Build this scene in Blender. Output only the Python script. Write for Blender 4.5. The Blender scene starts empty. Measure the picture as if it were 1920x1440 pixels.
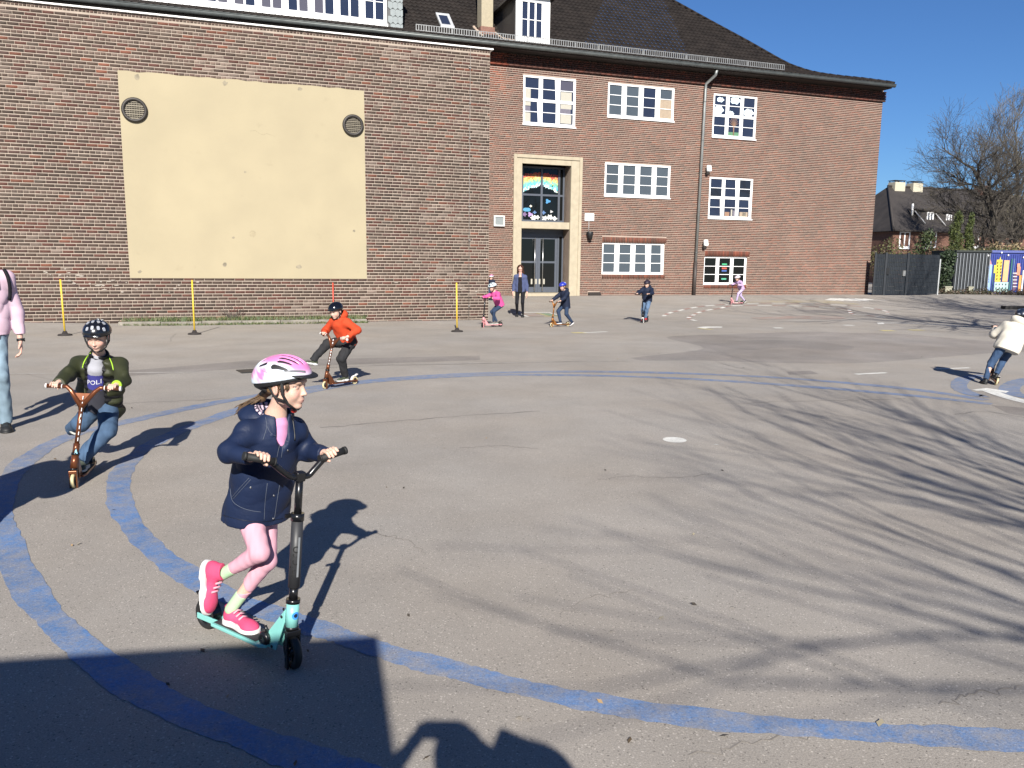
import bpy, bmesh, math, random, time
import numpy as np
from mathutils import Vector, Matrix
from mathutils.bvhtree import BVHTree
T0 = time.time()
S = bpy.context.scene
COL = S.collection
random.seed(7); RNG = np.random.default_rng(11)

# ------------------------------------------------------------------ camera
CAM_H = 1.72; FPX = 1500.0
_p = math.atan(0.1533); _r = math.atan(0.0115)
CF = np.array([0, math.cos(_p), -math.sin(_p)])
_R0 = np.array([1.0, 0, 0]); _U0 = np.array([0, math.sin(_p), math.cos(_p)])
CR = math.cos(_r)*_R0 + math.sin(_r)*_U0
CU = -math.sin(_r)*_R0 + math.cos(_r)*_U0
CC = np.array([0.0, 0.0, CAM_H])
cam_d = bpy.data.cameras.new('camera'); cam = bpy.data.objects.new('camera', cam_d); COL.objects.link(cam)
cam_d.sensor_width = 36.0; cam_d.lens = 36.0*FPX/1920.0; cam_d.clip_start = 0.02; cam_d.clip_end = 2000
_m = Matrix(((CR[0], CU[0], -CF[0], CC[0]), (CR[1], CU[1], -CF[1], CC[1]), (CR[2], CU[2], -CF[2], CC[2]), (0, 0, 0, 1)))
cam.matrix_world = _m
S.camera = cam

def ray(u, v):
    """direction through a point of the 1920 x 1440 frame"""
    return CF + CR*(u-960)/FPX - CU*(v-720)/FPX
def proj(p):
    d = np.asarray(p, float)-CC
    return 960+FPX*d.dot(CR)/d.dot(CF), 720-FPX*d.dot(CU)/d.dot(CF)
def at_y(u, v, y):
    d = ray(u, v); return CC + d*(y/d[1])

# wall frame: WD runs along both facades to the right, WN points out of them to the yard
_w = ray(5240, 539); WD = np.array([_w[0], _w[1], 0]); WD /= np.linalg.norm(WD)
WN = np.array([WD[1], -WD[0], 0.0])
Q_HALL = 22.6; Q_MAIN = 31.2; Z_BACK = 0.32
def q_of(x, y): return -(WN[0]*x + WN[1]*y)
def gz(x, y):
    t = (q_of(x, y)-22.9)/(31.0-22.9); t = min(1, max(0, t)); return Z_BACK*t*t*(3-2*t)
def ground(u, v, lift=0.0):
    d = ray(u, v); t = 1.0; z = 0.0
    for _ in range(40):
        t = (z-CAM_H)/d[2]; p = CC+d*t; z = 0.5*z+0.5*gz(p[0], p[1])
    p = CC+d*t; return np.array([p[0], p[1], gz(p[0], p[1])+lift])
def on_plane(u, v, q):
    """pixel to (s, z) on the vertical plane at distance q parallel to the facades"""
    d = ray(u, v); t = q/(-(WN.dot(d))); p = CC+d*t
    return float(p.dot(WD)), float(p[2])
def wp(s, z, q):
    p = WD*s - WN*q; return np.array([p[0], p[1], z])
# ------------------------------------------------------------------ light
SUN_EL = math.radians(30.5)
SH = np.array([-0.09, 1.0]); SH = SH/np.linalg.norm(SH)          # the way shadows fall on the ground
SUN_VEC = np.array([-SH[0]*math.cos(SUN_EL), -SH[1]*math.cos(SUN_EL), math.sin(SUN_EL)])
W = bpy.data.worlds.new('World'); S.world = W; W.use_nodes = True
nt = W.node_tree; nt.nodes.clear()
_out = nt.nodes.new('ShaderNodeOutputWorld'); _bg = nt.nodes.new('ShaderNodeBackground'); _sky = nt.nodes.new('ShaderNodeTexSky')
_sky.sky_type = 'NISHITA'; _sky.sun_disc = False; _sky.sun_elevation = SUN_EL
_sky.sun_rotation = math.atan2(SUN_VEC[0], SUN_VEC[1])
_sky.air_density = 1.0; _sky.dust_density = 0.0; _sky.ozone_density = 4.5; _sky.altitude = 60
_bg.inputs['Strength'].default_value = 0.05
_tn = nt.nodes.new('ShaderNodeVectorMath'); _tn.operation = 'MULTIPLY'; _tn.inputs[1].default_value = (0.56, 0.80, 1.11)
nt.links.new(_sky.outputs['Color'], _tn.inputs[0]); nt.links.new(_tn.outputs[0], _bg.inputs['Color']); nt.links.new(_bg.outputs['Background'], _out.inputs['Surface'])
_sd = bpy.data.lights.new('sun', 'SUN'); _sd.energy = 5.0; _sd.angle = math.radians(0.53); _sd.color = (1.0, 0.955, 0.88)
_so = bpy.data.objects.new('sun', _sd); COL.objects.link(_so)
_so.rotation_euler = Vector(SUN_VEC).to_track_quat('Z', 'Y').to_euler(); _so.location = (0, -10, 30)
S.view_settings.view_transform = 'Standard'; S.view_settings.look = 'None'
S.view_settings.exposure = 0.85; S.view_settings.gamma = 1.0; S.view_settings.use_curve_mapping = False
S.cycles.max_bounces = 6; S.cycles.diffuse_bounces = 3; S.cycles.glossy_bounces = 3; S.cycles.transparent_max_bounces = 6
S.cycles.use_denoising = True
# ------------------------------------------------------------------ materials
def lin(c):
    if isinstance(c, str):
        c = [int(c[i:i+2], 16)/255 for i in (0, 2, 4)]
        return tuple((x/12.92 if x <= .04045 else ((x+.055)/1.055)**2.4) for x in c)
    return tuple(c)
MATS = {}
def mat(name, color, rough=0.7, metal=0.0, var=0.12, scale=14.0, bump=0.0, bscale=60.0, spec=0.5, attr=None, coord='Object', coat=0.0, sss=0.0, detail=4.0):
    if name in MATS: return MATS[name]
    m = bpy.data.materials.new(name); m.use_nodes = True; n = m.node_tree.nodes; l = m.node_tree.links
    b = n['Principled BSDF']; b.inputs['Roughness'].default_value = rough; b.inputs['Metallic'].default_value = metal
    b.inputs['Specular IOR Level'].default_value = spec; b.inputs['Coat Weight'].default_value = coat
    c = lin(color); tc = n.new('ShaderNodeTexCoord')
    if attr:
        a = n.new('ShaderNodeAttribute'); a.attribute_name = attr; src = a.outputs['Color']
    else:
        rgb = n.new('ShaderNodeRGB'); rgb.outputs[0].default_value = (*c, 1); src = rgb.outputs[0]
    if var > 0:
        nz = n.new('ShaderNodeTexNoise'); nz.inputs['Scale'].default_value = scale; nz.inputs['Detail'].default_value = detail
        l.new(tc.outputs[coord], nz.inputs['Vector'])
        mr = n.new('ShaderNodeMapRange'); mr.inputs['From Min'].default_value = .25; mr.inputs['From Max'].default_value = .75
        mr.inputs['To Min'].default_value = 1-var; mr.inputs['To Max'].default_value = 1+var; l.new(nz.outputs['Fac'], mr.inputs['Value'])
        mx = n.new('ShaderNodeVectorMath'); mx.operation = 'SCALE'; l.new(src, mx.inputs[0]); l.new(mr.outputs[0], mx.inputs['Scale']); src = mx.outputs[0]
        rr = n.new('ShaderNodeMapRange'); rr.inputs['To Min'].default_value = max(.02, rough-.08); rr.inputs['To Max'].default_value = min(1, rough+.08)
        l.new(nz.outputs['Fac'], rr.inputs['Value']); l.new(rr.outputs[0], b.inputs['Roughness'])
    l.new(src, b.inputs['Base Color'])
    if sss > 0:
        b.inputs['Subsurface Weight'].default_value = sss; b.inputs['Subsurface Radius'].default_value = (.012, .005, .003); b.inputs['Subsurface Scale'].default_value = 0.6
    if bump > 0:
        nb = n.new('ShaderNodeTexNoise'); nb.inputs['Scale'].default_value = bscale; nb.inputs['Detail'].default_value = 5
        l.new(tc.outputs[coord], nb.inputs['Vector']); bp = n.new('ShaderNodeBump'); bp.inputs['Strength'].default_value = bump; bp.inputs['Distance'].default_value = 0.01
        l.new(nb.outputs['Fac'], bp.inputs['Height']); l.new(bp.outputs[0], b.inputs['Normal'])
    MATS[name] = m; return m

# ------------------------------------------------------------------ objects
def link(name, me, m=None, parent=None, kind=None):
    o = bpy.data.objects.new(name, me); COL.objects.link(o)
    if m is not None and me is not None:
        for x in (m if isinstance(m, (list, tuple)) else [m]):
            me.materials.append(x)
    if parent is not None: o.parent = parent
    if kind: o['kind'] = kind
    return o
def tag(o, label, cat, group=None):
    o['label'] = label; o['category'] = cat
    if group: o['group'] = group
    return o
def thing(name, label, cat, loc=(0, 0, 0), group=None, rotz=0.0):
    o = bpy.data.objects.new(name, None); COL.objects.link(o); o.location = tuple(loc); o.rotation_euler = (0, 0, rotz); o.empty_display_size = .2
    bpy_world[o.name] = Matrix.Translation(Vector(loc)) @ Matrix.Rotation(rotz, 4, 'Z')
    return tag(o, label, cat, group)
bpy_world = {}
def pdata(name, V, F, smooth=False):
    me = bpy.data.meshes.new(name); me.from_pydata([tuple(v) for v in V], [], [tuple(f) for f in F])
    if smooth: me.polygons.foreach_set('use_smooth', [True]*len(me.polygons))
    me.update(); return me
def quads_np(name, V, Q, attr=None, smooth=False):
    """fast mesh from numpy verts (n,3) and quads (m,4); attr: per-face colour (m,3)"""
    V = np.asarray(V, np.float32); Q = np.asarray(Q, np.int32); me = bpy.data.meshes.new(name)
    me.vertices.add(len(V)); me.vertices.foreach_set('co', V.ravel())
    me.loops.add(Q.size); me.loops.foreach_set('vertex_index', Q.ravel())
    me.polygons.add(len(Q)); me.polygons.foreach_set('loop_start', np.arange(0, Q.size, Q.shape[1], dtype=np.int32))
    me.update(calc_edges=True)
    if smooth: me.polygons.foreach_set('use_smooth', np.ones(len(Q), bool))
    if attr is not None:
        a = me.attributes.new('Col', 'FLOAT_COLOR', 'FACE'); a.data.foreach_set('color', np.c_[attr, np.ones(len(attr))].astype(np.float32).ravel())
    me.validate(); return me
def in_frame(o_or_parent, V):
    """world verts to the local frame of a translated / rotated parent"""
    M = bpy_world.get(o_or_parent.name)
    if M is None: return V
    Mi = np.array(M.inverted()); V = np.asarray(V, float); return V @ Mi[:3, :3].T + Mi[:3, 3]

class MB:
    """collects simple solids in world coordinates, builds them as one mesh"""
    def __init__(s): s.V = []; s.F = []; s.sm = []
    def add(s, V, F, smooth=False):
        n = len(s.V); s.V += [tuple(map(float, v)) for v in V]; s.F += [tuple(i+n for i in f) for f in F]; s.sm += [smooth]*len(F); return s
    def boxm(s, c, hx, hy, hz):
        """box with centre c and half-axis vectors"""
        c, hx, hy, hz = (np.asarray(a, float) for a in (c, hx, hy, hz))
        V = [c+a*hx+b*hy+d*hz for d in (-1, 1) for b in (-1, 1) for a in (-1, 1)]
        F = [(0, 2, 3, 1), (4, 5, 7, 6), (0, 1, 5, 4), (2, 6, 7, 3), (0, 4, 6, 2), (1, 3, 7, 5)]
        if np.dot(np.cross(hx, hy), hz) < 0: F = [f[::-1] for f in F]
        return s.add(V, F)
    def box(s, x0, x1, y0, y1, z0, z1):
        return s.boxm(((x0+x1)/2, (y0+y1)/2, (z0+z1)/2), ((x1-x0)/2, 0, 0), (0, (y1-y0)/2, 0), (0, 0, (z1-z0)/2))
    def wall(s, s0, s1, z0, z1, q0, q1):
        """box in facade coordinates: s along, z up, from q0 (near) to q1 (far)"""
        c = wp((s0+s1)/2, (z0+z1)/2, (q0+q1)/2)
        return s.boxm(c, WD*(s1-s0)/2, -WN*(q1-q0)/2, (0, 0, (z1-z0)/2))
    def tube(s, pts, r, n=8, cap=True, smooth=True):
        P = [np.asarray(p, float) for p in pts]; R = r if isinstance(r, (list, tuple, np.ndarray)) else [r]*len(P)
        V = []; up = None
        for i, p in enumerate(P):
            d = P[min(i+1, len(P)-1)]-P[max(i-1, 0)]; d = d/(np.linalg.norm(d)+1e-9)
            if up is None:
                a = np.array([0, 0, 1.0]) if abs(d[2]) < .9 else np.array([1.0, 0, 0]); up = a
            x = np.cross(d, up); x /= np.linalg.norm(x)+1e-9; y = np.cross(x, d); up = y
            # x, y span the ring
            for k in range(n):
                t = 2*math.pi*k/n; V.append(p+R[i]*(math.cos(t)*x+math.sin(t)*y))
        F = []
        for i in range(len(P)-1):
            for k in range(n):
                a = i*n+k; b = i*n+(k+1) % n; F.append((a, a+n, b+n, b)[::-1])
        s.add(V, F, smooth)
        if cap:
            m = len(P)-1; n0 = len(s.V)-len(V)
            s.F.append(tuple(n0+k for k in range(n))[::-1]); s.F.append(tuple(n0+m*n+k for k in range(n))); s.sm += [False, False]
        return s
    def disc_ring(s, c, ax, r0, r1, w, n=20):
        """lathe ring about axis ax: inner r0, outer r1, width w"""
        c = np.asarray(c, float); ax = np.asarray(ax, float); ax /= np.linalg.norm(ax)
        a = np.cross(ax, (0, 0, 1) if abs(ax[2]) < .9 else (1, 0, 0)); a /= np.linalg.norm(a); b = np.cross(ax, a)
        prof = [(r0, -w/2), (r1-.25*w, -w/2), (r1, -w*.22), (r1, w*.22), (r1-.25*w, w/2), (r0, w/2)]
        m = len(prof); V = []; F = []
        for k in range(n):
            t = 2*math.pi*k/n; d = math.cos(t)*a+math.sin(t)*b
            V += [c+d*r+ax*x for r, x in prof]
        for k in range(n):
            k2 = (k+1) % n
            for j in range(m): j2 = (j+1) % m; F.append((k*m+j, k*m+j2, k2*m+j2, k2*m+j))
        return s.add(V, F, True)
    def prism(s, poly, h):
        """extrude polygon (3d points, planar) by vector h"""
        n = len(poly); h = np.asarray(h, float); P = [np.asarray(p, float) for p in poly]
        V = P+[p+h for p in P]; nrm = np.zeros(3)
        for i in range(n): nrm += np.cross(P[i], P[(i+1) % n])
        F = [tuple(range(n))[::-1], tuple(range(n, 2*n))]+[(i, (i+1) % n, n+(i+1) % n, n+i) for i in range(n)]
        if np.dot(nrm, h) < 0: F = [f[::-1] for f in F]
        return s.add(V, F)
    def sphere(s, c, r, n=10, rz=None):
        r = np.ones(3)*r if np.isscalar(r) else np.asarray(r, float)
        V = []; F = []; m = n//2+1
        for i in range(m+1):
            t = math.pi*i/m
            for k in range(n):
                a = 2*math.pi*k/n; V.append(np.asarray(c)+r*np.array([math.sin(t)*math.cos(a), math.sin(t)*math.sin(a), math.cos(t)]))
        for i in range(m):
            for k in range(n): F.append((i*n+k, (i+1)*n+k, (i+1)*n+(k+1) % n, i*n+(k+1) % n))
        return s.add(V, F, True)
    def build(s, name, m=None, parent=None, kind=None, bevel=0.0, xf=True):
        V = np.array(s.V)
        if parent is not None and xf: V = in_frame(top_frame(parent), V)
        me = pdata(name, V, s.F); me.polygons.foreach_set('use_smooth', s.sm)
        o = link(name, me, m, parent, kind)
        if bevel > 0:
            b = o.modifiers.new('bevel', 'BEVEL'); b.width = bevel; b.segments = 2; b.limit_method = 'ANGLE'; b.angle_limit = .7
        return o
def top_frame(o):
    while o.parent is not None: o = o.parent
    return o
ZS = .34; ZN = [0]
def layer(z):
    ZN[0] += 1; return z*ZS+ZN[0]*.000035
def sheet(name, poly, m, parent, z=0.004, kind=None):
    z = layer(z)
    """flat painted marking: polygon of ground points"""
    V = [(p[0], p[1], gz(p[0], p[1])+z) for p in poly]
    me = pdata(name, V, [tuple(range(len(V)))]); o = link(name, me, m, parent, kind); return o
def ribbon(name, pts, w, m, parent, z=0.004, jit=0.0, kind=None, closed=False):
    z = layer(z); pts = [np.asarray(p[:2], float) for p in pts]; V = []; F = []
    for i, p in enumerate(pts):
        d = pts[min(i+1, len(pts)-1)]-pts[max(i-1, 0)]; d /= np.linalg.norm(d)+1e-9; nrm = np.array([-d[1], d[0]])
        ww = w[i] if isinstance(w, (list, np.ndarray)) else w
        for sg in (-1, 1):
            q = p+nrm*sg*(ww/2+random.uniform(-jit, jit)); V.append((q[0], q[1], gz(q[0], q[1])+z))
    F = [(2*i, 2*i+2, 2*i+3, 2*i+1) for i in range(len(pts)-1)]
    F = [f[::-1] for f in F]
    me = pdata(name, V, F); return link(name, me, m, parent, kind)
def smooth_line(pts, n=8):
    """Catmull-Rom through points"""
    P = [np.asarray(p, float) for p in pts]; P = [2*P[0]-P[1]]+P+[2*P[-1]-P[-2]]; out = []
    for i in range(1, len(P)-2):
        for k in range(n):
            t = k/n; a, b, c, d = P[i-1], P[i], P[i+1], P[i+2]
            out.append(.5*((2*b)+(c-a)*t+(2*a-5*b+4*c-d)*t*t+(3*b-a-3*c+d)*t**3))
    out.append(P[-2]); return out
def text_mesh(txt, size, depth=0.002):
    cu = bpy.data.curves.new('lettering', 'FONT'); cu.body = txt; cu.size = size; cu.extrude = depth; cu.align_x = 'CENTER'; cu.align_y = 'CENTER'; cu.resolution_u = 3
    o = bpy.data.objects.new('lettering', cu); COL.objects.link(o); bpy.context.view_layer.update()
    me = bpy.data.meshes.new_from_object(o.evaluated_get(bpy.context.evaluated_depsgraph_get()))
    bpy.data.objects.remove(o); bpy.data.curves.remove(cu); return me

# ------------------------------------------------------------------ signed-distance modelling for bodies and clothes
def unit(v): v = np.asarray(v, float); return v/(np.linalg.norm(v)+1e-12)
def A(*v): return np.array(v, float)
def smin(a, b, k):
    if k <= 0: return np.minimum(a, b)
    h = np.maximum(k-np.abs(a-b), 0)/k; return np.minimum(a, b)-h*h*k*.25
class SDF:
    def __init__(s, h): s.h = h; s.p = []
    def _a(s, fn, lo, hi, k, op='u'): s.p.append((fn, np.asarray(lo, float), np.asarray(hi, float), k, op)); return s
    def cap(s, a, b, ra, rb=None, k=.02, op='u'):
        rb = ra if rb is None else rb; a = np.asarray(a, float); b = np.asarray(b, float); ab = b-a; L2 = ab.dot(ab)+1e-12; r = max(ra, rb)
        def fn(P):
            t = np.clip(((P-a)@ab)/L2, 0, 1); return np.linalg.norm(P-a-t[..., None]*ab, axis=-1)-(ra+(rb-ra)*t)
        return s._a(fn, np.minimum(a, b)-r, np.maximum(a, b)+r, k, op)
    def ell(s, c, r, R=None, k=.02, op='u', clip=None):
        """ellipsoid, R rows = local axes; clip=(point, normal): keep the side where (p-point).normal < 0"""
        c = np.asarray(c, float); r = np.asarray(r, float); Rm = np.eye(3) if R is None else np.asarray(R, float)
        ext = np.sqrt(((Rm.T*r)**2).sum(1))
        def fn(P):
            q = (P-c)@Rm.T; k0 = np.linalg.norm(q/r, axis=-1); k1 = np.linalg.norm(q/(r*r), axis=-1)+1e-9; d = k0*(k0-1)/k1
            if clip is not None: d = np.maximum(d, (P-clip[0])@np.asarray(clip[1], float))
            return d
        return s._a(fn, c-ext, c+ext, k, op)
    def cone(s, a, b, wa, wb, side, k=.02, op='u', rnd=0.0, pw=2.0):
        """tapered elliptic column from a to b; wa, wb = (half width along side, half depth)"""
        a = np.asarray(a, float); b = np.asarray(b, float); L = np.linalg.norm(b-a); z = (b-a)/L
        x = np.asarray(side, float); x = unit(x-z*x.dot(z)); y = np.cross(z, x); wa = np.asarray(wa, float); wb = np.asarray(wb, float); r = max(wa.max(), wb.max())
        def fn(P):
            q = P-a; t = q@z; tt = np.clip(t/L, 0, 1)[..., None]; w = wa+(wb-wa)*tt
            u = np.stack([q@x, q@y], -1); k0 = (np.abs(u/w)**pw).sum(-1)**(1/pw); d = (k0-1)*w.min(-1)
            dz = np.maximum(-t, t-L)
            if rnd > 0:
                dd = d+rnd; ez = dz+rnd; return np.minimum(np.maximum(dd, ez), 0)+np.sqrt(np.maximum(dd, 0)**2+np.maximum(ez, 0)**2)-rnd
            return np.maximum(d, dz)
        return s._a(fn, np.minimum(a, b)-r, np.maximum(a, b)+r, k, op)
    def half(s, pt, n, lo, hi, k=0.0):
        """cut away the side of the plane that n points to, inside the box lo..hi"""
        pt = np.asarray(pt, float); n = unit(n)
        return s._a(lambda P: (P-pt)@n, lo, hi, k, 'x')
    def fld(s, fn, lo, hi): return s._a(fn, lo, hi, 0, 'f')        # add a displacement field
    def mesh(s, name):
        h = s.h; us = [q for q in s.p if q[4] == 'u']
        lo = np.min([q[1]-q[3] for q in us], 0)-3*h; hi = np.max([q[2]+q[3] for q in us], 0)+3*h
        n = np.ceil((hi-lo)/h).astype(int)+1; D = np.full(n, 1.0, np.float32)
        for fn, a, b, k, op in s.p:
            m = k+3*h; i0 = np.clip(np.floor((a-m-lo)/h).astype(int), 0, n-1); i1 = np.clip(np.ceil((b+m-lo)/h).astype(int)+1, 1, n)
            if (i1 <= i0).any(): continue
            g = [lo[j]+h*np.arange(i0[j], i1[j]) for j in range(3)]
            P = np.stack(np.meshgrid(*g, indexing='ij'), -1); d = fn(P).astype(np.float32)
            sl = tuple(slice(i0[j], i1[j]) for j in range(3)); cur = D[sl]
            if op == 'u': D[sl] = smin(cur, d, k)
            elif op == 's': D[sl] = -smin(-cur, d, k)
            elif op == 'x': D[sl] = -smin(-cur, -d, k)
            elif op == 'f': D[sl] = cur+np.where(np.abs(cur) < .05, d, 0)
        return nets(D, lo, h)
def nets(D, lo, h):
    """naive surface nets"""
    I = D < 0; c = [I[i:D.shape[0]-1+i, j:D.shape[1]-1+j, k:D.shape[2]-1+k] for i in (0, 1) for j in (0, 1) for k in (0, 1)]
    cnt = np.zeros(c[0].shape, np.int8)
    for x in c: cnt += x
    cell = np.argwhere((cnt > 0) & (cnt < 8)); idx = np.full(cnt.shape, -1, np.int32); idx[tuple(cell.T)] = np.arange(len(cell))
    off = np.array([(i, j, k) for i in (0, 1) for j in (0, 1) for k in (0, 1)])
    val = np.stack([D[tuple((cell+o).T)] for o in off], 1); acc = np.zeros((len(cell), 3)); w = np.zeros(len(cell))
    for a in range(8):
        for b in range(a+1, 8):
            if np.abs(off[a]-off[b]).sum() != 1: continue
            va, vb = val[:, a], val[:, b]; m = (va < 0) != (vb < 0); t = np.where(m, va/np.where(m, va-vb, 1), 0)
            acc += np.where(m[:, None], off[a]+(off[b]-off[a])*t[:, None], 0); w += m
    V = (cell+acc/w[:, None])*h+lo; Q = []
    for ax in range(3):
        s0 = [slice(None)]*3; s1 = [slice(None)]*3; s0[ax] = slice(0, -1); s1[ax] = slice(1, None)
        a, b = I[tuple(s0)], I[tuple(s1)]; e = np.argwhere(a != b); u, v = (ax+1) % 3, (ax+2) % 3
        e = e[(e[:, u] > 0) & (e[:, v] > 0) & (e[:, u] < D.shape[u]-1) & (e[:, v] < D.shape[v]-1)]
        fl = I[tuple(e.T)]; du = np.eye(3, dtype=int)[u]; dv = np.eye(3, dtype=int)[v]
        q = np.stack([idx[tuple((e-du-dv).T)], idx[tuple((e-dv).T)], idx[tuple(e.T)], idx[tuple((e-du).T)]], 1)
        q[~fl] = q[~fl][:, ::-1]; Q.append(q)
    Q = np.concatenate(Q); Q = Q[(Q >= 0).all(1)]; return V, Q
def sdf_obj(name, sdf, m, parent, colfn=None, kind=None):
    V, Q = sdf.mesh(name); L = in_frame(top_frame(parent), V) if parent is not None else V
    me = quads_np(name, L, Q, smooth=True)
    if colfn is not None and len(me.vertices) == len(V):
        c = colfn(V); a = me.attributes.new('Col', 'FLOAT_COLOR', 'POINT'); a.data.foreach_set('color', np.c_[c, np.ones(len(c))].astype(np.float32).ravel())
    o = link(name, me, m, parent, kind); o_mesh[o.name] = (V, Q); return o
o_mesh = {}
def bvh_of(o):
    V, Q = o_mesh[o.name]; return BVHTree.FromPolygons([tuple(v) for v in V], [tuple(int(i) for i in q) for q in Q])
# ------------------------------------------------------------------ setting: the ground
def gz(x, y):
    t = (q_of(x, y)-22.9)/(31.0-22.9); t = min(1, max(0, t)); z = Z_BACK*t*t*(3-2*t)
    s = x*WD[0]+y*WD[1]; a = min(1, max(0, (-s-1.0)/5.0)); b = min(1, max(0, (q_of(x, y)-20.2)/2.4))
    return z + 0.12*a*a*(3-2*a)*b*b*(3-2*b)*(1 if q_of(x, y) < 24 else 0)
def asphalt(name, base, warm=0.0, var=1.0, paint=None, wear=0.5, wscale=9.0):
    m = bpy.data.materials.new(name); m.use_nodes = True; n = m.node_tree.nodes; l = m.node_tree.links; b = n['Principled BSDF']
    tc = n.new('ShaderNodeTexCoord'); geo = n.new('ShaderNodeNewGeometry')
    def noise(sc, det=4, rough=.55):
        x = n.new('ShaderNodeTexNoise'); x.inputs['Scale'].default_value = sc; x.inputs['Detail'].default_value = det; x.inputs['Roughness'].default_value = rough
        l.new(geo.outputs['Position'], x.inputs['Vector']); return x.outputs['Fac']
    def rng(src, a, bb, c, d):
        x = n.new('ShaderNodeMapRange'); x.inputs['From Min'].default_value = a; x.inputs['From Max'].default_value = bb; x.inputs['To Min'].default_value = c; x.inputs['To Max'].default_value = d
        l.new(src, x.inputs['Value']); return x.outputs[0]
    def mul(a, bb):
        x = n.new('ShaderNodeMath'); x.operation = 'MULTIPLY'; l.new(a, x.inputs[0]); l.new(bb, x.inputs[1]); return x.outputs[0]
    big = rng(noise(.16, 5), .3, .7, 1-.11*var, 1+.09*var); mid = rng(noise(1.1, 5, .6), .3, .7, 1-.09*var, 1+.09*var)
    grain = rng(noise(150, 3, .7), .28, .72, .70, 1.30)
    vo = n.new('ShaderNodeTexVoronoi'); vo.inputs['Scale'].default_value = 150; l.new(geo.outputs['Position'], vo.inputs['Vector'])
    sep = n.new('ShaderNodeSeparateColor'); l.new(vo.outputs['Color'], sep.inputs[0])
    chip = rng(sep.outputs[0], .93, 1.0, 1.0, 1.55); chip2 = rng(sep.outputs[1], .95, 1.0, 1.0, .5)
    v = mul(mul(mul(big, mid), grain), mul(chip, chip2))
    rgb = n.new('ShaderNodeRGB'); rgb.outputs[0].default_value = (*base, 1)
    sc = n.new('ShaderNodeVectorMath'); sc.operation = 'SCALE'; l.new(rgb.outputs[0], sc.inputs[0]); l.new(v, sc.inputs['Scale']); col = sc.outputs[0]
    tint = n.new('ShaderNodeMix'); tint.data_type = 'RGBA'; tint.blend_type = 'MULTIPLY'; l.new(rng(noise(.45, 3), .35, .7, 0, .8), tint.inputs['Factor'])
    l.new(col, tint.inputs['A']); tint.inputs['B'].default_value = (1.0, .955, .90, 1); col = tint.outputs['Result']
    if paint is not None:
        ps = n.new('ShaderNodeVectorMath'); ps.operation = 'SCALE'; r2 = n.new('ShaderNodeRGB'); r2.outputs[0].default_value = (*paint, 1)
        l.new(r2.outputs[0], ps.inputs[0]); l.new(mul(rng(noise(70, 3, .7), .3, .7, .72, 1.25), rng(noise(2.0, 3), .3, .7, .85, 1.15)), ps.inputs['Scale'])
        a1 = rng(noise(wscale, 4, .6), .30, .62, 1-wear*1.6, 1.0); a2 = rng(noise(55, 4, .75), .34, .62, 1-wear*.9, 1.0); a3 = rng(noise(.7, 2), .3, .7, 1-wear*.8, 1.0)
        fac = mul(mul(a1, a2), a3); cl = n.new('ShaderNodeClamp'); l.new(fac, cl.inputs['Value'])
        mx = n.new('ShaderNodeMix'); mx.data_type = 'RGBA'; l.new(cl.outputs[0], mx.inputs['Factor']); l.new(col, mx.inputs['A']); l.new(ps.outputs[0], mx.inputs['B']); col = mx.outputs['Result']
    l.new(col, b.inputs['Base Color']); b.inputs['Roughness'].default_value = .88; b.inputs['Specular IOR Level'].default_value = .25
    bp = n.new('ShaderNodeBump'); bp.inputs['Strength'].default_value = .55; bp.inputs['Distance'].default_value = .004
    l.new(noise(120, 4, .7), bp.inputs['Height']); l.new(bp.outputs[0], b.inputs['Normal']); return m
ASPH = (.292, .268, .239)
M_ASPH = asphalt('asphalt', ASPH); M_PATCH = asphalt('asphalt_dark', (.208, .190, .176), var=1.5); M_PATCH2 = asphalt('asphalt_grey', (.234, .213, .195), var=1.6)
M_SEAM = mat('seam', (.19, .17, .15), .95, var=.3, coord='Object', scale=3)
M_BLUE = asphalt('blue_paint', ASPH, paint=(.056, .165, .38), wear=.40); M_BLUE2 = asphalt('blue_paint_worn', ASPH, paint=(.072, .15, .31), wear=.46)
M_WHITE = asphalt('white_paint', ASPH, paint=(.72, .71, .66), wear=.22, wscale=14); M_WHITEW = asphalt('white_paint_worn', ASPH, paint=(.45, .43, .4), wear=.7)
M_RED = asphalt('red_paint', ASPH, paint=(.30, .10, .08), wear=.45); M_REDW = asphalt('red_paint_worn', ASPH, paint=(.33, .17, .13), wear=.8, wscale=3)
M_YEL = asphalt('yellow_paint', ASPH, paint=(.60, .50, .16), wear=.4); M_YELW = asphalt('yellow_paint_worn', ASPH, paint=(.36, .29, .14), wear=.75, wscale=2)
M_GRN = asphalt('green_paint', ASPH, paint=(.10, .25, .12), wear=.4)

qs = [-400, -120, -40, -20, -10, -5]+list(np.arange(-3, 20, 1.0))+list(np.arange(20, 32, .4))+[33, 35, 40, 50, 70, 120, 250, 600]
ss = [-600, -200, -80, -40, -20]+list(np.arange(-14, 10, 1.0))+list(np.arange(10, 40, 2.0))+[45, 60, 90, 150, 300, 700]
V = []; F = []
for q in qs:
    for s in ss:
        p = wp(s, 0, q); V.append((p[0], p[1], gz(p[0], p[1])))
for i in range(len(qs)-1):
    for j in range(len(ss)-1):
        a = i*len(ss)+j; F.append((a, a+1, a+1+len(ss), a+len(ss)))
ground_o = link('ground', pdata('ground', V, F, True), M_ASPH, None, 'structure')

def gl(pts, n=8): return smooth_line([ground(*p)[:2] for p in pts], n)
def gp(pts): return [ground(*p) for p in pts]
def wob(pts, amp=.006):
    return [p+np.random.default_rng(i).normal(0, amp, 2) for i, p in enumerate(pts)]
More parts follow.
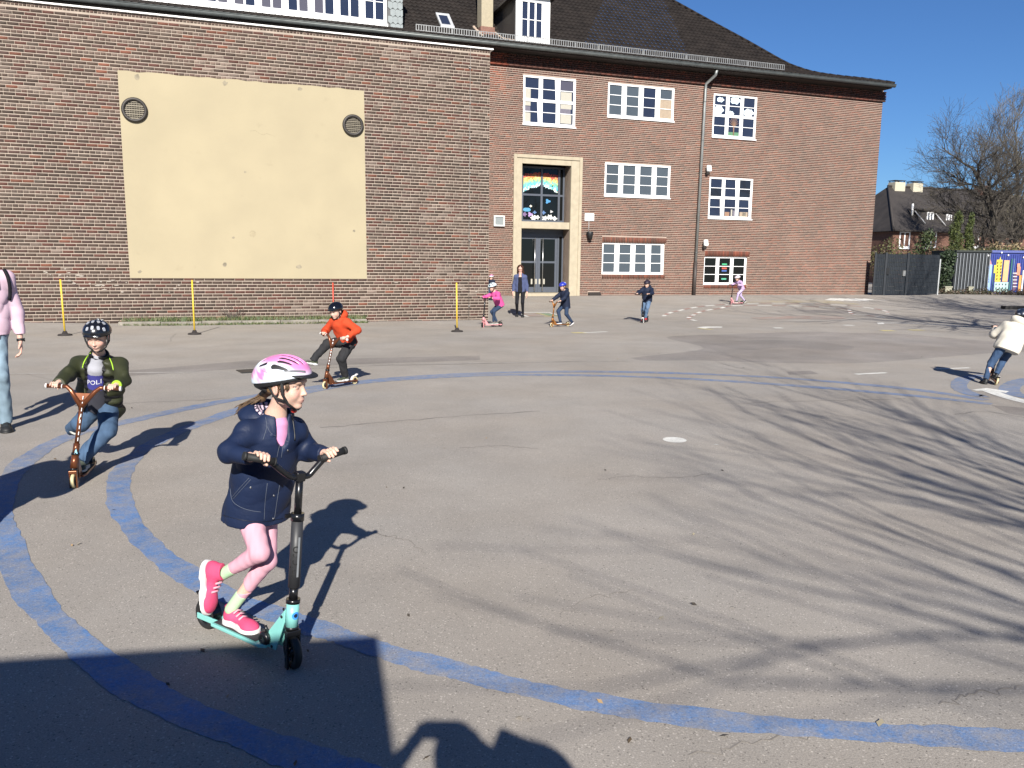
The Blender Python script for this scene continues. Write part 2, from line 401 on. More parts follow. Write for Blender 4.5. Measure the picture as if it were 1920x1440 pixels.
# worn darker asphalt
def patch(pts, m, name='asphalt_patch', z=.003, n=5):
    P = smooth_line([ground(*p)[:2] for p in pts+pts[:1]], n)[:-1]; sheet(name, P, m, ground_o, z)
patch([(1183, 671), (1209, 676), (1319, 676), (1490, 681), (1600, 681), (1700, 675), (1860, 662), (2000, 655), (2000, 640), (1860, 640), (1700, 627), (1584, 624), (1506, 622), (1365, 627), (1250, 632), (1319, 653)], M_PATCH2)
patch([(1330, 645), (1420, 638), (1520, 640), (1600, 650), (1570, 657), (1470, 652), (1400, 656)], M_PATCH, z=.006)
patch([(1475, 697), (1520, 695), (1535, 701), (1480, 703)], M_PATCH, n=1)
patch([(1492, 582), (1540, 581), (1600, 585), (1598, 588), (1540, 587)], M_PATCH)
patch([(1860, 760), (1990, 770), (1990, 792), (1890, 775)], M_PATCH2, n=1)
patch([(240, 695), (470, 676), (900, 667), (900, 675), (470, 690), (240, 705)], M_PATCH2, n=1)
# joints in the asphalt
for pts, w in [([(205, 757), (330, 752), (480, 744), (560, 741)], .03), ([(600, 802), (740, 790), (880, 779), (1010, 771)], .025), ([(1340, 757), (1520, 752), (1700, 748)], .018),
               ([(1195, 546+8), (1290, 557)], .03), ([(560, 692), (700, 686), (900, 682), (1090, 677)], .03), ([(1790, 777), (1850, 772), (1960, 790)], .025),
               ([(330, 655), (560, 640), (900, 634), (1180, 640)], .012), ([(320, 640), (322, 633), (330, 626)], .02), ([(1352, 682), (1385, 690), (1410, 694)], .03), ([(1760, 1320), (1830, 1300), (1920, 1288)], .006), ([(1120, 900), (1180, 893), (1260, 896), (1330, 889)], .007), ([(700, 1000), (760, 1012), (800, 1040)], .006), ([(1050, 1150), (1110, 1120), (1190, 1108)], .005), ([(860, 840), (940, 836), (1010, 842)], .008), ([(40, 700), (160, 722), (240, 718)], .012), ([(1290, 1415), (1450, 1385), (1600, 1360)], .005)]:
    P = wob(gl(pts, 10), .012); ribbon('asphalt_joint', P, w, M_SEAM, ground_o, .0035, jit=w*.3)
# the blue ring track
inner = [(2000, 1396), (1920, 1390), (1700, 1378), (1500, 1364), (1300, 1346), (1100, 1315), (950, 1283), (850, 1256), (750, 1230), (650, 1197), (580, 1174), (500, 1146), (430, 1120), (360, 1084), (300, 1040), (250, 990), (224, 935), (232, 880), (290, 830), (400, 785), (520, 748), (680, 718), (900, 704), (1100, 704), (1300, 711), (1500, 724), (1700, 741), (1860, 758)]
outer = [(760, 1490), (600, 1432), (480, 1388), (330, 1328), (230, 1270), (140, 1200), (70, 1128), (25, 1050), (2, 970), (14, 905), (60, 855), (135, 816), (220, 795), (350, 766), (480, 742), (620, 722), (760, 708), (900, 700), (1050, 697), (1200, 698), (1350, 703), (1500, 711), (1700, 729), (1850, 750)]
def track(pts, w0, w1, n=10):
    P = gl(pts, n); k = len(P); W_ = []
    for p in P:
        t = min(1, max(0, (p[1]-3.0)/7.0)); W_.append((w0+(w1-w0)*t)*(1+.10*math.sin(len(W_)*.21+w0*40)+.06*math.sin(len(W_)*.53)))
    return P, W_
P, W_ = track(inner, .135, .20); i0 = next(i for i, p in enumerate(P) if p[1] > 6 and i > 40)
ribbon('blue_track_line', P[:i0+1], W_[:i0+1], M_BLUE, ground_o, .004, .008); ribbon('blue_track_line', P[i0:], W_[i0:], M_BLUE2, ground_o, .004, .010)
P, W_ = track(outer, .150, .20); i0 = next(i for i, p in enumerate(P) if p[1] > 6 and i > 40)
ribbon('blue_track_line', P[:i0+1], W_[:i0+1], M_BLUE, ground_o, .004, .008); ribbon('blue_track_line', P[i0:], W_[i0:], M_BLUE2, ground_o, .004, .010)
ribbon('blue_arc_line', gl([(1845, 704), (1812, 709), (1798, 720), (1806, 733), (1835, 742), (1850, 743)]), .22, M_BLUE2, ground_o, .005, .01)
ribbon('blue_arc_line', gl([(1985, 708), (1930, 712), (1900, 721), (1893, 732), (1912, 742), (1985, 752)]), .26, M_BLUE2, ground_o, .005, .01)
# white arrow by the far right
ribbon('white_arrow', gl([(1855, 733), (1880, 742), (1920, 753), (1990, 768)]), [.16]*40, M_WHITE, ground_o, .007) if False else ribbon('white_arrow', gl([(1850, 731), (1880, 742), (1920, 753), (1990, 768)]), .20, M_WHITE, ground_o, .007)
sheet('white_arrow', gp([(1822, 731), (1850, 728), (1892, 734), (1886, 737), (1858, 733), (1830, 733)]), M_WHITE, ground_o, .009)
# white dot, short lines, arrows
c = ground(1265, 825); sheet('white_dot', [c+A(.115*math.cos(t), .125*math.sin(t), 0) for t in np.linspace(0, 2*math.pi, 28)[:-1]], M_WHITE, ground_o, .005)
c = ground(1342, 834); sheet('paint_fleck', [c+A(-.03, .01, 0), c+A(.03, -.02, 0), c+A(.01, .02, 0)], M_WHITE, ground_o, .005)
for a, b, w, m in [((1605, 702), (1662, 699), .10, M_WHITE), ((0, 701), (365, 698), .085, M_WHITEW), ((690, 684), (1180, 677), .05, M_WHITEW), ((1756, 692), (1818, 690), .09, M_WHITE), ((1451, 615), (1467, 615), .22, M_WHITE), ((1582, 610), (1600, 610), .22, M_WHITE),
                   ((1652, 620), (1676, 620), .30, M_YEL), ((1706, 619), (1730, 619), .30, M_YEL), ((1072, 624), (1100, 624), .28, M_YEL), ((1095, 624), (1138, 622), .12, M_WHITE), ((1311, 616), (1335, 618), .22, M_YEL)]:
    P = [ground(*a)+(ground(*b)-ground(*a))*t for t in np.linspace(0, 1, 9)]; ribbon('white_line' if m in (M_WHITE, M_WHITEW) else 'yellow_mark', P, w, m, ground_o, .006, .008)
ribbon('white_line', gl([(1646, 606), (1690, 606), (1740, 608), (1800, 611)]), .18, M_WHITE, ground_o, .006, .01)
sheet('white_line', gp([(1644, 605), (1656, 604.6), (1658, 608), (1646, 608)]), M_WHITE, ground_o, .008)
sheet('white_arrow', gp([(1306, 614), (1322, 612.4), (1354, 612.6), (1354, 614.4), (1330, 614.8), (1322, 616.5)]), M_WHITE, ground_o, .0075)
# zebra stripes by the gate
for k in range(7):
    u = 1556+k*15.5; ribbon('zebra_stripe', [ground(u, 563.2+k*.25), ground(u+11, 559.6+k*.25)], .42, M_WHITEW if k > 4 else M_WHITE, ground_o, .006)
# red and white dashed outlines
pa = [(1244, 593), (1250, 589), (1262, 585), (1280, 581), (1300, 577), (1321, 574), (1345, 572), (1375, 570), (1410, 569), (1450, 568.5), (1500, 569), (1550, 571), (1600, 574), (1640, 579), (1662, 584), (1664, 588)]
pb = [(1305, 602), (1291, 597), (1298, 592), (1308, 587), (1325, 582), (1350, 578.5), (1362, 575), (1385, 573), (1430, 573), (1475, 573.5), (1520, 575), (1565, 578), (1590, 580), (1594, 586), (1602, 590), (1622, 591), (1645, 594), (1662, 596)]
for pts in (pa, pb):
    P = gl(pts, 24); d = [0]
    for i in range(1, len(P)): d.append(d[-1]+np.linalg.norm(P[i]-P[i-1]))
    d = np.array(d); k = 0; step = .62
    while k*step < d[-1]:
        seg = [P[i] for i in range(len(P)) if k*step <= d[i] <= (k+1)*step+.02]
        if len(seg) > 1: ribbon('white_dash' if k % 2 == 0 else 'red_dash', seg, .13, M_WHITE if k % 2 == 0 else M_RED, ground_o, .006)
        k += 1
patch([(1395, 567), (1440, 563.5), (1520, 563), (1580, 566), (1612, 571), (1560, 569.5), (1480, 567.5), (1420, 568.2)], M_YELW, 'yellow_area', .0045)
patch([(1408, 596), (1450, 594), (1500, 592.5), (1545, 592), (1585, 595), (1570, 599), (1500, 598), (1430, 599)], M_REDW, 'red_area', .0045)
# hopscotch by the door
for a, b, m, w in [((962, 586), (1028, 586), M_WHITE, .16), ((1028, 586), (1050, 591.5), M_WHITE, .09), ((976, 589.5), (990, 593.8), M_WHITE, .12), ((990, 594.2), (1020, 594.2), M_REDW, .14), ((1020, 594.2), (1050, 593.5), M_YEL, .12), ((1006, 587), (1030, 593), M_YEL, .09)]:
    ribbon('hopscotch_line', [ground(*a), (ground(*a)+ground(*b))/2, ground(*b)], w, m, ground_o, .007)
sheet('hopscotch_box', gp([(978, 588), (1004, 588), (1020, 593), (992, 593)]), M_REDW, ground_o, .005); sheet('hopscotch_box', gp([(1010, 588), (1028, 588), (1046, 592), (1030, 592)]), M_GRN, ground_o, .005)
# gutter drain
dr = thing('drain_grate', 'iron drain grate let into the asphalt behind the pink helmet', 'drain', ground(480, 697))
g0 = ground(448, 697.5); g1 = ground(514, 693.5); e = unit((g1-g0)*A(1, 1, 0)); f = A(-e[1], e[0], 0); L = np.linalg.norm((g1-g0)[:2])
M_IRON = mat('cast_iron', (.06, .05, .042), .7, .4, .3)
mb = MB()
for sgn in (-.17, .17): mb.boxm((g0+g1)/2+f*sgn+A(0, 0, .005), e*L/2, f*.02, A(0, 0, .006))
mb.boxm((g0+g1)/2+A(0, 0, .002), e*L/2, f*.15, A(0, 0, .002)); mb.build('frame', mat('grate_dark', (.02, .02, .02), .9), dr)
for k in range(15):
    MB().boxm(g0+(g1-g0)*(k+.5)/15*A(1, 1, 0)+A(0, 0, .006), e*.018, f*.15, A(0, 0, .006)).build('grate_bar', M_IRON, dr)
# ------------------------------------------------------------------ brick facades
def openings_cells(s0, s1, z0, z1, ops):
    xs = sorted({s0, s1}|{min(s1, max(s0, o[i])) for o in ops for i in (0, 1)}); zs = sorted({z0, z1}|{min(z1, max(z0, o[i])) for o in ops for i in (2, 3)}); out = []
    for a, b in zip(xs, xs[1:]):
        for c, d in zip(zs, zs[1:]):
            m, n = (a+b)/2, (c+d)/2
            if not any(o[0] < m < o[1] and o[2] < n < o[3] for o in ops): out.append((a, b, c, d))
    return out
def facade(name, m, parent, s0, s1, z0, z1, q, ops, deep=.3):
    """front sheet with openings and their reveals"""
    V = []; F = []
    def quad(p): n = len(V); V.extend(p); F.append((n, n+1, n+2, n+3))
    for a, b, c, d in openings_cells(s0, s1, z0, z1, ops): quad([wp(a, c, q), wp(b, c, q), wp(b, d, q), wp(a, d, q)])
    for o in ops:
        a, b, c, d = o[:4]; e = o[4] if len(o) > 4 else deep
        quad([wp(a, c, q), wp(a, d, q), wp(a, d, q+e), wp(a, c, q+e)]); quad([wp(b, d, q), wp(b, c, q), wp(b, c, q+e), wp(b, d, q+e)])
        quad([wp(a, d, q), wp(b, d, q), wp(b, d, q+e), wp(a, d, q+e)]); quad([wp(b, c, q), wp(a, c, q), wp(a, c, q+e), wp(b, c, q+e)])
    me = pdata(name, in_frame(parent, np.array(V)), F); return link(name, me, m, parent)
def lay(s0, s1, z0, z1, course, joint, ops, header_every=4, rg=None, stretch=.25, pj=.2):
    """list of bricks (a, b, c, d, is_header)"""
    out = []; n = int((z1-z0)/course); rg = rg or random.Random(3)
    for i in range(n):
        c = z0+i*course+joint/2; d = z0+(i+1)*course-joint/2; hd = (i % header_every == header_every-1); L = stretch/2 if hd else stretch
        off = (0, .5, .25, .125)[i % 4]*stretch if not hd else stretch/4
        free = [(s0, s1)]
        for o in ops:
            if o[2] < d-.01 and o[3] > c+.01:
                nf = []
                for a, b in free:
                    if o[1] <= a or o[0] >= b: nf.append((a, b)); continue
                    if o[0] > a: nf.append((a, o[0]))
                    if o[1] < b: nf.append((o[1], b))
                free = nf
        for a, b in free:
            k = math.floor((a+off)/L); x = k*L-off
            while x < b:
                p, r = max(a, x)+joint*pj, min(b, x+L)-joint*pj
                if r-p > .03: out.append((p, r, c+rg.uniform(-.0015, .0015), d+rg.uniform(-.0015, .0015), hd))
                x += L
    return out
def brick_mesh(name, B, q, depth, tones, rg, m, parent, proud=.003):
    n = len(B); V = np.zeros((n, 8, 3)); T = np.zeros((n, 5, 3))
    for i, (a, b, c, d, hd) in enumerate(B):
        qq = q-rg.uniform(0, proud); e = .004
        for j, (s, z, k) in enumerate([(a+e, c+e, 0), (b-e, c+e, 0), (b-e, d-e, 0), (a+e, d-e, 0), (a, c, 1), (b, c, 1), (b, d, 1), (a, d, 1)]): V[i, j] = WD*s-WN*(qq+k*depth)+A(0, 0, z)
        T[i, :] = tones(rg, hd, (a+b)/2, (c+d)/2)
    Q = np.array([(0, 1, 2, 3), (0, 4, 5, 1), (1, 5, 6, 2), (2, 6, 7, 3), (3, 7, 4, 0)])
    Q = (Q[None]+8*np.arange(n)[:, None, None]).reshape(-1, 4)
    me = quads_np(name, in_frame(parent, V.reshape(-1, 3)), Q, T.reshape(-1, 3)); o = link(name, me, m, parent, 'stuff'); return o
def hnoise(s, z, seed=0):
    return (math.sin(s*1.7+z*.9+seed)+math.sin(s*.63-z*1.9+seed*2.1)+math.sin(s*3.1+z*2.3+seed*.7))/3
def tone_hall(rg, hd, s, z):
    t = rg.random(); v = rg.uniform(.8, 1.22)
    if hd: c = rg.choice([(.20, .155, .130), (.15, .11, .092), (.11, .078, .062), (.135, .085, .07), (.17, .135, .115)])
    elif t < .46: c = (.088, .060, .045)
    elif t < .66: c = (.125, .052, .038)
    elif t < .80: c = (.105, .062, .052)
    elif t < .93: c = (.118, .092, .074)
    else: c = (.21, .082, .05)
    g = 1+.16*hnoise(s, z, 1)+.16*hnoise(s*.3, z*.35, 6)
    if hnoise(s*.7, z*1.6, 4) > .45 and rg.random() < .35: c = (.23, .19, .165)
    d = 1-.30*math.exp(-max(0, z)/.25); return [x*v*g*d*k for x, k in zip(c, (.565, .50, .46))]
def tone_main(rg, hd, s, z):
    t = rg.random(); v = rg.uniform(.78, 1.25)
    c = (.118, .066, .050) if t < .45 else (.155, .068, .047) if t < .72 else (.088, .057, .046) if t < .92 else (.19, .085, .055)
    g = 1+.14*hnoise(s*.5, z, 2)+.16*hnoise(s*.2, z*.3, 5)
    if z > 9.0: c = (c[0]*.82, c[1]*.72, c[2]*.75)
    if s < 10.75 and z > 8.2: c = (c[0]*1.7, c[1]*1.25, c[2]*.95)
    return [x*v*g*k for x, k in zip(c, (.70, .555, .495))]
M_BRICK = mat('brick_clay', (.1, .06, .05), .82, var=.22, scale=45, attr='Col', bump=.3, bscale=90)
M_MORT = mat('mortar_pale', (.32, .265, .215), .95, var=.16, scale=3, bump=.3); M_MORT2 = mat('mortar_pink', (.305, .235, .19), .95, var=.16, scale=1.2, bump=.3)
M_RENDER = None

# -------- the hall with the yellow rendered panel
hall = thing('school_hall', 'flat roofed brick hall with a large blank yellow rendered panel', 'building', wp(1, 0, Q_HALL))
HS0, HS1, HZ1 = -10.0, 7.25, 7.60
PN = (-2.33, 3.68, 1.19, 6.24)
facade('wall', M_MORT, hall, HS0, HS1, -.3, HZ1, Q_HALL+.010, [], 0)
mb = MB(); mb.wall(HS0, HS1-.002, -.3, HZ1, Q_HALL+.012, 33.0); mb.build('wall_core', M_MORT2, hall)
B = lay(HS0, HS1, -.05, HZ1-.09, .0836, .0215, [PN], 4, random.Random(5)); rgb_ = random.Random(8)
# soldier course right under the roof edge
x = HS0
while x < HS1: B.append((x+.006, min(HS1, x+.083)-.006, HZ1-.085, HZ1-.004, True)); x += .083
def vis_key(b):
    p = wp((b[0]+b[1])/2, (b[2]+b[3])/2, Q_HALL); u, v = proj(p)
    return 1e6 if not (62 < u < 1900 and 6 < v < 560) or (95 < u < 260 and v > 585) else np.linalg.norm(p-CC)+(40 if b[4] else 0)
B.sort(key=vis_key); single, rest = B[:300], B[300:]
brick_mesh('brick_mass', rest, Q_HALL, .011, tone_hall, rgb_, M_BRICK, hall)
_bm = {}
for a, b, c, d, hd in single:
    L = round(b-a, 3); k = rgb_.randrange(9); key = (L, k)
    if key not in _bm:
        rr = random.Random(k*31+7); t = tone_hall(rr, hd, -4, 3); V = []
        for s, z, dq in [(.004, .004, 0), (L-.004, .004, 0), (L-.004, .058, 0), (.004, .058, 0), (0, 0, .012), (L, 0, .012), (L, .062, .012), (0, .062, .012)]: V.append(WD*s-WN*dq+A(0, 0, z))
        _bm[key] = quads_np('brick', V, [(0, 1, 2, 3), (0, 4, 5, 1), (1, 5, 6, 2), (2, 6, 7, 3), (3, 7, 4, 0)], np.array([t]*5)); _bm[key].materials.append(M_BRICK)
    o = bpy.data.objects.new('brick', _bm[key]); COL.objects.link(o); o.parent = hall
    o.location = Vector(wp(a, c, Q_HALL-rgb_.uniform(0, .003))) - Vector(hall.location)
def render_mat():
    m = mat('yellow_render', (.325, .276, .180), .9, var=.07, scale=.9, bump=.15, bscale=35); n = m.node_tree.nodes; l = m.node_tree.links; b = n['Principled BSDF']
    src = b.inputs['Base Color'].links[0].from_socket; geo = n.new('ShaderNodeNewGeometry'); nz = n.new('ShaderNodeTexNoise'); nz.inputs['Scale'].default_value = 2.6; nz.inputs['Detail'].default_value = 6
    l.new(geo.outputs['Position'], nz.inputs['Vector']); mr = n.new('ShaderNodeMapRange'); mr.inputs['From Min'].default_value = .66; mr.inputs['From Max'].default_value = .80; mr.inputs['To Max'].default_value = .35; l.new(nz.outputs['Fac'], mr.inputs['Value'])
    mx = n.new('ShaderNodeMix'); mx.data_type = 'RGBA'; l.new(mr.outputs[0], mx.inputs['Factor']); l.new(src, mx.inputs['A']); mx.inputs['B'].default_value = (.24,.2,.13,1); l.new(mx.outputs['Result'], b.inputs['Base Color']); return m
M_RENDER = render_mat()
M_SMUDGE = mat('smudge', (.22,.19,.135), .95, var=.4, scale=8)
N = 26; V = []; 
for (s, z) in [(PN[0]+(PN[1]-PN[0])*i/N, PN[2]+.012*math.sin(i*1.3)*0) for i in range(N+1)]+[(PN[1]-(PN[1]-PN[0])*i/N, PN[3]+random.uniform(-.02, .012)) for i in range(N+1)]: V.append((s, z))
mb = MB(); mb.prism([wp(s, z, Q_HALL-.006) for s, z in V], -WN*.018); panel = mb.build('rendered_panel', M_RENDER, hall)
for s, z, r in [(.55, 3.95, .035), (3.35, 2.5, .04), (.2, 2.25, .035), (-.05, 1.55, .06), (1.85, 1.5, .07), (-2.1, 1.35, .05), (-1.9, 6.12, .08), (.15, 6.13, .07), (2.0, 6.14, .06)]:
    MB().prism([wp(s+r*random.uniform(.7, 1.2)*math.cos(t), z+r*random.uniform(.5, 1.1)*math.sin(t), Q_HALL-.0065) for t in np.linspace(0, 6.28, 12)[:-1]], WN*.001).build('smudge', M_SMUDGE, panel)
rk = random.Random(17)
for k in range(1):
    s, z = rk.uniform(PN[0]+.6, PN[1]-.8), rk.uniform(1.6, 5.8); P_ = [wp(s+.16*i+rk.uniform(-.03, .03), z+rk.uniform(-.05, .05)*i, Q_HALL-.0062) for i in range(5)]; MB().tube(P_, [.002, .0025, .002, .002, .001], 4).build('hairline_crack', M_SMUDGE, panel)
M_BALL = mat('ball_mark', (.285, .24, .155), .9, var=.2, scale=20)
for k in range(1):
    s, z, r = rk.uniform(PN[0]+.4, PN[1]-.4), rk.uniform(1.5, 4.2), rk.uniform(.05, .10); MB().prism([wp(s+r*rk.uniform(.8, 1.1)*math.cos(t), z+r*rk.uniform(.7, 1.1)*math.sin(t), Q_HALL-.0061) for t in np.linspace(0, 6.28, 14)[:-1]], WN*.0002).build('ball_mark', M_BALL, panel)
M_DKM = mat('dark_metal', (.035, .03, .026), .55, .3); M_GRIL = mat('grille_brass', (.15, .13, .095), .5, .4, .3, 30)
for s, z, r in [(-2.0, 5.32, .30), (3.37, 5.30, .285)]:
    g = MB(); c = wp(s, z, Q_HALL-.035); g.disc_ring(c, WN, r-.075, r, .09, 32); ring = g.build('speaker_grille', M_DKM, hall)
    MB().disc_ring(c-WN*.02, WN, .0, r-.06, .02, 24).build('backing', mat('grille_back', (.045, .038, .03), .8), ring)
    g = MB()
    for k in range(-5, 6):
        zz = k*r*.165; w = math.sqrt(max(0, (r-.07)**2-zz*zz))
        if w > .03: g.boxm(c+A(0, 0, zz), WD*w, WN*.010, A(0, 0, .0075 if k % 2 else .013))
    g.build('grille_bar', M_GRIL, ring)
    g = MB()
    for k in range(-4, 5):
        xx = k*r*.19; w = math.sqrt(max(0, (r-.07)**2-xx*xx)); g.boxm(c+WD*xx-WN*.004, WD*.004, WN*.008, A(0, 0, w))
    g.build('grille_wire', M_GRIL, ring)
M_WTRIM = mat('white_trim', (.80, .79, .76), .5, var=.05)
mb = MB(); mb.wall(HS0, HS1+.08, HZ1, HZ1+.036, Q_HALL-.06, Q_HALL+.3); mb.build('roof_edge_trim', M_WTRIM, hall)
mb = MB(); mb.wall(HS0, HS1+.03, HZ1+.006, HZ1+.05, Q_HALL+.302, 32.9); mb.build('roof', mat('roof_felt', (.07, .07, .07), .9), hall)
mb = MB(); mb.tube([wp(6.66, HZ1, Q_HALL-.03), wp(6.64, 3, Q_HALL-.03), wp(6.64, 0, Q_HALL-.03)], .008, 6)
for z in np.arange(.4, 7.5, .95): mb.wall(6.62, 6.68, z, z+.03, Q_HALL-.045, Q_HALL+.004)
mb.build('lightning_conductor', mat('old_zinc', (.22, .20, .18), .6, .3), hall)
# lime spots on the lower bricks
M_LIME = mat('lime_bloom', (.27, .235, .20), .95, var=.2, scale=20); rl = random.Random(4); mb = MB()
for cx, cz, nn in [(-4.0, 1.32, 10), (-3.2, 1.05, 12), (-2.55, 1.02, 8), (-1.0, .98, 4), (5.6, 1.15, 6), (-6.5, 1.5, 6), (6.2, .9, 5)]:
    for _ in range(nn):
        s, z = cx+rl.gauss(0, .45), cz+rl.gauss(0, .09); w, h = rl.uniform(.02, .08), rl.uniform(.012, .03)
        mb.prism([wp(s+w*math.cos(t)*rl.uniform(.6, 1.1), z+h*math.sin(t)*rl.uniform(.6, 1.1), Q_HALL-.0045) for t in np.linspace(0, 6.28, 8)[:-1]], WN*.0012)
mb.build('lime_bloom', M_LIME, hall, 'stuff')

# -------- the three storey school house
school = thing('school_house', 'three storey brick school house with a dark tiled hip roof', 'building', wp(20, Z_BACK, Q_MAIN))
MS0, MS1, MZ0, MZ1, QE = 6.9, 29.42, .2, 9.75, 30.5
WINS = dict(w1=(11.41, 13.68, 7.16, 9.04), w2=(15.13, 18.25, 7.70, 9.05), m=(15.09, 18.21, 4.50, 5.85), low=(15.07, 18.08, 1.22, 2.56), w3=(20.2, 22.43, 7.20, 9.01), w4=(20.19, 22.45, 3.72, 5.49), w5=(20.11, 22.38, .78, 2.04))
DOOR = (11.37, 13.52, .30, 5.62)
ops = [(*WINS[k], .22) for k in WINS]+[(*DOOR, 1.0)]
SUR = (11.03, 13.98, .30, 5.93)
facade('wall', M_MORT2, school, MS0, MS1, MZ0, MZ1+.3, Q_MAIN+.010, ops)
blk = ops+[SUR]+[(WINS['low'][0]-.02, WINS['low'][1]+.06, 2.56, 2.80), (WINS['low'][0], WINS['low'][1]+.05, 1.05, 1.22), (WINS['w5'][0], WINS['w5'][1]+.1, 2.04, 2.30), (WINS['w5'][0], WINS['w5'][1]+.02, .60, .78), (14.45, 15.0, .3, .47)]
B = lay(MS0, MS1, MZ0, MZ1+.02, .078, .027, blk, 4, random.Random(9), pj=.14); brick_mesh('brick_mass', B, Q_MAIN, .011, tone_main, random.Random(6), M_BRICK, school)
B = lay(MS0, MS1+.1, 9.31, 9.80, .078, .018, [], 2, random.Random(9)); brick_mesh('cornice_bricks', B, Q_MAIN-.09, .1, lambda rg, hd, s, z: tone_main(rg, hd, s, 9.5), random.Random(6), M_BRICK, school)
B = []                                          # soldier lintels and brick sills of the lower windows
for a, b, c, d in blk[-5:-1]:
    x = a
    while x < b: B.append((x+.008, min(b, x+.078)-.008, c+.008, d-.008, False)); x += .078
brick_mesh('soldier_course', B, Q_MAIN-.02, .05, lambda rg, hd, s, z: [v*k for v, k in zip(tone_main(rg, 0, s, z), (1.25, 1.0, .9))], random.Random(2), M_BRICK, school)
mb = MB()                                       # the end and back walls and the floor slabs behind the windows
mb.wall(MS1-.3, MS1, MZ0-.2, MZ1, Q_MAIN+.012, 42); mb.wall(MS0, MS1, MZ0-.2, MZ1, 41.7, 42); mb.wall(MS0, MS0+.3, 0, MZ1, Q_MAIN+.02, 41.6); mb.wall(MS0+.31, MS1-.31, MZ1-.2, MZ1-.01, Q_MAIN+.4, 41.6)
mb.build('wall_core', mat('plain_brick', (.12, .07, .055), .9), school)
mb = MB(); mb.wall(MS0+.31, MS1-.31, MZ0, MZ1-.25, Q_MAIN+1.3, Q_MAIN+1.5); mb.build('inner_wall', mat('room_wall', (.16, .15, .14), .9), school)

M_FRAME = mat('window_white', (.80, .80, .79), .4, var=.03); M_BAR = M_FRAME
def glass(name, c, rough=.04, spec=.5):
    m = mat(name, c, rough, 0, .10, .6, spec=spec); b = m.node_tree.nodes['Principled BSDF']
    for lk in list(b.inputs['Roughness'].links): m.node_tree.links.remove(lk)
    b.inputs['Roughness'].default_value = rough; return m
G_DARK = glass('glass_dark', (.016, .018, .024)); G_NAVY = glass('glass_navy', (.020, .026, .048)); G_GREY = glass('glass_grey', (.060, .074, .088), .12, .35); G_ROLL = glass('glass_blind', (.070, .066, .085), .2); G_BLACK = glass('glass_black', (.006, .007, .007), .03, .3)
G_TAN = mat('tan_blind', (.30, .235, .17), .8); G_CREAM = mat('cream_curtain', (.36, .34, .285), .8, var=.06, scale=20); G_DUSK = mat('dusk_curtain', (.13, .12, .15), .85)
def window(parent, a, b, c, d, q, cols, bars, mat_of, sill=True, trans=None, fr=.068, mull=.135, frame_m=None, name='window'):
    """frame with mullions, one mesh per pane; bars = z fractions of glazing bars; trans = z fractions of thick transoms"""
    fm = frame_m or M_FRAME; f = MB(); fr_z = fr
    f.wall(a, b, d-fr_z, d, q-.03, q+.06); f.wall(a, b, c, c+fr_z+.03, q-.04, q+.06); f.wall(a, a+fr, c+fr_z+.03, d-fr_z, q-.03, q+.06); f.wall(b-fr, b, c+fr_z+.03, d-fr_z, q-.03, q+.06)
    z0, z1 = c+fr_z+.03, d-fr_z; W_ = (b-a-2*fr-(cols-1)*mull)/cols; ed = []
    for i in range(cols):
        x0 = a+fr+i*(W_+mull); ed.append((x0, x0+W_))
        if i: f.wall(x0-mull, x0, z0, z1, q-.026, q+.05)
    zc = sorted([0]+list(bars)+(list(trans) if trans else [])+[1]); o = None; panes = []
    for x0, x1 in ed:
        for k, t in enumerate(zc[1:-1]):
            h = .055 if trans and t in trans else .0125; zz = z0+(z1-z0)*t; f.wall(x0, x1, zz-h, zz+h, q-.016 if h > .03 else q-.008, q+.03)
        # sash edge
        f.wall(x0, x0+.02, z0, z1, q-.002, q+.02); f.wall(x1-.02, x1, z0, z1, q-.002, q+.02)
    if sill: f.wall(a-.03, b+.03, c-.045, c, q-.10, q+.02)
    fo = f.build(name, fm, parent)
    for i, (x0, x1) in enumerate(ed):
        for k in range(len(zc)-1):
            za, zb = z0+(z1-z0)*zc[k], z0+(z1-z0)*zc[k+1]
            MB().wall(x0+.02, x1-.02, za, zb, q+.014, q+.024).build('pane', mat_of(i, k), fo); panes.append((x0, x1, za, zb))
    return fo, panes
qf = Q_MAIN+.045
def stick(fo, name, a, b, c, d, m, q=None):
    return MB().wall(a, b, c, d, (qf+.009) if q is None else q, (qf+.0135) if q is None else q+.004).build(name, m, fo)
# first upper window: half drawn cream curtains
fo, P = window(school, *WINS['w1'], qf, 3, (.24, .76), lambda i, k: G_ROLL if (i == 2 and k == 3) else (G_NAVY if k else G_NAVY), trans=(.5,))
for (x0, x1, za, zb), (l0, l1, h0, h1, m) in zip([P[2], P[1], P[0], P[10], P[9], P[8], P[0]], [(0, .42, 0, 1, G_CREAM), (0, .42, .5, 1, G_CREAM), (0, .42, 0, .9, G_CREAM), (.05, .86, .0, .92, G_CREAM), (.05, .86, .45, 1, G_CREAM), (.05, .86, .1, .95, G_CREAM), (.0, .42, .95, 1, G_DUSK)]):
    stick(fo, 'curtain', x0+(x1-x0)*l0+.02, x0+(x1-x0)*l1, za+(zb-za)*h0, za+(zb-za)*h1, m)
stick(fo, 'curtain', P[9][0]+.03, P[9][0]+.5, P[9][2], P[9][2]+.2, G_DUSK); stick(fo, 'curtain', P[1][0]+.02, P[1][0]+.25, P[1][2]+.02, P[1][2]+.2, G_DUSK)
window(school, *WINS['w2'], qf, 4, (.333, .667), lambda i, k: G_TAN if i == 3 and k < 2 else G_NAVY if i == 2 else G_GREY, mull=.19)
window(school, *WINS['m'], qf, 4, (.333, .667), lambda i, k: G_GREY, mull=.19)
window(school, *WINS['low'], qf+.05, 4, (.333, .667), lambda i, k: G_GREY, mull=.19, sill=False)
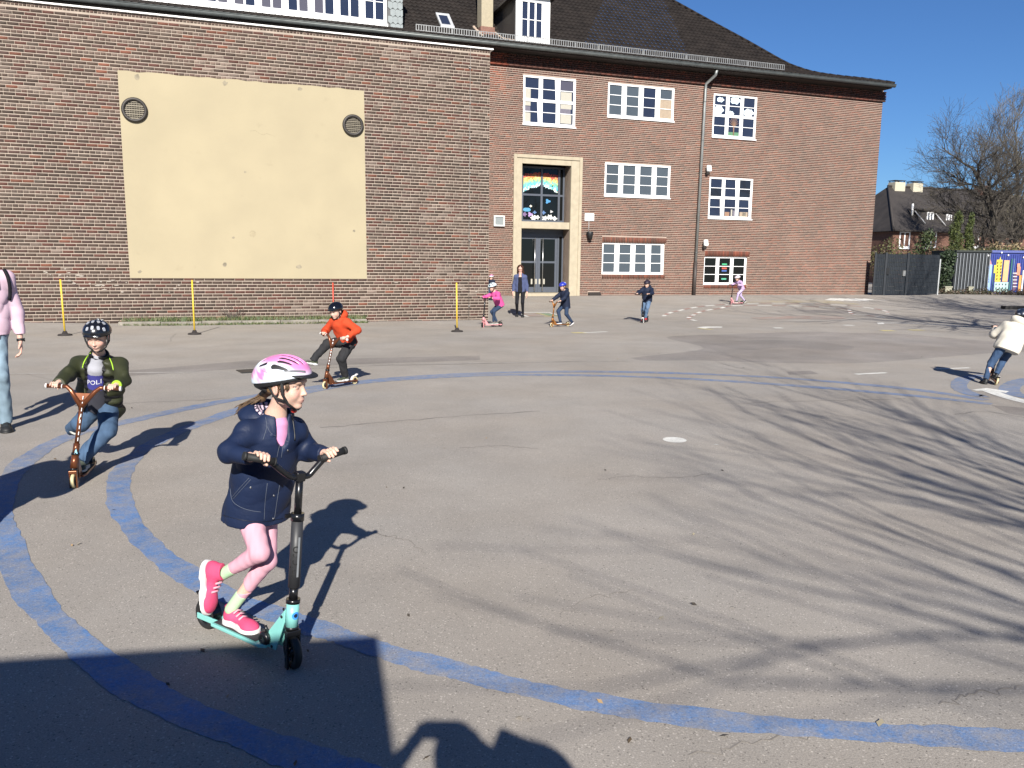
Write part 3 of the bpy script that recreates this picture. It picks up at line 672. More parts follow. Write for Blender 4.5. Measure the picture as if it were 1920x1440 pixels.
fo, P = window(school, *WINS['w3'], qf, 3, (.24, .76), lambda i, k: G_NAVY, trans=(.5,))
M_PAPER = mat('paper_white', (.62, .74, .80), .8, var=.05); M_PBROWN = mat('paper_brown', (.25, .15, .10), .8); M_PGRN = mat('paper_green', (.08, .18, .10), .8)
def cloud(fo, s, z, w, h, m=M_PAPER, name='paper_cloud'):
    pts = [(s+w*math.cos(t)*(1+.13*math.cos(5*t)), z+h*math.sin(t)*(1+.16*math.cos(6*t+1))) for t in np.linspace(0, 6.28, 30)[:-1]]
    return MB().prism([wp(x, y, qf+.0125) for x, y in pts], WN*.003).build(name, m, fo)
for i, dx, dz, w, h in [(3, 0, .04, .17, .10), (2, -.06, .02, .23, .18), (7, .02, .06, .25, .15), (6, -.17, -.09, .14, .10), (10, .0, -.0, .25, .16)]:
    x0, x1, za, zb = P[i]; cloud(fo, (x0+x1)/2+dx, (za+zb)/2+dz, w, h)
x0, x1, za, zb = P[5]; xm = (x0+x1)/2; mb = MB(); z0 = P[4][2]
mb.tube([wp(xm, z0, qf+.006), wp(xm, z0+.45, qf+.006)], .03, 5)
for k in range(9): t = -1.2+k*.3; mb.tube([wp(xm, z0+.40, qf+.006), wp(xm+.26*math.sin(t), z0+.42+.38*math.cos(t), qf+.006)], [.016, .007], 5)
mb.build('paper_tree', M_PBROWN, fo); stick(fo, 'paper_grass', P[4][0]+.03, P[4][1]-.03, z0+.0, z0+.16, M_PGRN)
fo, P = window(school, *WINS['w4'], qf, 3, (.24, .76), lambda i, k: G_DARK if (i == 2 and k > 1) or (i == 0 and k == 2) else G_NAVY, trans=(.5,))
for i, m, f in [(4, M_PBROWN, (.1, .5, 0, .5)), (4, G_CREAM, (.62, .74, 0, .8)), (8, G_TAN, (.15, .85, 0, .55)), (8, G_CREAM, (.4, .7, .1, .5)), (4, G_DUSK, (.78, .98, 0, .7))]:
    x0, x1, za, zb = P[i]; stick(fo, 'shelf_item', x0+(x1-x0)*f[0], x0+(x1-x0)*f[1], za+(zb-za)*f[2], za+(zb-za)*f[3], m)
fo, P = window(school, *WINS['w5'], qf+.06, 3, (.333, .667), lambda i, k: G_BLACK, sill=False)
for k, c, h in [(5, (.05, .35, .16), .25), (4, (.45, .08, .05), .75), (4, (.05, .1, .3), .45), (3, (.08, .35, .22), .45)]:
    x0, x1, za, zb = P[k]; zz = za+(zb-za)*h; stick(fo, 'lit_label', (x0+x1)/2-.13, (x0+x1)/2+.13, zz-.035, zz+.035, mat('label_%d%d' % (k, int(h*100)), c, .6), q=qf+.068)
# tilted sashes
for key, i, k in [('w1', 1, 1), ('w4', 1, 1), ('w4', 2, 0), ('w4', 0, 0), ('w1', 0, 0), ('low', 2, 0), ('low', 3, 0)]:
    a, b, c, d = WINS[key]; cols = 4 if key == 'low' else 3; mull = .19 if cols == 4 else .15; w = (b-a-.15-(cols-1)*mull)/cols; x1 = a+.075+i*(w+mull)+w
    za = c+.1 if key == 'low' or k == 0 else (c+d)/2+.06; zb = (d-.08) if key == 'low' or k == 1 else (c+d)/2-.05; q0 = qf+(.05 if key == 'low' else 0)
    MB().prism([wp(x1-.075, zb, q0-.006), wp(x1-.03, za, q0-.006), wp(x1-.015, za, q0-.006), wp(x1-.03, zb, q0-.006)], -WN*.02).build('tilted_sash_edge', M_FRAME, school)
# entrance: stone surround, window over the door, double door
M_STONE = mat('sandstone', (.36, .31, .225), .9, var=.12, scale=5, bump=.3, bscale=50); M_DOOR = mat('door_grey', (.075, .085, .105), .45, .1, .06)
mb = MB(); q0 = Q_MAIN-.10
mb.wall(SUR[0], DOOR[0], .28, SUR[3], q0, Q_MAIN+.9); mb.wall(DOOR[1], SUR[1], .28, SUR[3], q0, Q_MAIN+.9); mb.wall(DOOR[0], DOOR[1], DOOR[3], SUR[3], q0+.003, Q_MAIN+.9)
mb.wall(DOOR[0], DOOR[1], 3.06, 3.34, Q_MAIN-.02, Q_MAIN+.9)
mb.wall(SUR[0]-.03, SUR[0]+.10, .28, SUR[3]+.05, q0-.04, q0+.001); mb.wall(SUR[1]-.10, SUR[1]+.03, .28, SUR[3]+.05, q0-.04, q0+.001); mb.wall(SUR[0]+.101, SUR[1]-.101, SUR[3]-.09, SUR[3]+.05, q0-.04, q0+.002)
mb.wall(DOOR[0], DOOR[1], .24, .43, q0-.25, Q_MAIN+.9); mb.build('door_surround', M_STONE, school, bevel=.012)
qd = Q_MAIN+.60
f = MB(); xs = [11.42, 11.62, 12.55, 13.42, 13.5]
f.wall(11.38, 13.51, 5.53, 5.61, qd-.03, qd+.05); f.wall(11.38, 13.51, 3.35, 3.44, qd-.03, qd+.05); f.wall(11.38, 13.51, 4.42, 4.50, qd-.028, qd+.05)
for x, w in [(11.38, .07), (11.58, .09), (12.44, .09), (13.22, .09), (13.44, .07)]: f.wall(x, x+w, 3.44, 5.53, qd-.032, qd+.05)
fo = f.build('hall_window', M_DOOR, school)
for x0, x1 in [(11.45, 11.58), (11.67, 12.44), (12.53, 13.22), (13.31, 13.44)]:
    for z0, z1 in [(3.44, 4.42), (4.50, 5.53)]: MB().wall(x0, x1, z0, z1, qd+.01, qd+.02).build('pane', G_BLACK, fo)
# paper rainbow on the panes
rr = random.Random(12); V = []; F = []; C_ = []
bandc = [(.42, .07, .06), (.55, .22, .08), (.62, .50, .15), (.35, .55, .22), (.14, .45, .33), (.10, .40, .48), (.50, .62, .62)]
for k in range(1100):
    x = rr.uniform(11.68, 13.20); t = rr.random(); top = 5.32-.10*((x-12.45)/.8)**2; bot = 4.86-.28*abs((x-12.45)/.8)**1.5
    z = top+(bot-top)*t+rr.gauss(0, .02); w, h = rr.uniform(.018, .035), rr.uniform(.025, .06)
    if 12.43 < x < 12.54: continue
    c = bandc[min(6, max(0, int(t*7+rr.gauss(0, .5))))]; n = len(V)
    if z-h < 4.52: continue
    V += [wp(x-w, z-h, qd+.006-.00002*(k % 100)), wp(x+w, z-h*.6, qd+.006-.00002*(k % 100)), wp(x+w*.8, z+h, qd+.006-.00002*(k % 100)), wp(x-w, z+h*.7, qd+.006-.00002*(k % 100))]; F.append((n, n+1, n+2, n+3)); C_.append([v*rr.uniform(.8, 1.2) for v in c])
me = quads_np('paper_rainbow', in_frame(school, np.array(V)), F, np.array(C_)); link('paper_rainbow', me, mat('craft_paper', (1, 1, 1), .8, var=0, attr='Col'), fo)
def blob(fo, s, z, r, m, name, n=5, k=.3, q=None):
    pts = [(s+r*math.cos(t)*(1+k*math.cos(n*t)), z+r*.8*math.sin(t)*(1+k*math.cos(n*t))) for t in np.linspace(0, 6.28, 26)[:-1]]
    return MB().prism([wp(x, y, qd+.008) for x, y in pts], WN*.004).build(name, m, fo)
for s, z, r, c, nm, n in [(12.78, 4.22, .10, (.06, .22, .42), 'paper_bird', 3), (12.02, 4.0, .05, (.62, .6, .5), 'paper_flower', 4), (11.85, 3.85, .13, (.07, .25, .40), 'paper_bird', 2), (11.74, 3.66, .10, (.16, .1, .2), 'paper_flower', 5), (12.0, 3.66, .10, (.32, .22, .42), 'paper_flower', 3), (12.15, 3.53, .12, (.62, .62, .6), 'paper_flower', 6),
                          (12.32, 3.55, .09, (.62, .62, .6), 'paper_flower', 5), (12.66, 3.52, .11, (.6, .6, .58), 'paper_flower', 5), (12.88, 3.57, .12, (.6, .6, .58), 'paper_flower', 6), (13.10, 3.52, .10, (.6, .6, .58), 'paper_flower', 4), (12.6, 3.75, .08, (.08, .15, .3), 'paper_tree', 4), (12.2, 3.75, .07, (.08, .15, .3), 'paper_tree', 4), (12.95, 3.8, .06, (.4, .4, .4), 'paper_flower', 3)]:
    blob(fo, s, z, r, mat('craft_%d_%d' % (int(s*100), int(z*100)), c, .8), nm, n)
qd = Q_MAIN+.62
f = MB(); f.wall(11.38, 13.51, 2.78, 2.88, qd-.04, qd+.06)
f.wall(11.38, 13.51, 2.885, 3.06, qd, qd+.05)
for x, w in [(11.40, .1), (13.24, .08), (13.45, .06)]: f.wall(x, x+w, .43, 2.78, qd-.045, qd+.06)
fo = f.build('door_frame', M_DOOR, school); MB().wall(13.32, 13.45, .45, 2.78, qd, qd+.01).build('pane', G_BLACK, fo)
for x0, x1, hx in [(11.505, 12.37, 12.20), (12.375, 13.235, 12.56)]:
    f = MB(); f.wall(x0, x0+.10, .44, 2.775, qd-.03, qd+.02); f.wall(x1-.10, x1, .44, 2.775, qd-.03, qd+.02); f.wall(x0+.10, x1-.10, 2.66, 2.775, qd-.03, qd+.02); f.wall(x0+.10, x1-.10, .44, .66, qd-.03, qd+.02); f.wall(x0+.10, x1-.10, 1.66, 1.74, qd-.028, qd+.02)
    do = f.build('door_leaf', M_DOOR, school)
    for z0, z1 in [(.66, 1.66), (1.74, 2.66)]: MB().wall(x0+.1, x1-.1, z0, z1, qd-.004, qd+.004).build('pane', G_BLACK, do)
    mb = MB(); mb.tube([wp(hx, .5, qd-.11), wp(hx, 2.7, qd-.11)], .018, 8)
    for z in (.6, 1.7, 2.6): mb.tube([wp(hx, z, qd-.11), wp(hx, z, qd-.02)], .012, 6)
    mb.build('door_handle', mat('steel_bar', (.5, .5, .5), .3, .9), do)
    for k in (-.10, .10): stick(do, 'door_notice', hx+k-.035, hx+k+.035, .78, 1.0, G_CREAM, q=qd-.034)
# small things fixed to the wall
t = thing('notice_case', 'grey glazed notice case on the wall left of the stone doorway', 'notice case', wp(10.42, 3.1, Q_MAIN))
mb = MB()
for a, b, c, d in [(10.19, 10.65, 3.48, 3.54), (10.19, 10.65, 3.11, 3.17), (10.19, 10.25, 3.17, 3.48), (10.59, 10.65, 3.17, 3.48)]: mb.wall(a, b, c, d, Q_MAIN-.09, Q_MAIN)
mb.build('case', mat('case_grey', (.5, .5, .48), .5), t); MB().wall(10.25, 10.59, 3.17, 3.48, Q_MAIN-.06, Q_MAIN-.004).build('front', mat('case_pane', (.22, .24, .24), .3), t)
t = thing('wall_sign', 'small white sign with a grey emblem right of the stone doorway', 'sign', wp(14.4, 3.4, Q_MAIN))
MB().wall(14.2, 14.62, 3.44, 3.74, Q_MAIN-.05, Q_MAIN).build('plate', M_WTRIM, t)
mb = MB(); rr = random.Random(5)
for k in range(16):
    a = rr.uniform(14.27, 14.50); c = rr.uniform(3.50, 3.66); mb.wall(a, a+rr.uniform(.02, .06), c, c+rr.uniform(.01, .04), Q_MAIN-.054-k*.0002, Q_MAIN-.0502)
mb.build('emblem', mat('emblem_grey', (.28, .27, .30), .7), t)
t = thing('wall_lamp', 'black downward wall lamp hanging under the small white sign', 'lamp', wp(14.41, 2.7, Q_MAIN))
mb = MB(); mb.tube([wp(14.40, 3.44, Q_MAIN-.02), wp(14.40, 2.99, Q_MAIN-.02)], .014, 6); mb.build('cable_duct', mat('duct_grey', (.35, .34, .33), .5), t)
mb = MB(); mb.tube([wp(14.41, 2.99, Q_MAIN-.12), wp(14.41, 2.94, Q_MAIN-.12), wp(14.42, 2.66, Q_MAIN-.12)], [.13, .15, .09], 12); mb.boxm(wp(14.41, 2.95, Q_MAIN-.04), WD*.05, WN*.04, A(0, 0, .04)); mb.build('lamp_shade', mat('lamp_black', (.012, .012, .013), .5), t)
for (s, z), lb, w in [((20.0, 5.80), 'white floodlight beside the drainpipe above the middle right window', .09), ((20.02, 2.60), 'white floodlight beside the drainpipe above the lowest right window', .085)]:
    t = thing('floodlight', lb, 'light', wp(s, z, Q_MAIN), 'floodlights by the drainpipe')
    mb = MB(); mb.boxm(wp(s+.02, z+.02, Q_MAIN-.16), WD*w*1.1, WN*.05+A(0, 0, .02), A(0, 0, .13)-WN*.03); mb.build('housing', M_WTRIM, t, bevel=.015)
    mb = MB(); mb.tube([wp(s-.05, z-.02, Q_MAIN), wp(s-.05, z-.1, Q_MAIN-.12)], .02, 6); mb.boxm(wp(s-.03, z-.15, Q_MAIN-.12), WD*.06, WN*.05, A(0, 0, .06)); mb.build('bracket', M_DKM, t)
t = thing('cellar_vent', 'black low vent hood at the wall foot right of the doorway', 'vent', wp(14.7, .3, Q_MAIN)); mb = MB(); mb.prism([wp(14.45, .30, Q_MAIN-.20), wp(14.45, .46, Q_MAIN-.04), wp(14.45, .46, Q_MAIN), wp(14.45, .30, Q_MAIN)], WD*.56)
mb.build('hood', M_DKM, t)
mb = MB()
for k in range(6): mb.boxm(wp(14.5+k*.09, .36, Q_MAIN-.145), WD*.008, WN*.07-A(0, 0, .07), A(0, 0, .004)+WN*.004)
mb.build('hood_rib', M_IRON, t)
# drainpipe
dp = thing('drainpipe', 'zinc drainpipe with dark lower end running down the brick wall', 'drainpipe', wp(19.6, .3, Q_MAIN))
M_ZINC = mat('zinc', (.26, .27, .26), .5, .5, .15, 4); M_ZINCD = mat('zinc_dark', (.115, .125, .12), .5, .4, .2, 4)
MB().tube([wp(19.84, 9.80, QE+.02), wp(19.84, 9.62, QE+.08), wp(19.72, 9.35, Q_MAIN-.1), wp(19.70, 9.1, Q_MAIN-.1), wp(19.6, 1.75, Q_MAIN-.1)], .062, 12).build('pipe', M_ZINC, dp)
MB().tube([wp(19.6, 1.80, Q_MAIN-.1), wp(19.58, .30, Q_MAIN-.1)], .08, 12).build('standpipe', mat('pipe_brown', (.045, .036, .032), .6), dp)
mb = MB()
for z in np.arange(2.2, 9.2, 1.6): mb.disc_ring(wp(19.6+.1*(z-1.75)/7.3, z, Q_MAIN-.1), A(0, 0, 1), .05, .07, .04, 12)
mb.build('pipe_clip', M_ZINCD, dp)
# -------- roof
prof = [(0, 0), (.96, .30), (1.65, .48), (2.37, .71), (2.8, .91), (3.3, 1.22), (3.75, 1.6), (4.3, 2.1), (4.77, 2.52), (6.09, 3.66), (7.56, 4.95), (10.0, 7.0)]
pt = np.array([p[0] for p in prof]); pz = np.array([p[1] for p in prof])
SC, ZE = 29.31, 10.0
def rz_(t): return ZE+np.interp(t, pt, pz)
SL = -9.0
M_TILE = mat('roof_tile', (.015, .0118, .0102), .6, var=.40, scale=2.0, bump=.2, bscale=30); M_TILE.node_tree.nodes['Principled BSDF'].inputs['Specular IOR Level'].default_value = .15
V = []; Q = []; nrow = 0; ts = []; t = 0.0
while t < 9.6:
    ts.append(t); sl = (rz_(t+.05)-rz_(t))/.05; t += .30/math.sqrt(1+sl*sl)
ts.append(t)
for i in range(len(ts)-1):
    t0, t1 = ts[i], ts[i+1]; send = SC-t0-.02; ns = int((send-SL)/.055); n0 = len(V)
    for k in range(ns+1):
        s = SL+(send-SL)*k/ns; ph = 2*math.pi*s/.22; w = .018*(math.sin(ph)+.35*math.sin(2*ph))
        se = min(s, SC-t1-.0)
        V.append(wp(s, rz_(t0)+w*1.4+.048, QE+t0-.03)); V.append(wp(s, rz_(t0)+w*1.4+.0, QE+t0-.022)); V.append(wp(s if s < SC-t1 else SC-t1+(s-(SC-t1))*.0, rz_(t1)+w+.004, QE+t1))
    for k in range(ns):
        a = n0+3*k; Q.append((a, a+3, a+5, a+2)); Q.append((a+1, a+4, a+3, a))
me = quads_np('roof_tiles', in_frame(school, np.array(V)), Q); link('roof_tiles', me, M_TILE, school, 'stuff')
mb = MB()                                       # hidden hip end and the back of the roof
for i in range(len(ts)-1):
    t0, t1 = ts[i], ts[i+1]; mb.add([wp(SC-t0, rz_(t0), QE+t0), wp(SC-t0, rz_(t0), 43-t0*.6), wp(SC-t1, rz_(t1), 43-t1*.6), wp(SC-t1, rz_(t1), QE+t1)], [(0, 1, 2, 3)])
mb.add([wp(SL, rz_(9.6), QE+9.6), wp(SC-9.6, rz_(9.6), QE+9.6), wp(SC-9.6, ZE, 50), wp(SL, ZE, 50)], [(0, 1, 2, 3)]); mb.build('roof_side', M_TILE, school)
mb = MB(); t = .0
while t < 9.4:
    t1 = t+.25; mb.tube([wp(SC-t+.03, rz_(t)+.035, QE+t-.03), wp(SC-t1, rz_(t1)+.055, QE+t1)], [.055, .065], 6); t = t1
mb.build('hip_caps', M_TILE, school)
MB().wall(SL, SC-.05, 9.80, 9.86, QE+.04, Q_MAIN+.3).build('soffit', mat('soffit_dark', (.030, .022, .018), .8), school)
MB().wall(SL, SC, 9.86, 10.02, QE+.03, QE+.06).build('fascia', mat('soffit_dark', (.03, .022, .018)), school)
mb = MB(); ring = []                            # half round gutter
n = 8; P0 = []
for s in (SL, SC+.02):
    for k in range(n+1): t = math.pi*k/n; P0.append(wp(s, 9.93-.115*math.sin(t), QE-.06+.085*math.cos(t)))
    for k in range(n, -1, -1): t = math.pi*k/n; P0.append(wp(s, 9.935-.10*math.sin(t), QE-.06+.072*math.cos(t)))
m2 = 2*(n+1); mb.add(P0, [(k, (k+1) % m2, m2+(k+1) % m2, m2+k) for k in range(m2)]+[tuple(range(m2))[::-1], tuple(range(m2, 2*m2))], True)
mb.tube([wp(SL, 9.945, QE-.147), wp(SC+.02, 9.945, QE-.147)], .016, 6); mb.build('gutter', M_ZINCD, school)
# snow guard
sg = thing('snow_guard', 'galvanised snow guard fence standing along the roof eave', 'snow guard', wp(7, 10.1, QE+.5))
M_GALV = mat('galvanised', (.27, .27, .26), .45, .5, .15, 6); qg = QE+.5; zb = rz_(.5)+.04
S0g, S1g = 7.02, 23.62
mb = MB(); mb.wall(S0g, S1g, zb+.225, zb+.25, qg-.008, qg+.008); mb.wall(S0g, S1g, zb+.02, zb+.045, qg-.008, qg+.008); mb.build('rail', M_GALV, sg)
mb = MB(); s = S0g
while s < S1g: mb.wall(s, s+.03, zb+.045, zb+.225, qg-.005, qg+.005); s += .098
mb.build('bars', M_GALV, sg, 'stuff'); s = S0g+.4
while s < S1g:
    MB().boxm(wp(s, zb+.10, qg+.02), WD*.018, WN*.006, A(0, 0, .16)).add([], []).boxm(wp(s, zb-.02, qg+.1), WD*.015, WN*.14-A(0, 0, .045), A(0, 0, .006)).build('bracket', M_GALV, sg); s += 1.02
# dormer with the window band (its right end shows)
M_SLATE = mat('slate', (.20, .225, .225), .55, var=.15, scale=6)
qdm = 32.0; DZ0, DZ1 = 10.60, 13.4
mb = MB(); mb.wall(-8.5, 6.17, DZ0-.12, DZ0+.02, qdm+.003, 36); mb.wall(-8.5, 6.75, DZ1, DZ1+.3, qdm-.3, 38); mb.wall(6.175, 6.74, DZ0-.6, DZ1, qdm+.05, 37.5); mb.wall(-8.5, 6.17, DZ0+.02, DZ1, qdm+.12, 37); mb.build('dormer', mat('dormer_core', (.1, .1, .1), .8), school)
for r in range(14):                              # slates on its right flank, laid in rows
    for k in range(3):
        s0 = 6.18+k*.19+(.09 if r % 2 else 0); s1 = min(s0+.185, 6.75)
        if s1-s0 < .04: continue
        z1 = DZ0-.5+r*.26+.30; z0 = z1-.29; sm = (s0+s1)/2
        MB().prism([wp(s0, z1, qdm+.045-.004*0), wp(s0, z0+.08, qdm+.03), wp(sm, z0, qdm+.026), wp(s1, z0+.08, qdm+.03), wp(s1, z1, qdm+.045)], WN*.010).build('slate', M_SLATE, school)
s = 6.13
for k in range(9):
    fo, P = window(school, s-.93, s, DZ0, DZ1, qdm+.02, 2, (.25, .5, .75), (lambda k: (lambda i, j: G_NAVY if k < 2 else G_ROLL if (k+i) % 3 else G_NAVY))(k), sill=False, fr=.10, mull=.03)
    s -= .935
    if s < -2.2: break
MB().wall(-8.4, 6.16, DZ0-.10, DZ0-.003, qdm-.06, qdm+.1).build('dormer_sill', M_WTRIM, school)
# single dormer
a, b = 11.22, 12.66; z0 = 10.40; z1 = 12.1; qs_ = 31.62
mb = MB(); mb.wall(a, a+.2, z0, z1, qs_, qs_+.12); mb.wall(b-.27, b, z0-.1, z1, qs_, qs_+.12); mb.wall(a+.2, b-.27, z0, z0+.13, qs_, qs_+.12); mb.wall(a+.2, b-.27, z1-.12, z1, qs_, qs_+.12); mb.build('single_dormer', M_WTRIM, school)
window(school, a+.2, b-.27, z0+.13, z1-.12, qs_+.05, 3, (.5,), lambda i, k: G_NAVY, sill=False, fr=.05, mull=.03)
M_ROOFD = mat('dormer_roof', (.045, .04, .038), .6, var=.2)
mb = MB(); mb.wall(a+.02, a+.06, z0-.4, z1, qs_+.13, 34.5); mb.wall(b-.06, b-.02, z0-.4, z1, qs_+.13, 34.5); mb.build('dormer_cheek', M_ROOFD, school)
mb = MB(); mb.wall(a-.18, b+.18, z1+.003, z1+.10, qs_-.18, 35.5); mb.prism([wp(a-.18, z1+.1, qs_-.18), wp(b+.18, z1+.1, qs_-.18), wp((a+b)/2, z1+.8, qs_-.1)], -WN*4); mb.build('dormer_roof', M_ROOFD, school)
# chimney, skylight
M_CHIM = mat('chimney_render', (.33, .285, .20), .9, var=.12, bump=.2)
mb = MB(); mb.wall(10.36, 10.86, 11.32, 15.5, 33.5, 34.1); mb.build('chimney', M_CHIM, school)
mb = MB(); mb.wall(10.30, 10.92, 10.6, 11.33, 33.42, 34.2); mb.build('chimney_base', mat('old_brick', (.19, .10, .075), .9, var=.3, scale=12), school)
mb = MB(); rr = random.Random(3)
for k in range(26):
    t = k/25; tt = 3.5-t*.9 if k % 2 else 3.5-t*2.2; c = wp(10.16+.10*t if k % 2 else 10.98+.22*t, rz_(tt)+.05, QE+tt); mb.boxm(c+A(0, 0, rr.uniform(0, .03)), WD*rr.uniform(.03, .06), WN*.05, A(0, 0, .03))
mb.build('flashing', mat('old_mortar', (.36, .28, .22), .95, var=.3, scale=20), school)
def on_roof(s, t, up): return wp(s, rz_(t)+up, QE+t)
mb = MB(); t0, t1 = 3.25, 3.92
for (s0_, s1_, ta, tb) in [(8.66, 8.74, t0, t1), (9.12, 9.24, t0, t1), (8.66, 9.24, t0-.12, t0), (8.66, 9.24, t1, t1+.08)]:
    P4 = [on_roof(s0_, ta, .05), on_roof(s1_, ta, .05), on_roof(s1_, tb, .05), on_roof(s0_, tb, .05)]; mb.prism(P4, A(0, 0, .10))
sk = mb.build('skylight', mat('skylight_frame', (.55, .56, .56), .4, .3), school); MB().prism([on_roof(8.74, t0, .07), on_roof(9.12, t0, .07), on_roof(9.12, t1, .07), on_roof(8.74, t1, .07)], A(0, 0, .05)).build('pane', G_NAVY, sk)
# ------------------------------------------------------------------ background and yard furniture
def bush_mesh(name, clumps, n, size, cols, m, parent, seed=1, flat=0.0):
    """foliage as many small bent leaf clusters spread through ellipsoid clumps [(centre, radii, weight)]"""
    rg = np.random.default_rng(seed); w = np.array([c[2] for c in clumps], float); w /= w.sum(); idx = rg.choice(len(clumps), n, p=w)
    C0 = np.array([c[0] for c in clumps]); R0 = np.array([c[1] for c in clumps])
    d = rg.normal(size=(n, 3)); d /= np.linalg.norm(d, axis=1)[:, None]; r = rg.random(n)**.45
    P = C0[idx]+d*R0[idx]*r[:, None]
    u = rg.normal(size=(n, 3)); u /= np.linalg.norm(u, axis=1)[:, None]; v = np.cross(u, rg.normal(size=(n, 3))); v /= np.linalg.norm(v, axis=1)[:, None]
    s = size*rg.uniform(.5, 1.3, n)[:, None]; V = np.stack([P-u*s, P+v*s*.45, P+u*s, P-v*s*.45+np.cross(u, v)*s*.3], 1).reshape(-1, 3)
    Q = np.arange(4*n).reshape(-1, 4); c = np.array(cols)[rg.integers(0, len(cols), n)]*rg.uniform(.7, 1.3, n)[:, None]
    me = quads_np(name, in_frame(top_frame(parent), V), Q, c); return link(name, me, m, parent)
M_LEAF = mat('leaf', (.05, .08, .02), .65, var=.1, attr='Col'); M_BARK = mat('bark', (.068, .058, .047), .9, var=.3, scale=6); M_BARKL = mat('bark_light', (.16, .14, .11), .9, var=.3, scale=6)
def bush(name, label, cat, c, clumps, n, size, cols, seed, stems=3, group=None):
    t = thing(name, label, cat, c, group)
    bush_mesh('foliage', [(A(*c)+A(*o), r, w) for o, r, w in clumps], n, size, cols, M_LEAF, t, seed)
    rg = random.Random(seed); mb = MB()
    for k in range(stems):
        o, r, w = clumps[k % len(clumps)]; b = A(*c)+A(o[0]*.4+rg.uniform(-.2, .2), o[1]*.4, -.02); e = A(*c)+A(*o)+A(0, 0, r[2]*.4); mb.tube([b, (b+e)/2+A(.05, 0, 0), e], [.06, .04, .015], 5)
    mb.build('stem', M_BARK, t); return t
def tree_segments(base, rg, h, r0, lean, levels, kids, spread, len0, up=.25, shrink=.72, limb_from=.35, wig=.16):
    """bare branches: list of (points, radii, level)"""
    out = []
    def grow(p, d, L, r, lv):
        n = 5 if lv < 2 else 4 if lv < 3 else 3; P = [p]; R = [r]; dd = unit(d)
        for i in range(n):
            dd = unit(dd+np.array([rg.gauss(0, wig), rg.gauss(0, wig), rg.gauss(0, wig*.65)+up*(.35 if lv else .1)])); p = p+dd*L/n; P.append(p); R.append(r*(1-(i+1)/n*.62))
        out.append((P, R, lv))
        if lv >= levels: return
        for k in range(kids[lv]):
            t = limb_from+(1-limb_from)*(k+rg.random())/kids[lv] if lv == 0 else .25+.75*(k+rg.random())/kids[lv]
            i = min(n-1, int(t*n)); q = P[i]+(P[i+1]-P[i])*(t*n-i); ax = unit(P[i+1]-P[i]); a = rg.uniform(0, 2*math.pi) if lv else k*2.4+rg.uniform(-.4, .4)
            x = unit(np.cross(ax, A(.3, .5, .8))); y = np.cross(ax, x); sp = spread[lv]*rg.uniform(.75, 1.25)
            nd = ax*math.cos(sp)+(x*math.cos(a)+y*math.sin(a))*math.sin(sp)
            grow(q, nd, L*shrink*rg.uniform(.65, 1.1)*(len0 if lv == 0 else 1), max(.0035, R[i]*(.62 if lv == 0 else .6)), lv+1)
    grow(A(*base), A(*lean), h, r0, 0); return out
def bare_tree(label, base, seed, h=8, r0=.22, lean=(0, 0, 1), levels=4, kids=(9, 5, 5, 4), spread=(.85, .75, .7, .7), len0=.62, up=.25, m=None, group=None, buds=None, twig=.006, **kw):
    t = thing('bare_tree', label, 'tree', base, group); rg = random.Random(seed); segs = tree_segments(base, rg, h, r0, lean, levels, kids, spread, len0, up, **kw)
    mb = MB(); mb.tube(segs[0][0], segs[0][1], 10); mb.build('trunk', m or M_BARK, t)
    for lo, hi, nm, k in [(1, 1, 'limb', 6), (2, 2, 'branches', 5), (3, 9, 'twigs', 3)]:
        if lo == 1:
            for P, R, lv in segs:
                if lv == 1: MB().tube(P, R, 6, cap=False).build('limb', m or M_BARK, t)
            continue
        mb = MB()
        for P, R, lv in segs:
            if lo <= lv <= hi: mb.tube(P, [max(twig, x) for x in R], k, cap=False)
        mb.build(nm, m or M_BARK, t, 'stuff')
    if buds:
        tips = [s[0][-1] for s in segs if s[2] >= levels-1]; bush_mesh('buds', [(p, (.35, .35, .35), 1) for p in tips], buds[0], buds[1], buds[2], M_LEAF, t, seed)
    return t

# yellow and red marker poles along the hall
M_POLE = mat('pole_yellow', (.62, .42, .04), .45); M_POLER = mat('pole_red', (.50, .07, .04), .45); M_RUB = mat('rubber_foot', (.025, .02, .018), .8)
for (u, v), (ut, vt), m, lb in [((122, 629), (113, 524), M_POLE, 'yellow marker pole behind the dark green jacket, nearest the pink hoodie'), ((365, 627), (360, 525), M_POLE, 'yellow marker pole below the rendered panel, beside the weedy kerb'),
                                ((857, 622), (856, 530), M_POLE, 'yellow marker pole near the hall corner beside the pink child'), ((626, 604), (624, 530), M_POLER, 'red marker pole behind the orange jacket')]:
    b = ground(u, v); tp = at_y(ut, vt, b[1]); t = thing('marker_pole', lb, 'pole', b, 'marker poles along the hall')
    MB().tube([b+A(0, 0, .03), tp], .019, 10).build('pole', m, t)
    MB().tube([b, b+A(0, 0, .03), b+A(0, 0, .045), b+A(0, 0, .10)], [.15, .14, .06, .035], 14).build('foot', M_RUB, t)
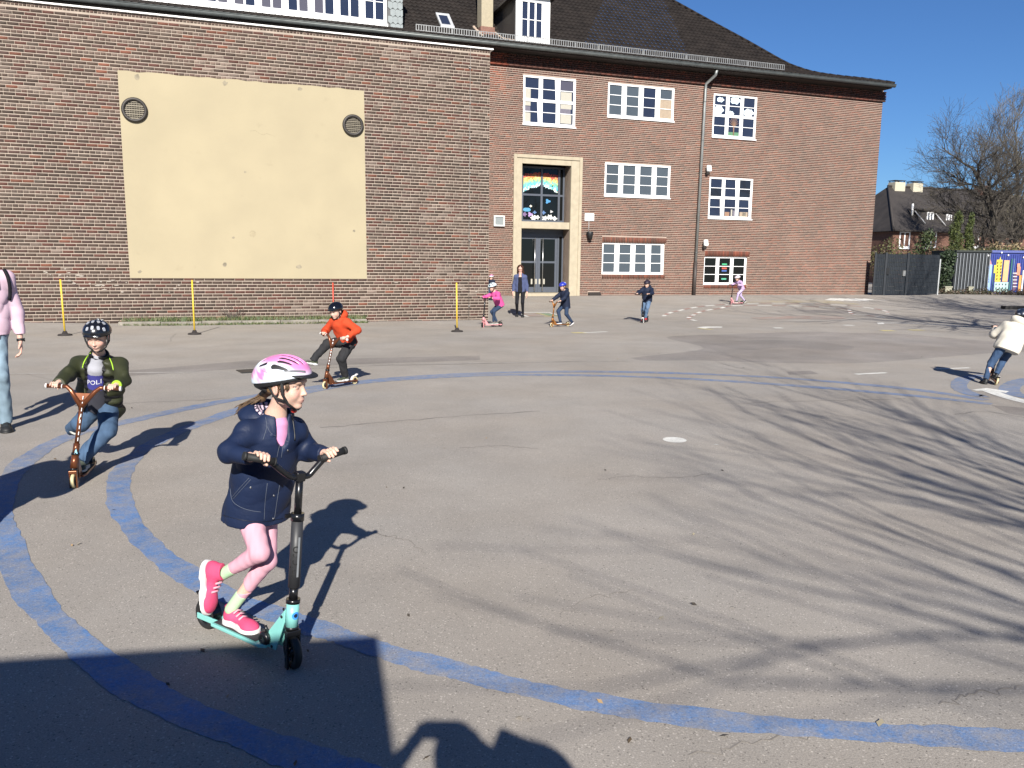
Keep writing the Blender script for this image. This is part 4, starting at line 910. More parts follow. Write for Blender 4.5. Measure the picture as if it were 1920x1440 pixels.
# weedy kerb at the foot of the hall
kerb = link('kerb', None, None, None) if False else None
mb = MB(); rr = random.Random(2); s0k, s1k = on_plane(222, 604, 22.2)[0], on_plane(688, 603, 22.2)[0]; s = s0k
kb = thing('stone_kerb', 'low concrete kerb with weeds along the foot of the hall', 'kerb', wp((s0k+s1k)/2, 0, 22.2)); M_KERB = mat('kerb_stone', (.21, .19, .16), .95, var=.3, scale=5, bump=.4)
while s < s1k-.1:
    e = min(s1k, s+.98); MB().wall(s, e-.012, -.05, .10+rr.uniform(-.008, .008), 22.12+rr.uniform(0, .01), 22.26).build('kerb_stone', M_KERB, kb, bevel=.012); s = e
MB().wall(s0k, s1k, -.05, .085, 22.262, Q_HALL+.008).build('soil', mat('soil', (.085, .065, .045), .95, var=.3), kb)
V = []; F = []; C_ = []; rg = random.Random(6)
for k in range(3600):
    top = rg.random() < .62; s = rg.uniform(s0k, s1k); dens = .5+.5*math.sin(s*2.1+1)*math.sin(s*.8)
    if rg.random() > dens+.35: continue
    q = rg.uniform(22.28, 22.58) if top else rg.uniform(22.06, 22.13); z = .08 if top else 0; h = rg.uniform(.03, .15)*(1.1 if top else .6); p = wp(s, z, q); l = A(rg.gauss(0, .05), rg.gauss(0, .05), h); w = WD*rg.uniform(.006, .014); n = len(V)
    V += [p-w, p+w, p+l*.6+w*.7, p+l]; F.append((n, n+1, n+2, n+3)); c = rg.choice([(.06, .09, .025), (.045, .075, .02), (.09, .10, .035), (.12, .11, .05)]); C_.append(c)
me = quads_np('weeds', V, F, np.array(C_)); o = link('weeds', me, M_LEAF, None, 'stuff'); tag(o, 'green weeds sprouting along the low kerb of the hall', 'weeds')
t = thing('dry_shrub', 'leafless dry twig shrub growing out of the hall kerb', 'shrub', wp(on_plane(435, 590, 22.4)[0], .08, 22.4)); mb = MB(); b = np.array(t.location)
for k in range(9):
    a = -1.2+k*.3; mb.tube([b, b+WD*math.sin(a)*.15+A(0, 0, .18), b+WD*math.sin(a)*.33+A(0, 0, .26+.16*math.cos(a))], [.012, .008, .004], 4)
mb.build('twigs', M_BARK, t)
# litter on the asphalt
V = []; F = []; C_ = []; rg = random.Random(9)
for u, v in [(1650, 1358), (1240, 1160), (1810, 790), (725, 915), (1372, 1140), (380, 1222), (135, 1024), (148, 1021)]+[(rg.uniform(60, 1900), 640+800*rg.random()**1.5) for _ in range(45)]:
    p = ground(u, v); sz = rg.uniform(.004, .011)*(1.5 if (u, v) in [(1650, 1358), (1240, 1160), (1810, 790)] else 1); a = rg.uniform(0, 3); d = A(math.cos(a), math.sin(a), 0)*sz*2; e = A(-math.sin(a), math.cos(a), 0)*sz; n = len(V)
    V += [p-d+A(0, 0, .004), p-e+A(0, 0, .008+sz*.4), p+d+A(0, 0, .01), p+e+A(0, 0, .005)]; F.append((n, n+1, n+2, n+3)); C_.append((.42, .36, .24) if (u, v) in [(1650, 1358), (1240, 1160), (1810, 790)] else rg.choice([(.10, .07, .04), (.42, .36, .24), (.04, .03, .02), (.05, .04, .03), (.30, .2, .1)]))
me = quads_np('litter', V, F, np.array(C_)); o = link('litter', me, mat('dry_leaf', (1, 1, 1), .8, var=0, attr='Col'), None, 'stuff'); tag(o, 'scattered dry leaf crumbs and twigs lying on the asphalt', 'litter')

# fence and gate beside the school
M_ANTH = mat('anthracite', (.015, .018, .023), .5, .2, .2, 3); M_STRIP = mat('privacy_strip', (.011, .0145, .019), .6, 0, .25, 2)
fp = [ground(1636, 553.5), ground(1656, 553.5), ground(1697, 553.5), ground(1757, 553)]
fh = 1.96
fence = thing('mesh_fence', 'anthracite mesh fence with privacy strips between school and ivy', 'fence', fp[2])
gate = thing('yard_gate', 'anthracite gate with lock plate beside the school corner', 'gate', fp[1])
def fence_panel(par, a, b):
    a, b = a*A(1, 1, 0)+A(0, 0, Z_BACK), b*A(1, 1, 0)+A(0, 0, Z_BACK); e = unit(b-a); L = np.linalg.norm(b-a); f = A(e[1], -e[0], 0)
    for k in range(10):
        z = .05+k*.19; MB().boxm((a+b)/2+A(0, 0, z+.09), e*(L/2-.03), f*.004, A(0, 0, .088)).build('privacy_strip', M_STRIP, par)
    mb = MB()
    for k in range(11): mb.boxm((a+b)/2+f*.012+A(0, 0, .05+k*.19), e*L/2, f*.005, A(0, 0, .006))
    x = .05
    while x < L: mb.boxm(a+e*x+f*.014+A(0, 0, fh/2), e*.003, f*.003, A(0, 0, fh/2-.02)); x += .10
    mb.build('mesh_rods', M_ANTH, par, 'stuff')
def post(par, p, h=fh+.06, r=.035, m=M_ANTH):
    MB().boxm(p*A(1, 1, 0)+A(0, 0, Z_BACK+h/2), A(r, 0, 0), A(0, r, 0), A(0, 0, h/2)).build('post', m, par)
fence_panel(fence, fp[0], fp[1]); fence_panel(gate, fp[1]+A(.06, .03, 0), fp[2]-A(.06, .03, 0)); fence_panel(fence, fp[2], fp[3])
post(fence, fp[0]); post(gate, fp[1], r=.05); post(gate, fp[2], r=.05); post(fence, fp[3], 1.75, .03, mat('post_grey', (.35, .36, .36), .5, .3))
mb = MB(); e = unit(fp[2]-fp[1]); mb.boxm(fp[2]-e*.22+WN*.05+A(0, 0, 1.05), e*.07, WN*.03, A(0, 0, .13)); mb.build('lock', M_GALV, gate); MB().boxm(fp[1]+e*.32*0+e*.1+WN*.05+A(0, 0, 1.15), e*.09, WN*.02, A(0, 0, .16)).build('letter_box', mat('box_black', (.012, .012, .012), .5), gate)

# dark shed with pale battens and the painted container
cA, cB, cC = at_y(1786, 548, 42.0)*A(1, 1, 0), at_y(1851, 549, 42.0)*A(1, 1, 0), at_y(1990, 552, 42.6)*A(1, 1, 0)
zt = 2.48; z0 = Z_BACK
shed = thing('dark_shed', 'dark shed clad with pale vertical battens beside the painted container', 'shed', (cA+cB)/2+A(0, 0, z0))
MB().boxm((cA+cB)/2+A(0, 1.2, (z0+zt)/2), A((cB-cA)[0]/2, 0, 0), A(0, 1.19, 0), A(0, 0, (zt-z0)/2-.02)).build('wall', mat('shed_dark', (.012, .015, .019), .6, var=.25), shed)
for k in range(11):
    x = cA[0]+.06+(cB[0]-cA[0]-.12)*k/10; MB().boxm((x, 41.975, (z0+zt)/2-.02), A(.016, 0, 0), A(0, .022, 0), A(0, 0, (zt-z0)/2-.06)).build('batten', mat('batten_grey', (.20, .215, .23), .5), shed)
MB().boxm((cA+cB)/2+A(0, 1.2, zt+.03), A((cB-cA)[0]/2+.02, 0, 0), A(0, 1.26, 0), A(0, 0, .045)).build('roof', mat('shed_roof', (.02, .025, .022), .7), shed)
cont = thing('painted_container', 'blue container with a colourful painted skyline of towers', 'container', (cB+cC)/2+A(0, 0, z0))
mb = MB(); x = cB[0]+.02
M_CBLUE = mat('container_blue', (.022, .038, .20), .5, var=.15)
MB().boxm(A((cB[0]+cC[0])/2, 43.45, (z0+zt)/2), A((cC[0]-cB[0])/2-.02, 0, 0), A(0, 1.39, 0), A(0, 0, (zt-z0)/2-.03)).build('body', M_CBLUE, cont)
for k in range(34):
    xx = x+.06+k*.115
    if xx > cC[0]-.1: break
    MB().boxm((xx, 42.05, (z0+zt)/2), A(.03, 0, 0), A(0, .02, 0), A(0, 0, (zt-z0)/2-.12)).build('corrugation', M_CBLUE, cont)
MB().boxm(A((cB[0]+cC[0])/2, 43.4, zt+.03), A((cC[0]-cB[0])/2, 0, 0), A(0, 1.42, 0), A(0, 0, .06)).build('roof_rail', mat('rail_blue', (.07, .09, .26), .5), cont)
def mural(u0, v0, u1, v1, c, lift=0, tri=False, name='painted_tower'):
    a, b = at_y(u0, v1, 42.02-.002*lift), at_y(u1, v0, 42.02-.002*lift); z1_ = b[2]; P = [a, A(b[0], a[1], a[2]), A(b[0], a[1], z1_), A(a[0], a[1], z1_)]
    if tri: P = [a, A(b[0], a[1], a[2]), A((a[0]+b[0])/2, a[1], z1_)]
    key = 'mural_%d_%d_%d' % tuple(int(x*100) for x in c); return MB().prism(P, A(0, .0015, 0)).build(name, mat(key, c, .7, var=.1, scale=8), cont)
for i, (u0, v0, u1, v1, c, tri) in enumerate([(1849, 496, 1861, 548, (.25, .38, .62), 0), (1850, 482, 1861, 496, (.45, .22, .22), 1), (1859, 505, 1864, 548, (.03, .16, .07), 0), (1863, 497, 1868, 512, (.62, .5, .06), 0), (1865, 487, 1880, 528, (.62, .47, .05), 0), (1873, 481, 1878, 490, (.62, .5, .06), 1), (1879, 488, 1893, 528, (.60, .33, .16), 0),
                                              (1863, 529, 1891, 548, (.35, .50, .46), 0), (1893, 485, 1897, 549, (.02, .10, .11), 0), (1896, 485, 1903, 548, (.30, .52, .56), 0), (1898, 510, 1908, 545, (.10, .05, .10), 0), (1906, 500, 1914, 516, (.55, .20, .12), 0), (1907, 494, 1913, 501, (.55, .24, .15), 0), (1908, 516, 1916, 549, (.60, .26, .07), 0), (1914, 507, 1921, 545, (.55, .60, .62), 0), (1919, 530, 1930, 549, (.6, .28, .08), 0), (1928, 495, 1940, 549, (.6, .5, .1), 0), (1942, 500, 1960, 549, (.3, .5, .55), 0)]):
    mural(u0, v0, u1, v1, c, i, bool(tri))
for r in range(6):
    for k in range(2): mural(1870.3+k*6.2-r*.35, 490.5+r*6.1, 1872.3+k*6.2-r*.35, 494+r*6.1, (.09, .05, .02), 20, name='painted_window')
for r in range(2):
    for k in range(4): mural(1867+k*6, 531.5+r*7, 1869+k*6, 534.5+r*7, (.06, .08, .10), 20, name='painted_window')
for r in range(5): mural(1899, 511.5+r*6.3, 1907, 513+r*6.3, (.5, .5, .52), 20, name='painted_window')
for r in range(7): mural(1852.5, 500+r*4.6, 1854.2, 501.8+r*4.6, (.05, .10, .25), 20, name='painted_window')
for u, v in [(1878.5, 473.5), (1891, 478.5), (1919.5, 482.5), (1853.5, 479)]: mural(u-1.3, v-1.3, u+1.3, v+1.3, (.75, .75, .75), 21, name='painted_star')
for (u, v, w, lb) in [(1776, 546, .34, 'pale concrete block standing in the weeds before the ivy'), (1818, 545, .22, 'small pale concrete block at the foot of the dark shed')]:
    p = at_y(u, v, 41.3)*A(1, 1, 0)+A(0, 0, z0); o = MB().boxm(p+A(0, 0, .17), A(w/2, 0, 0), A(0, .12, 0), A(0, 0, .17)).boxm(p+A(0, 0, .36), A(w/2+.03, 0, 0), A(0, .15, 0), A(0, 0, .03)).build('concrete_block', mat('block_pale', (.30, .29, .22), .9, var=.2), None, bevel=.015); tag(o, lb, 'block', 'concrete blocks by the shed')
p = ground(1884, 580); o = MB().boxm(p+A(1.0, .2, .06), A(1.0, .06, 0), A(-.02, .14, 0), A(0, 0, .075)).build('edging_block', mat('rubber_block', (.018, .016, .015), .8), None, bevel=.03); tag(o, 'black low edging block on the asphalt behind the white hooded child', 'block')

# greenery in front of and behind the fence
GR = [(.045, .065, .022), (.03, .05, .018), (.065, .08, .03)]; OL = [(.075, .08, .025), (.055, .065, .02), (.10, .095, .035)]; BR = [(.075, .05, .032), (.05, .034, .022), (.10, .075, .05)]; TAN = [(.24, .18, .10), (.18, .13, .07), (.30, .24, .14), (.12, .10, .05)]
def px_c(u, v, y): return at_y(u, v, y)
for k in range(6):
    c = px_c(1742+k*34, 549, 41.2)*A(1, 1, 0)+A(0, 0, z0); bush('ground_shrub', ['brown low shrub at the foot of the ivy by the fence end', 'brown low shrub before the left end of the dark shed', 'brown low shrub before the right end of the dark shed', 'brown low shrub before the painted blue tower', 'brown low shrub before the painted yellow tower', 'brown low shrub before the right part of the painted skyline'][k], 'shrub', c, [((0, 0, .12), (.55, .3, .2), 1), ((.3, -.1, .08), (.4, .3, .14), .6)], 420, .05, BR+[(.04, .05, .02)], 40+k, 3, 'low shrubs before the containers')
c = px_c(1770, 548, 41.6)*A(1, 1, 0)+A(0, 0, z0); bush('ivy_bush', 'dark green ivy column between the mesh fence and the dark shed', 'ivy', c, [((-.05, 0, .5), (.38, .3, .55), 1), ((0, 0, 1.2), (.42, .3, .6), 1.2), ((.05, 0, 1.85), (.45, .35, .4), 1)], 1900, .075, [(.022, .04, .016), (.035, .055, .02), (.016, .028, .012)], 51)
for k in range(5):
    c = px_c(1772+k*40, 478, 46)*A(1, 1, 0)+A(0, 0, z0); bush('hedge', ['yellowish green hedge top behind the ivy column', 'yellowish green hedge top behind the dark shed', 'green hedge top behind the left end of the painted container', 'green hedge top behind the middle of the painted container', 'green hedge top at the right edge behind the painted container'][k], 'hedge', c, [((0, 0, 1.9), (.95, .5, .65), 2), ((.4, 0, 1.2), (.8, .5, 1.1), 1.2)], 1100, .08, OL, 60+k, 3, 'hedges behind the containers')
for k in range(3):
    c = px_c(1868+k*34, 465, 50)*A(1, 1, 0)+A(0, 0, z0); bush('beech_hedge', ['tan dry leaved beech hedge left of the tall tree trunk', 'tan dry leaved beech hedge between the two tree trunks', 'tan dry leaved beech hedge at the right edge'][k], 'hedge', c, [((0, 0, 2.2), (.75, .5, .75), 2), ((0, 0, 1.4), (.75, .5, 1.2), 1)], 1000, .085, TAN, 70+k, 4, 'dry beech hedges')
c = px_c(1662, 478, 46)*A(1, 1, 0)+A(0, 0, z0); bush('olive_bush', 'olive green bush behind the gate beside the school corner', 'bush', c, [((-.5, 0, 1.7), (1.0, .7, .9), 1), ((.3, 0, 1.9), (.8, .6, 1.2), 1), ((1.2, 0, 1.4), (.8, .5, .9), .7)], 2000, .075, OL+BR[:1], 80, 5)
c = px_c(1730, 478, 47)*A(1, 1, 0)+A(0, 0, z0); bush('evergreen_shrub', 'dark evergreen shrub with drooping tips behind the mesh fence', 'shrub', c, [((0, 0, 2.1), (.6, .5, 1.3), 1), ((.25, 0, 3.0), (.4, .4, .6), .5), ((-.3, 0, 1.6), (.6, .4, .8), .6)], 1300, .09, GR, 81, 4)
c = px_c(1757, 478, 46)*A(1, 1, 0)+A(0, 0, z0); bush('russet_bush', 'russet brown twiggy bush between evergreen shrub and conifers', 'bush', c, [((0, 0, 1.9), (.6, .5, .9), 1), ((-.8, 0, 1.5), (.7, .5, .7), .7)], 1100, .055, [(.11, .05, .03), (.08, .04, .026), (.06, .045, .025)], 82, 5)
for (u, vt, w, lb, sd) in [(1789, 402, .72, 'broader of the two green columnar conifers before the far house', 83), (1814, 404, .46, 'slimmer of the two green columnar conifers before the far house', 84)]:
    c = px_c(u, 478, 50)*A(1, 1, 0)+A(0, 0, z0); h = at_y(u, vt, 50)[2]-z0
    cl = [((math.sin(k*2.2)*w*.16, 0, h*(k+.5)/7), (w*(1.08-.115*k), w*.8*(1.08-.115*k), h*.13), 1.3-.13*k) for k in range(7)]; t = thing('conifer', lb, 'tree', c, 'columnar conifers')
    bush_mesh('crown', [(c+A(*o), r, g) for o, r, g in cl], 12000, .055, [(.06, .08, .018), (.085, .10, .025), (.035, .05, .014)], M_LEAF, t, sd); MB().tube([c, c+A(0, 0, h*.7)], [.10, .03], 6).build('trunk', M_BARK, t)
# big bare trees
bx = px_c(1890, 470, 54)*A(1, 1, 0)+A(0, 0, .3); bare_tree('tall dark bare tree behind the painted container, spreading over the far house', bx, 5, 8.8, .22, (.02, 0, 1), 4, (17, 8, 7, 6), (.95, .66, .65, .65), .46, .20, None, 'bare trees at the right edge', (1500, .04, [(.085, .075, .03), (.06, .055, .025)]), .0065, limb_from=.16)
bx = px_c(1912, 470, 55)*A(1, 1, 0)+A(0, 0, .3); bare_tree('leaning pale trunked bare tree close to the right edge', bx, 21, 9.3, .20, (-.05, 0, 1), 4, (15, 8, 6, 5), (.8, .62, .6, .6), .40, .32, M_BARKL, 'bare trees at the right edge', (1400, .04, [(.085, .075, .03), (.06, .055, .025)]), .0065, limb_from=.20)
# trees outside the frame whose shade falls on the yard
bare_tree('bare tree beside the yard throwing branch shade over the painted ring', (6.05, -3.80, 0), 12, 5.0, .11, (-.03, .0, 1), 3, (14, 7, 5), (.85, .45, .42), .90, .08, None, 'bare trees shading the yard', None, .005, limb_from=.45, wig=.07)
for i, (x, y, sd, h) in enumerate([(19.0, 17.5, 31, 8.5), (23.5, 20.5, 33, 9.0), (16.3, 14.2, 37, 8.0), (27.5, 25, 39, 9.0)]):
    bare_tree(['bare tree shading the asphalt before the gate', 'bare tree shading the asphalt before the ivy', 'bare tree shading the asphalt behind the white hooded child', 'bare tree shading the asphalt before the painted container'][i], (x, y, 0), sd, h, .22, (0, 0, 1), 3, (11, 6, 5), (1.0, .7, .65), .6, .2, None, 'bare trees shading the yard', None, .016, limb_from=.3)

# far house
hs = thing('far_house', 'brick house with a dark hip roof and two pale chimneys behind the gate', 'building', wp(60, Z_BACK, 55)); qr, qe = 55.3, 51.0
sR0, zR = on_plane(1665, 350, qr); sR1 = on_plane(1893, 372, qr)[0]; sE0, zE = on_plane(1676, 433, qe); sE1 = sR1+5; zR -= .0
M_FROOF = mat('far_roof', (.030, .025, .023), .8, var=.3, scale=1.5, bump=.3, bscale=12); M_FBR = mat('far_brick', (.13, .065, .045), .9, var=.25, scale=6)
sL = sE0
mb = MB(); mb.add([wp(sL, zE, qe), wp(sE1, zE, qe), wp(sR1, zR, qr), wp(sR0, zR, qr)], [(0, 1, 2, 3)]); mb.add([wp(sL, zE, qe), wp(sR0, zR, qr), wp(sL, zE, 60)], [(0, 1, 2)]); mb.add([wp(sE1, zE, qe), wp(sE1, zE, 60), wp(sR1, zR, qr)], [(0, 1, 2)]); mb.add([wp(sL, zE, 60), wp(sR0, zR, qr), wp(sR1, zR, qr), wp(sE1, zE, 60)], [(0, 1, 2, 3)])
rf = mb.build('roof', M_FROOF, hs)
mb = MB(); mb.tube([wp(sL, zE+.05, qe), wp(sR0, zR+.05, qr), wp(sR1, zR+.05, qr)], .11, 6); mb.tube([wp(sL, zE+.05, qe-.05), wp(sE1, zE+.05, qe-.05)], .09, 6); mb.build('ridge_caps', M_FROOF, rf)
mb = MB(); mb.wall(sL+.3, sE1-.3, .2, zE-.02, qe+.35, 59.6); mb.build('wall', M_FBR, hs)
for u in (1696, 1746, 1826): 
    s, z = on_plane(u, 448, qe+.35); window(hs, s-.55, s+.55, z-.75, z+.6, qe+.36, 2, (.5,), lambda i, k: G_NAVY, fr=.12, mull=.1)
for u0, u1, v in [(1675, 1694, 350), (1709, 1727, 352)]:
    s0_, z_ = on_plane(u0, v, qr-.2); s1_, _ = on_plane(u1, v, qr-.2); MB().wall(s0_, s1_, zR-.9, zR+.38, qr-.4, qr+.4).build('chimney', mat('chimney_cream', (.42, .39, .30), .9, var=.12), rf)
    mb = MB(); mb.wall(s0_-.05, s1_+.05, zR+.50, zR+.54, qr-.42, qr+.42); [mb.wall(s, s+.06, zR+.38, zR+.50, q, q+.06) for s in (s0_+.05, s1_-.11) for q in (qr-.35, qr+.28)]; mb.build('chimney_cap', M_DKM, rf)
s_, z_ = on_plane(1838, 360, qr); MB().wall(s_-.35, s_+.35, zR-.8, zR+.5, qr-.4, qr+.4).build('chimney', M_FBR, rf)
for (u0, u1, vb, vt) in [(1737, 1751, 418, 398), (1773, 1785, 420, 402), (1889, 1902, 424, 408)]:
    qd_ = qe+1.2; s0_, zb_ = on_plane(u0, vb, qd_); s1_, zt_ = on_plane(u1, vt, qd_); mb = MB(); mb.wall(s0_-.9, s1_+.05, zb_-.3, zt_+.12, qd_+.05, qr); d_ = mb.build('dormer', mat('dormer_slate', (.03, .026, .024), .7), hs)
    MB().prism([wp(s0_-1.1, zt_+.12, qd_-.2), wp(s1_+.25, zt_+.12, qd_-.2), wp(s1_+.25, zt_+.24, qd_-.2), wp(s0_-1.1, zt_+.24, qd_-.2)], -WN*4).build('dormer_roof', M_FROOF, hs)
    window(hs, s0_, s1_, zb_, zt_, qd_, 2, (), lambda i, k: G_NAVY, sill=False, fr=.09, mull=.12)
s_, z_ = on_plane(1711, 390, qe+1.4); MB().tube([wp(s_, z_-.6, qe+1.4), wp(s_, z_+.35, qe+1.4)], .09, 8).build('vent_pipe', M_WTRIM, hs)
for (a, b, c, d) in [((1714, 397), (1734, 421), 1.1, .5), ((1753, 402), (1772, 425), 1.1, .5)]:
    s0_, z0_ = on_plane(*a, qe+1.35); s1_, z1_ = on_plane(*b, qe+.55); MB().tube([wp(s0_, z0_+.08, qe+1.3), wp(s1_, z1_+.08, qe+.5)], .05, 5).build('flashing_strip', mat('zinc_pale', (.4, .4, .4), .5), hs)
# the hut behind the camera whose shadow lies in the foreground
hut = thing('equipment_hut', 'flat roofed hut behind the viewer throwing its shadow on the foreground', 'hut', (-3, -2, 0))
hx, hy = -.205, -.985; hw = unit(ground(0, 1250)-ground(705, 1205)); hb = A(hw[1], -hw[0], 0)
hb = unit(A(.23, -.97, 0))
c0 = A(hx, hy, 0); P4 = [c0, c0+hw*6, c0+hw*6+hb*3, c0+hb*3]
MB().prism(P4, A(0, 0, 2.60)).build('wall', mat('hut_wall', (.2, .19, .17), .8), hut); MB().prism([p+A(0, 0, 2.603) for p in P4], A(0, 0, .04)).build('roof', mat('roof_felt', (.07, .07, .07)), hut)
# ------------------------------------------------------------------ people
def frame_from(f, up):
    f = unit(f); l = unit(np.cross(up, f)); u = np.cross(f, l); return np.array([f, l, u])     # rows: forward, left, up
M_SKIN = mat('skin', (.6, .4, .32), .5, var=.04, scale=60, attr='Col', spec=.35, sss=.12)
M_EYE = mat('eye', (1, 1, 1), .4, var=0, attr='Col', spec=.25)
M_PAINTED = mat('painted', (1, 1, 1), .38, var=.04, scale=50, attr='Col', coat=.25)
def fabric(name, c, rough=.85, bump=.25, bs=220, var=.10, **k): return mat(name, c, rough, var=var, scale=9, bump=bump, bscale=bs, spec=.25, **k)
def head_sdf(b, C, R, H, hair_cap=False):
    """skin prims of a head: C centre, R rows (forward, left, up), H chin-to-crown height"""
    def w(x, y, z): return C+H*(R.T@A(x, y, z))
    b.ell(w(-.07, 0, .12), H*A(.43, .365, .385), R, k=.02*H/.2)
    b.ell(w(.095, 0, -.16), H*A(.265, .265, .315), R, k=.06*H)
    b.ell(w(.255, 0, -.415), H*A(.085, .10, .07), R, k=.09*H)
    for s in (1, -1):
        b.ell(w(.205, .150*s, -.15), H*A(.13, .115, .13), R, k=.06*H)
        b.ell(w(.02, .20*s, -.27), H*A(.13, .075, .10), R, k=.08*H)
    b.ell(w(.33, 0, .10), H*A(.08, .20, .06), R, k=.07*H)                              # brow
    for s in (1, -1): b.ell(w(.388, .145*s, -.002), H*A(.066, .080, .044), R, k=.045*H, op='s')   # sockets
    b.cap(w(.338, 0, .03), w(.400, 0, -.145), .028*H, .040*H, k=.045*H)
    b.ell(w(.418, 0, -.155), H*A(.038, .042, .036), R, k=.03*H)
    for s in (1, -1): b.ell(w(.378, .050*s, -.165), H*A(.035, .028, .026), R, k=.02*H)
    b.ell(w(.320, 0, -.27), H*A(.045, .10, .065), R, k=.06*H)
    b.ell(w(.358, 0, -.283), H*A(.024, .078, .016), R, k=.02*H); b.ell(w(.350, 0, -.320), H*A(.026, .066, .019), R, k=.02*H)
    b.cap(w(.385, -.08, -.302), w(.385, .08, -.302), .010*H, k=.012*H, op='s')
    for s in (1, -1):                                                               # ears
        Re = frame_from(R[0]*.95+R[1]*s*.3, R[2]*.98-R[0]*.2)
        b.ell(w(-.06, .365*s, -.05), H*A(.075, .030, .125), Re, k=.025*H); b.ell(w(-.045, .405*s, -.04), H*A(.045, .028, .075), Re, k=.015*H, op='s')
        b.ell(w(-.02, .385*s, -.065), H*A(.016, .016, .03), Re, k=.012*H)
        b.ell(w(.276, .140*s, .002), H*A(.067, .078, .060), R, k=.012*H, clip=(w(.276, .140*s, .022), -(R[2]*.90+R[0]*.44)))   # upper lid
        b.ell(w(.274, .140*s, -.006), H*A(.065, .076, .058), R, k=.014*H, clip=(w(.274, .140*s, -.024), (R[2]*.92-R[0]*.38)))  # lower lid
def head_tint(V, C, R, H, base, lips=(.50, .20, .19), brow=(.22, .14, .09), blush=(.62, .26, .22)):
    q = ((V-C)@R.T)/H; c = np.tile(np.array(base, float), (len(V), 1))
    def mixin(w, col):
        nonlocal c; w = np.clip(w, 0, 1)[:, None]; c = c*(1-w)+np.array(col)*w
    near = (np.abs(q) < .6).all(1)
    for s in (1, -1):
        mixin(near*np.exp(-(((q[:, 1]-.19*s)/.085)**2+((q[:, 2]+.13)/.085)**2+((q[:, 0]-.28)/.14)**2))*.5, blush)
        bz = .088-.10*np.abs(np.abs(q[:, 1])-.13)
        mixin(near*(q[:, 0] > .2)*(np.sign(q[:, 1]) == s)*np.exp(-((q[:, 2]-bz)/.016)**4)*np.exp(-((np.abs(q[:, 1])-.145)/.085)**6)*.75, brow)
        e = np.abs(((q[:, 1]-.143*s)/.078)**2+((q[:, 2]-.006)/.046)**2-.75); mixin(near*(q[:, 0] > .22)*(q[:, 2] > .0)*np.exp(-(e/.42)**2)*.95, (.10, .06, .05))
        mixin(near*np.exp(-(((q[:, 1]-.37*s)/.08)**2+((q[:, 2]+.05)/.13)**2+((q[:, 0]+.05)/.1)**2))*.35, blush)
    mixin(near*(q[:, 0] > .27)*np.exp(-(q[:, 1]/.075)**4)*np.exp(-((q[:, 2]+.303)/.034)**4)*.6, lips)
    mixin(near*(q[:, 0] > .30)*np.exp(-(q[:, 1]/.075)**4)*np.exp(-((q[:, 2]+.302)/.008)**2)*.75, (.18, .06, .06))
    for s in (1, -1): mixin(near*(q[:, 0] > .34)*np.exp(-(((q[:, 1]-.034*s)/.018)**2+((q[:, 2]+.190)/.013)**2))*.7, (.16, .07, .06))
    return c
def eyes(par, C, R, H, gaze, iris=(.10, .13, .16)):
    for s in (1, -1):
        c = C+H*(R.T@A(.273, .140*s, .0)); r = .0610*H; g = unit(gaze); V = []; F = []; n, m = 16, 12; G = frame_from(g, R[2])
        for i in range(m+1):
            t = math.pi*i/m
            for k in range(n): a = 2*math.pi*k/n; V.append(c+r*(G[0]*math.cos(t)+G[1]*math.sin(t)*math.cos(a)+G[2]*math.sin(t)*math.sin(a)))
        for i in range(m):
            for k in range(n): F.append((i*n+k, i*n+(k+1) % n, (i+1)*n+(k+1) % n, (i+1)*n+k))
        col = [(.008, .008, .01) if math.pi*(i+.5)/m < .34 else iris if math.pi*(i+.5)/m < .75 else (.40, .36, .34) for i in range(m) for k in range(n)]
        me = quads_np('eye', in_frame(top_frame(par), np.array(V)), F, np.array(col), True); link('eye', me, M_EYE, par)
def fingers_grip(b, C, ax, W, r, fr, n4=1.0, k=.006):
    """four fingers closing round a bar through C along ax (thumb side); W = wrist position; r bar radius, fr finger radius"""
    ax = unit(ax); d = W-C; d = d-ax*d.dot(ax); top = unit(d+A(0, 0, .012)); top = unit(top-ax*top.dot(ax)); fw = np.cross(ax, top)
    # palm direction is 'top'; fingers go from top round the far side to below
    if fw.dot(C-W) < 0: fw = -fw
    rr = r+fr*.95; K = C+top*(rr+fr*.6)
    b.cone(W, K-top*fr*.2, (fr*2.3, fr*1.7), (fr*4.0, fr*1.6), ax, k=fr*1.2)
    b.ell(K, (fr*4.3, fr*1.5, fr*1.7), np.array([ax, fw, top]), k=fr*1.2)
    for i, (off, L) in enumerate([(1.5, 1.0), (.5, 1.07), (-.5, 1.0), (-1.5, .84)]):
        o = ax*off*fr*2.12; P = []
        for j, th in enumerate([.15, 1.0, 2.0, 2.9]):
            th *= L; R_ = rr+(fr*.9 if j == 0 else fr*.42 if j == 1 else 0); P.append(C+o+R_*(top*math.cos(th)+fw*math.sin(th)))
        f = fr*(.92 if i == 3 else 1.0)
        b.cap(P[0], P[1], f*1.05, f, k=k); b.cap(P[1], P[2], f, f*.94, k=k*.5); b.cap(P[2], P[3], f*.94, f*.82, k=k*.5)
    t0 = W+(K-W)*.55+ax*fr*2.6; t1 = C+ax*fr*4.0+rr*(top*.55-fw*.75); t2 = C+ax*fr*3.4+rr*(-top*.75-fw*.6)
    b.cap(t0, t1, fr*1.25, fr*1.08, k=k*1.6); b.cap(t1, t2, fr*1.08, fr*.85, k=k)
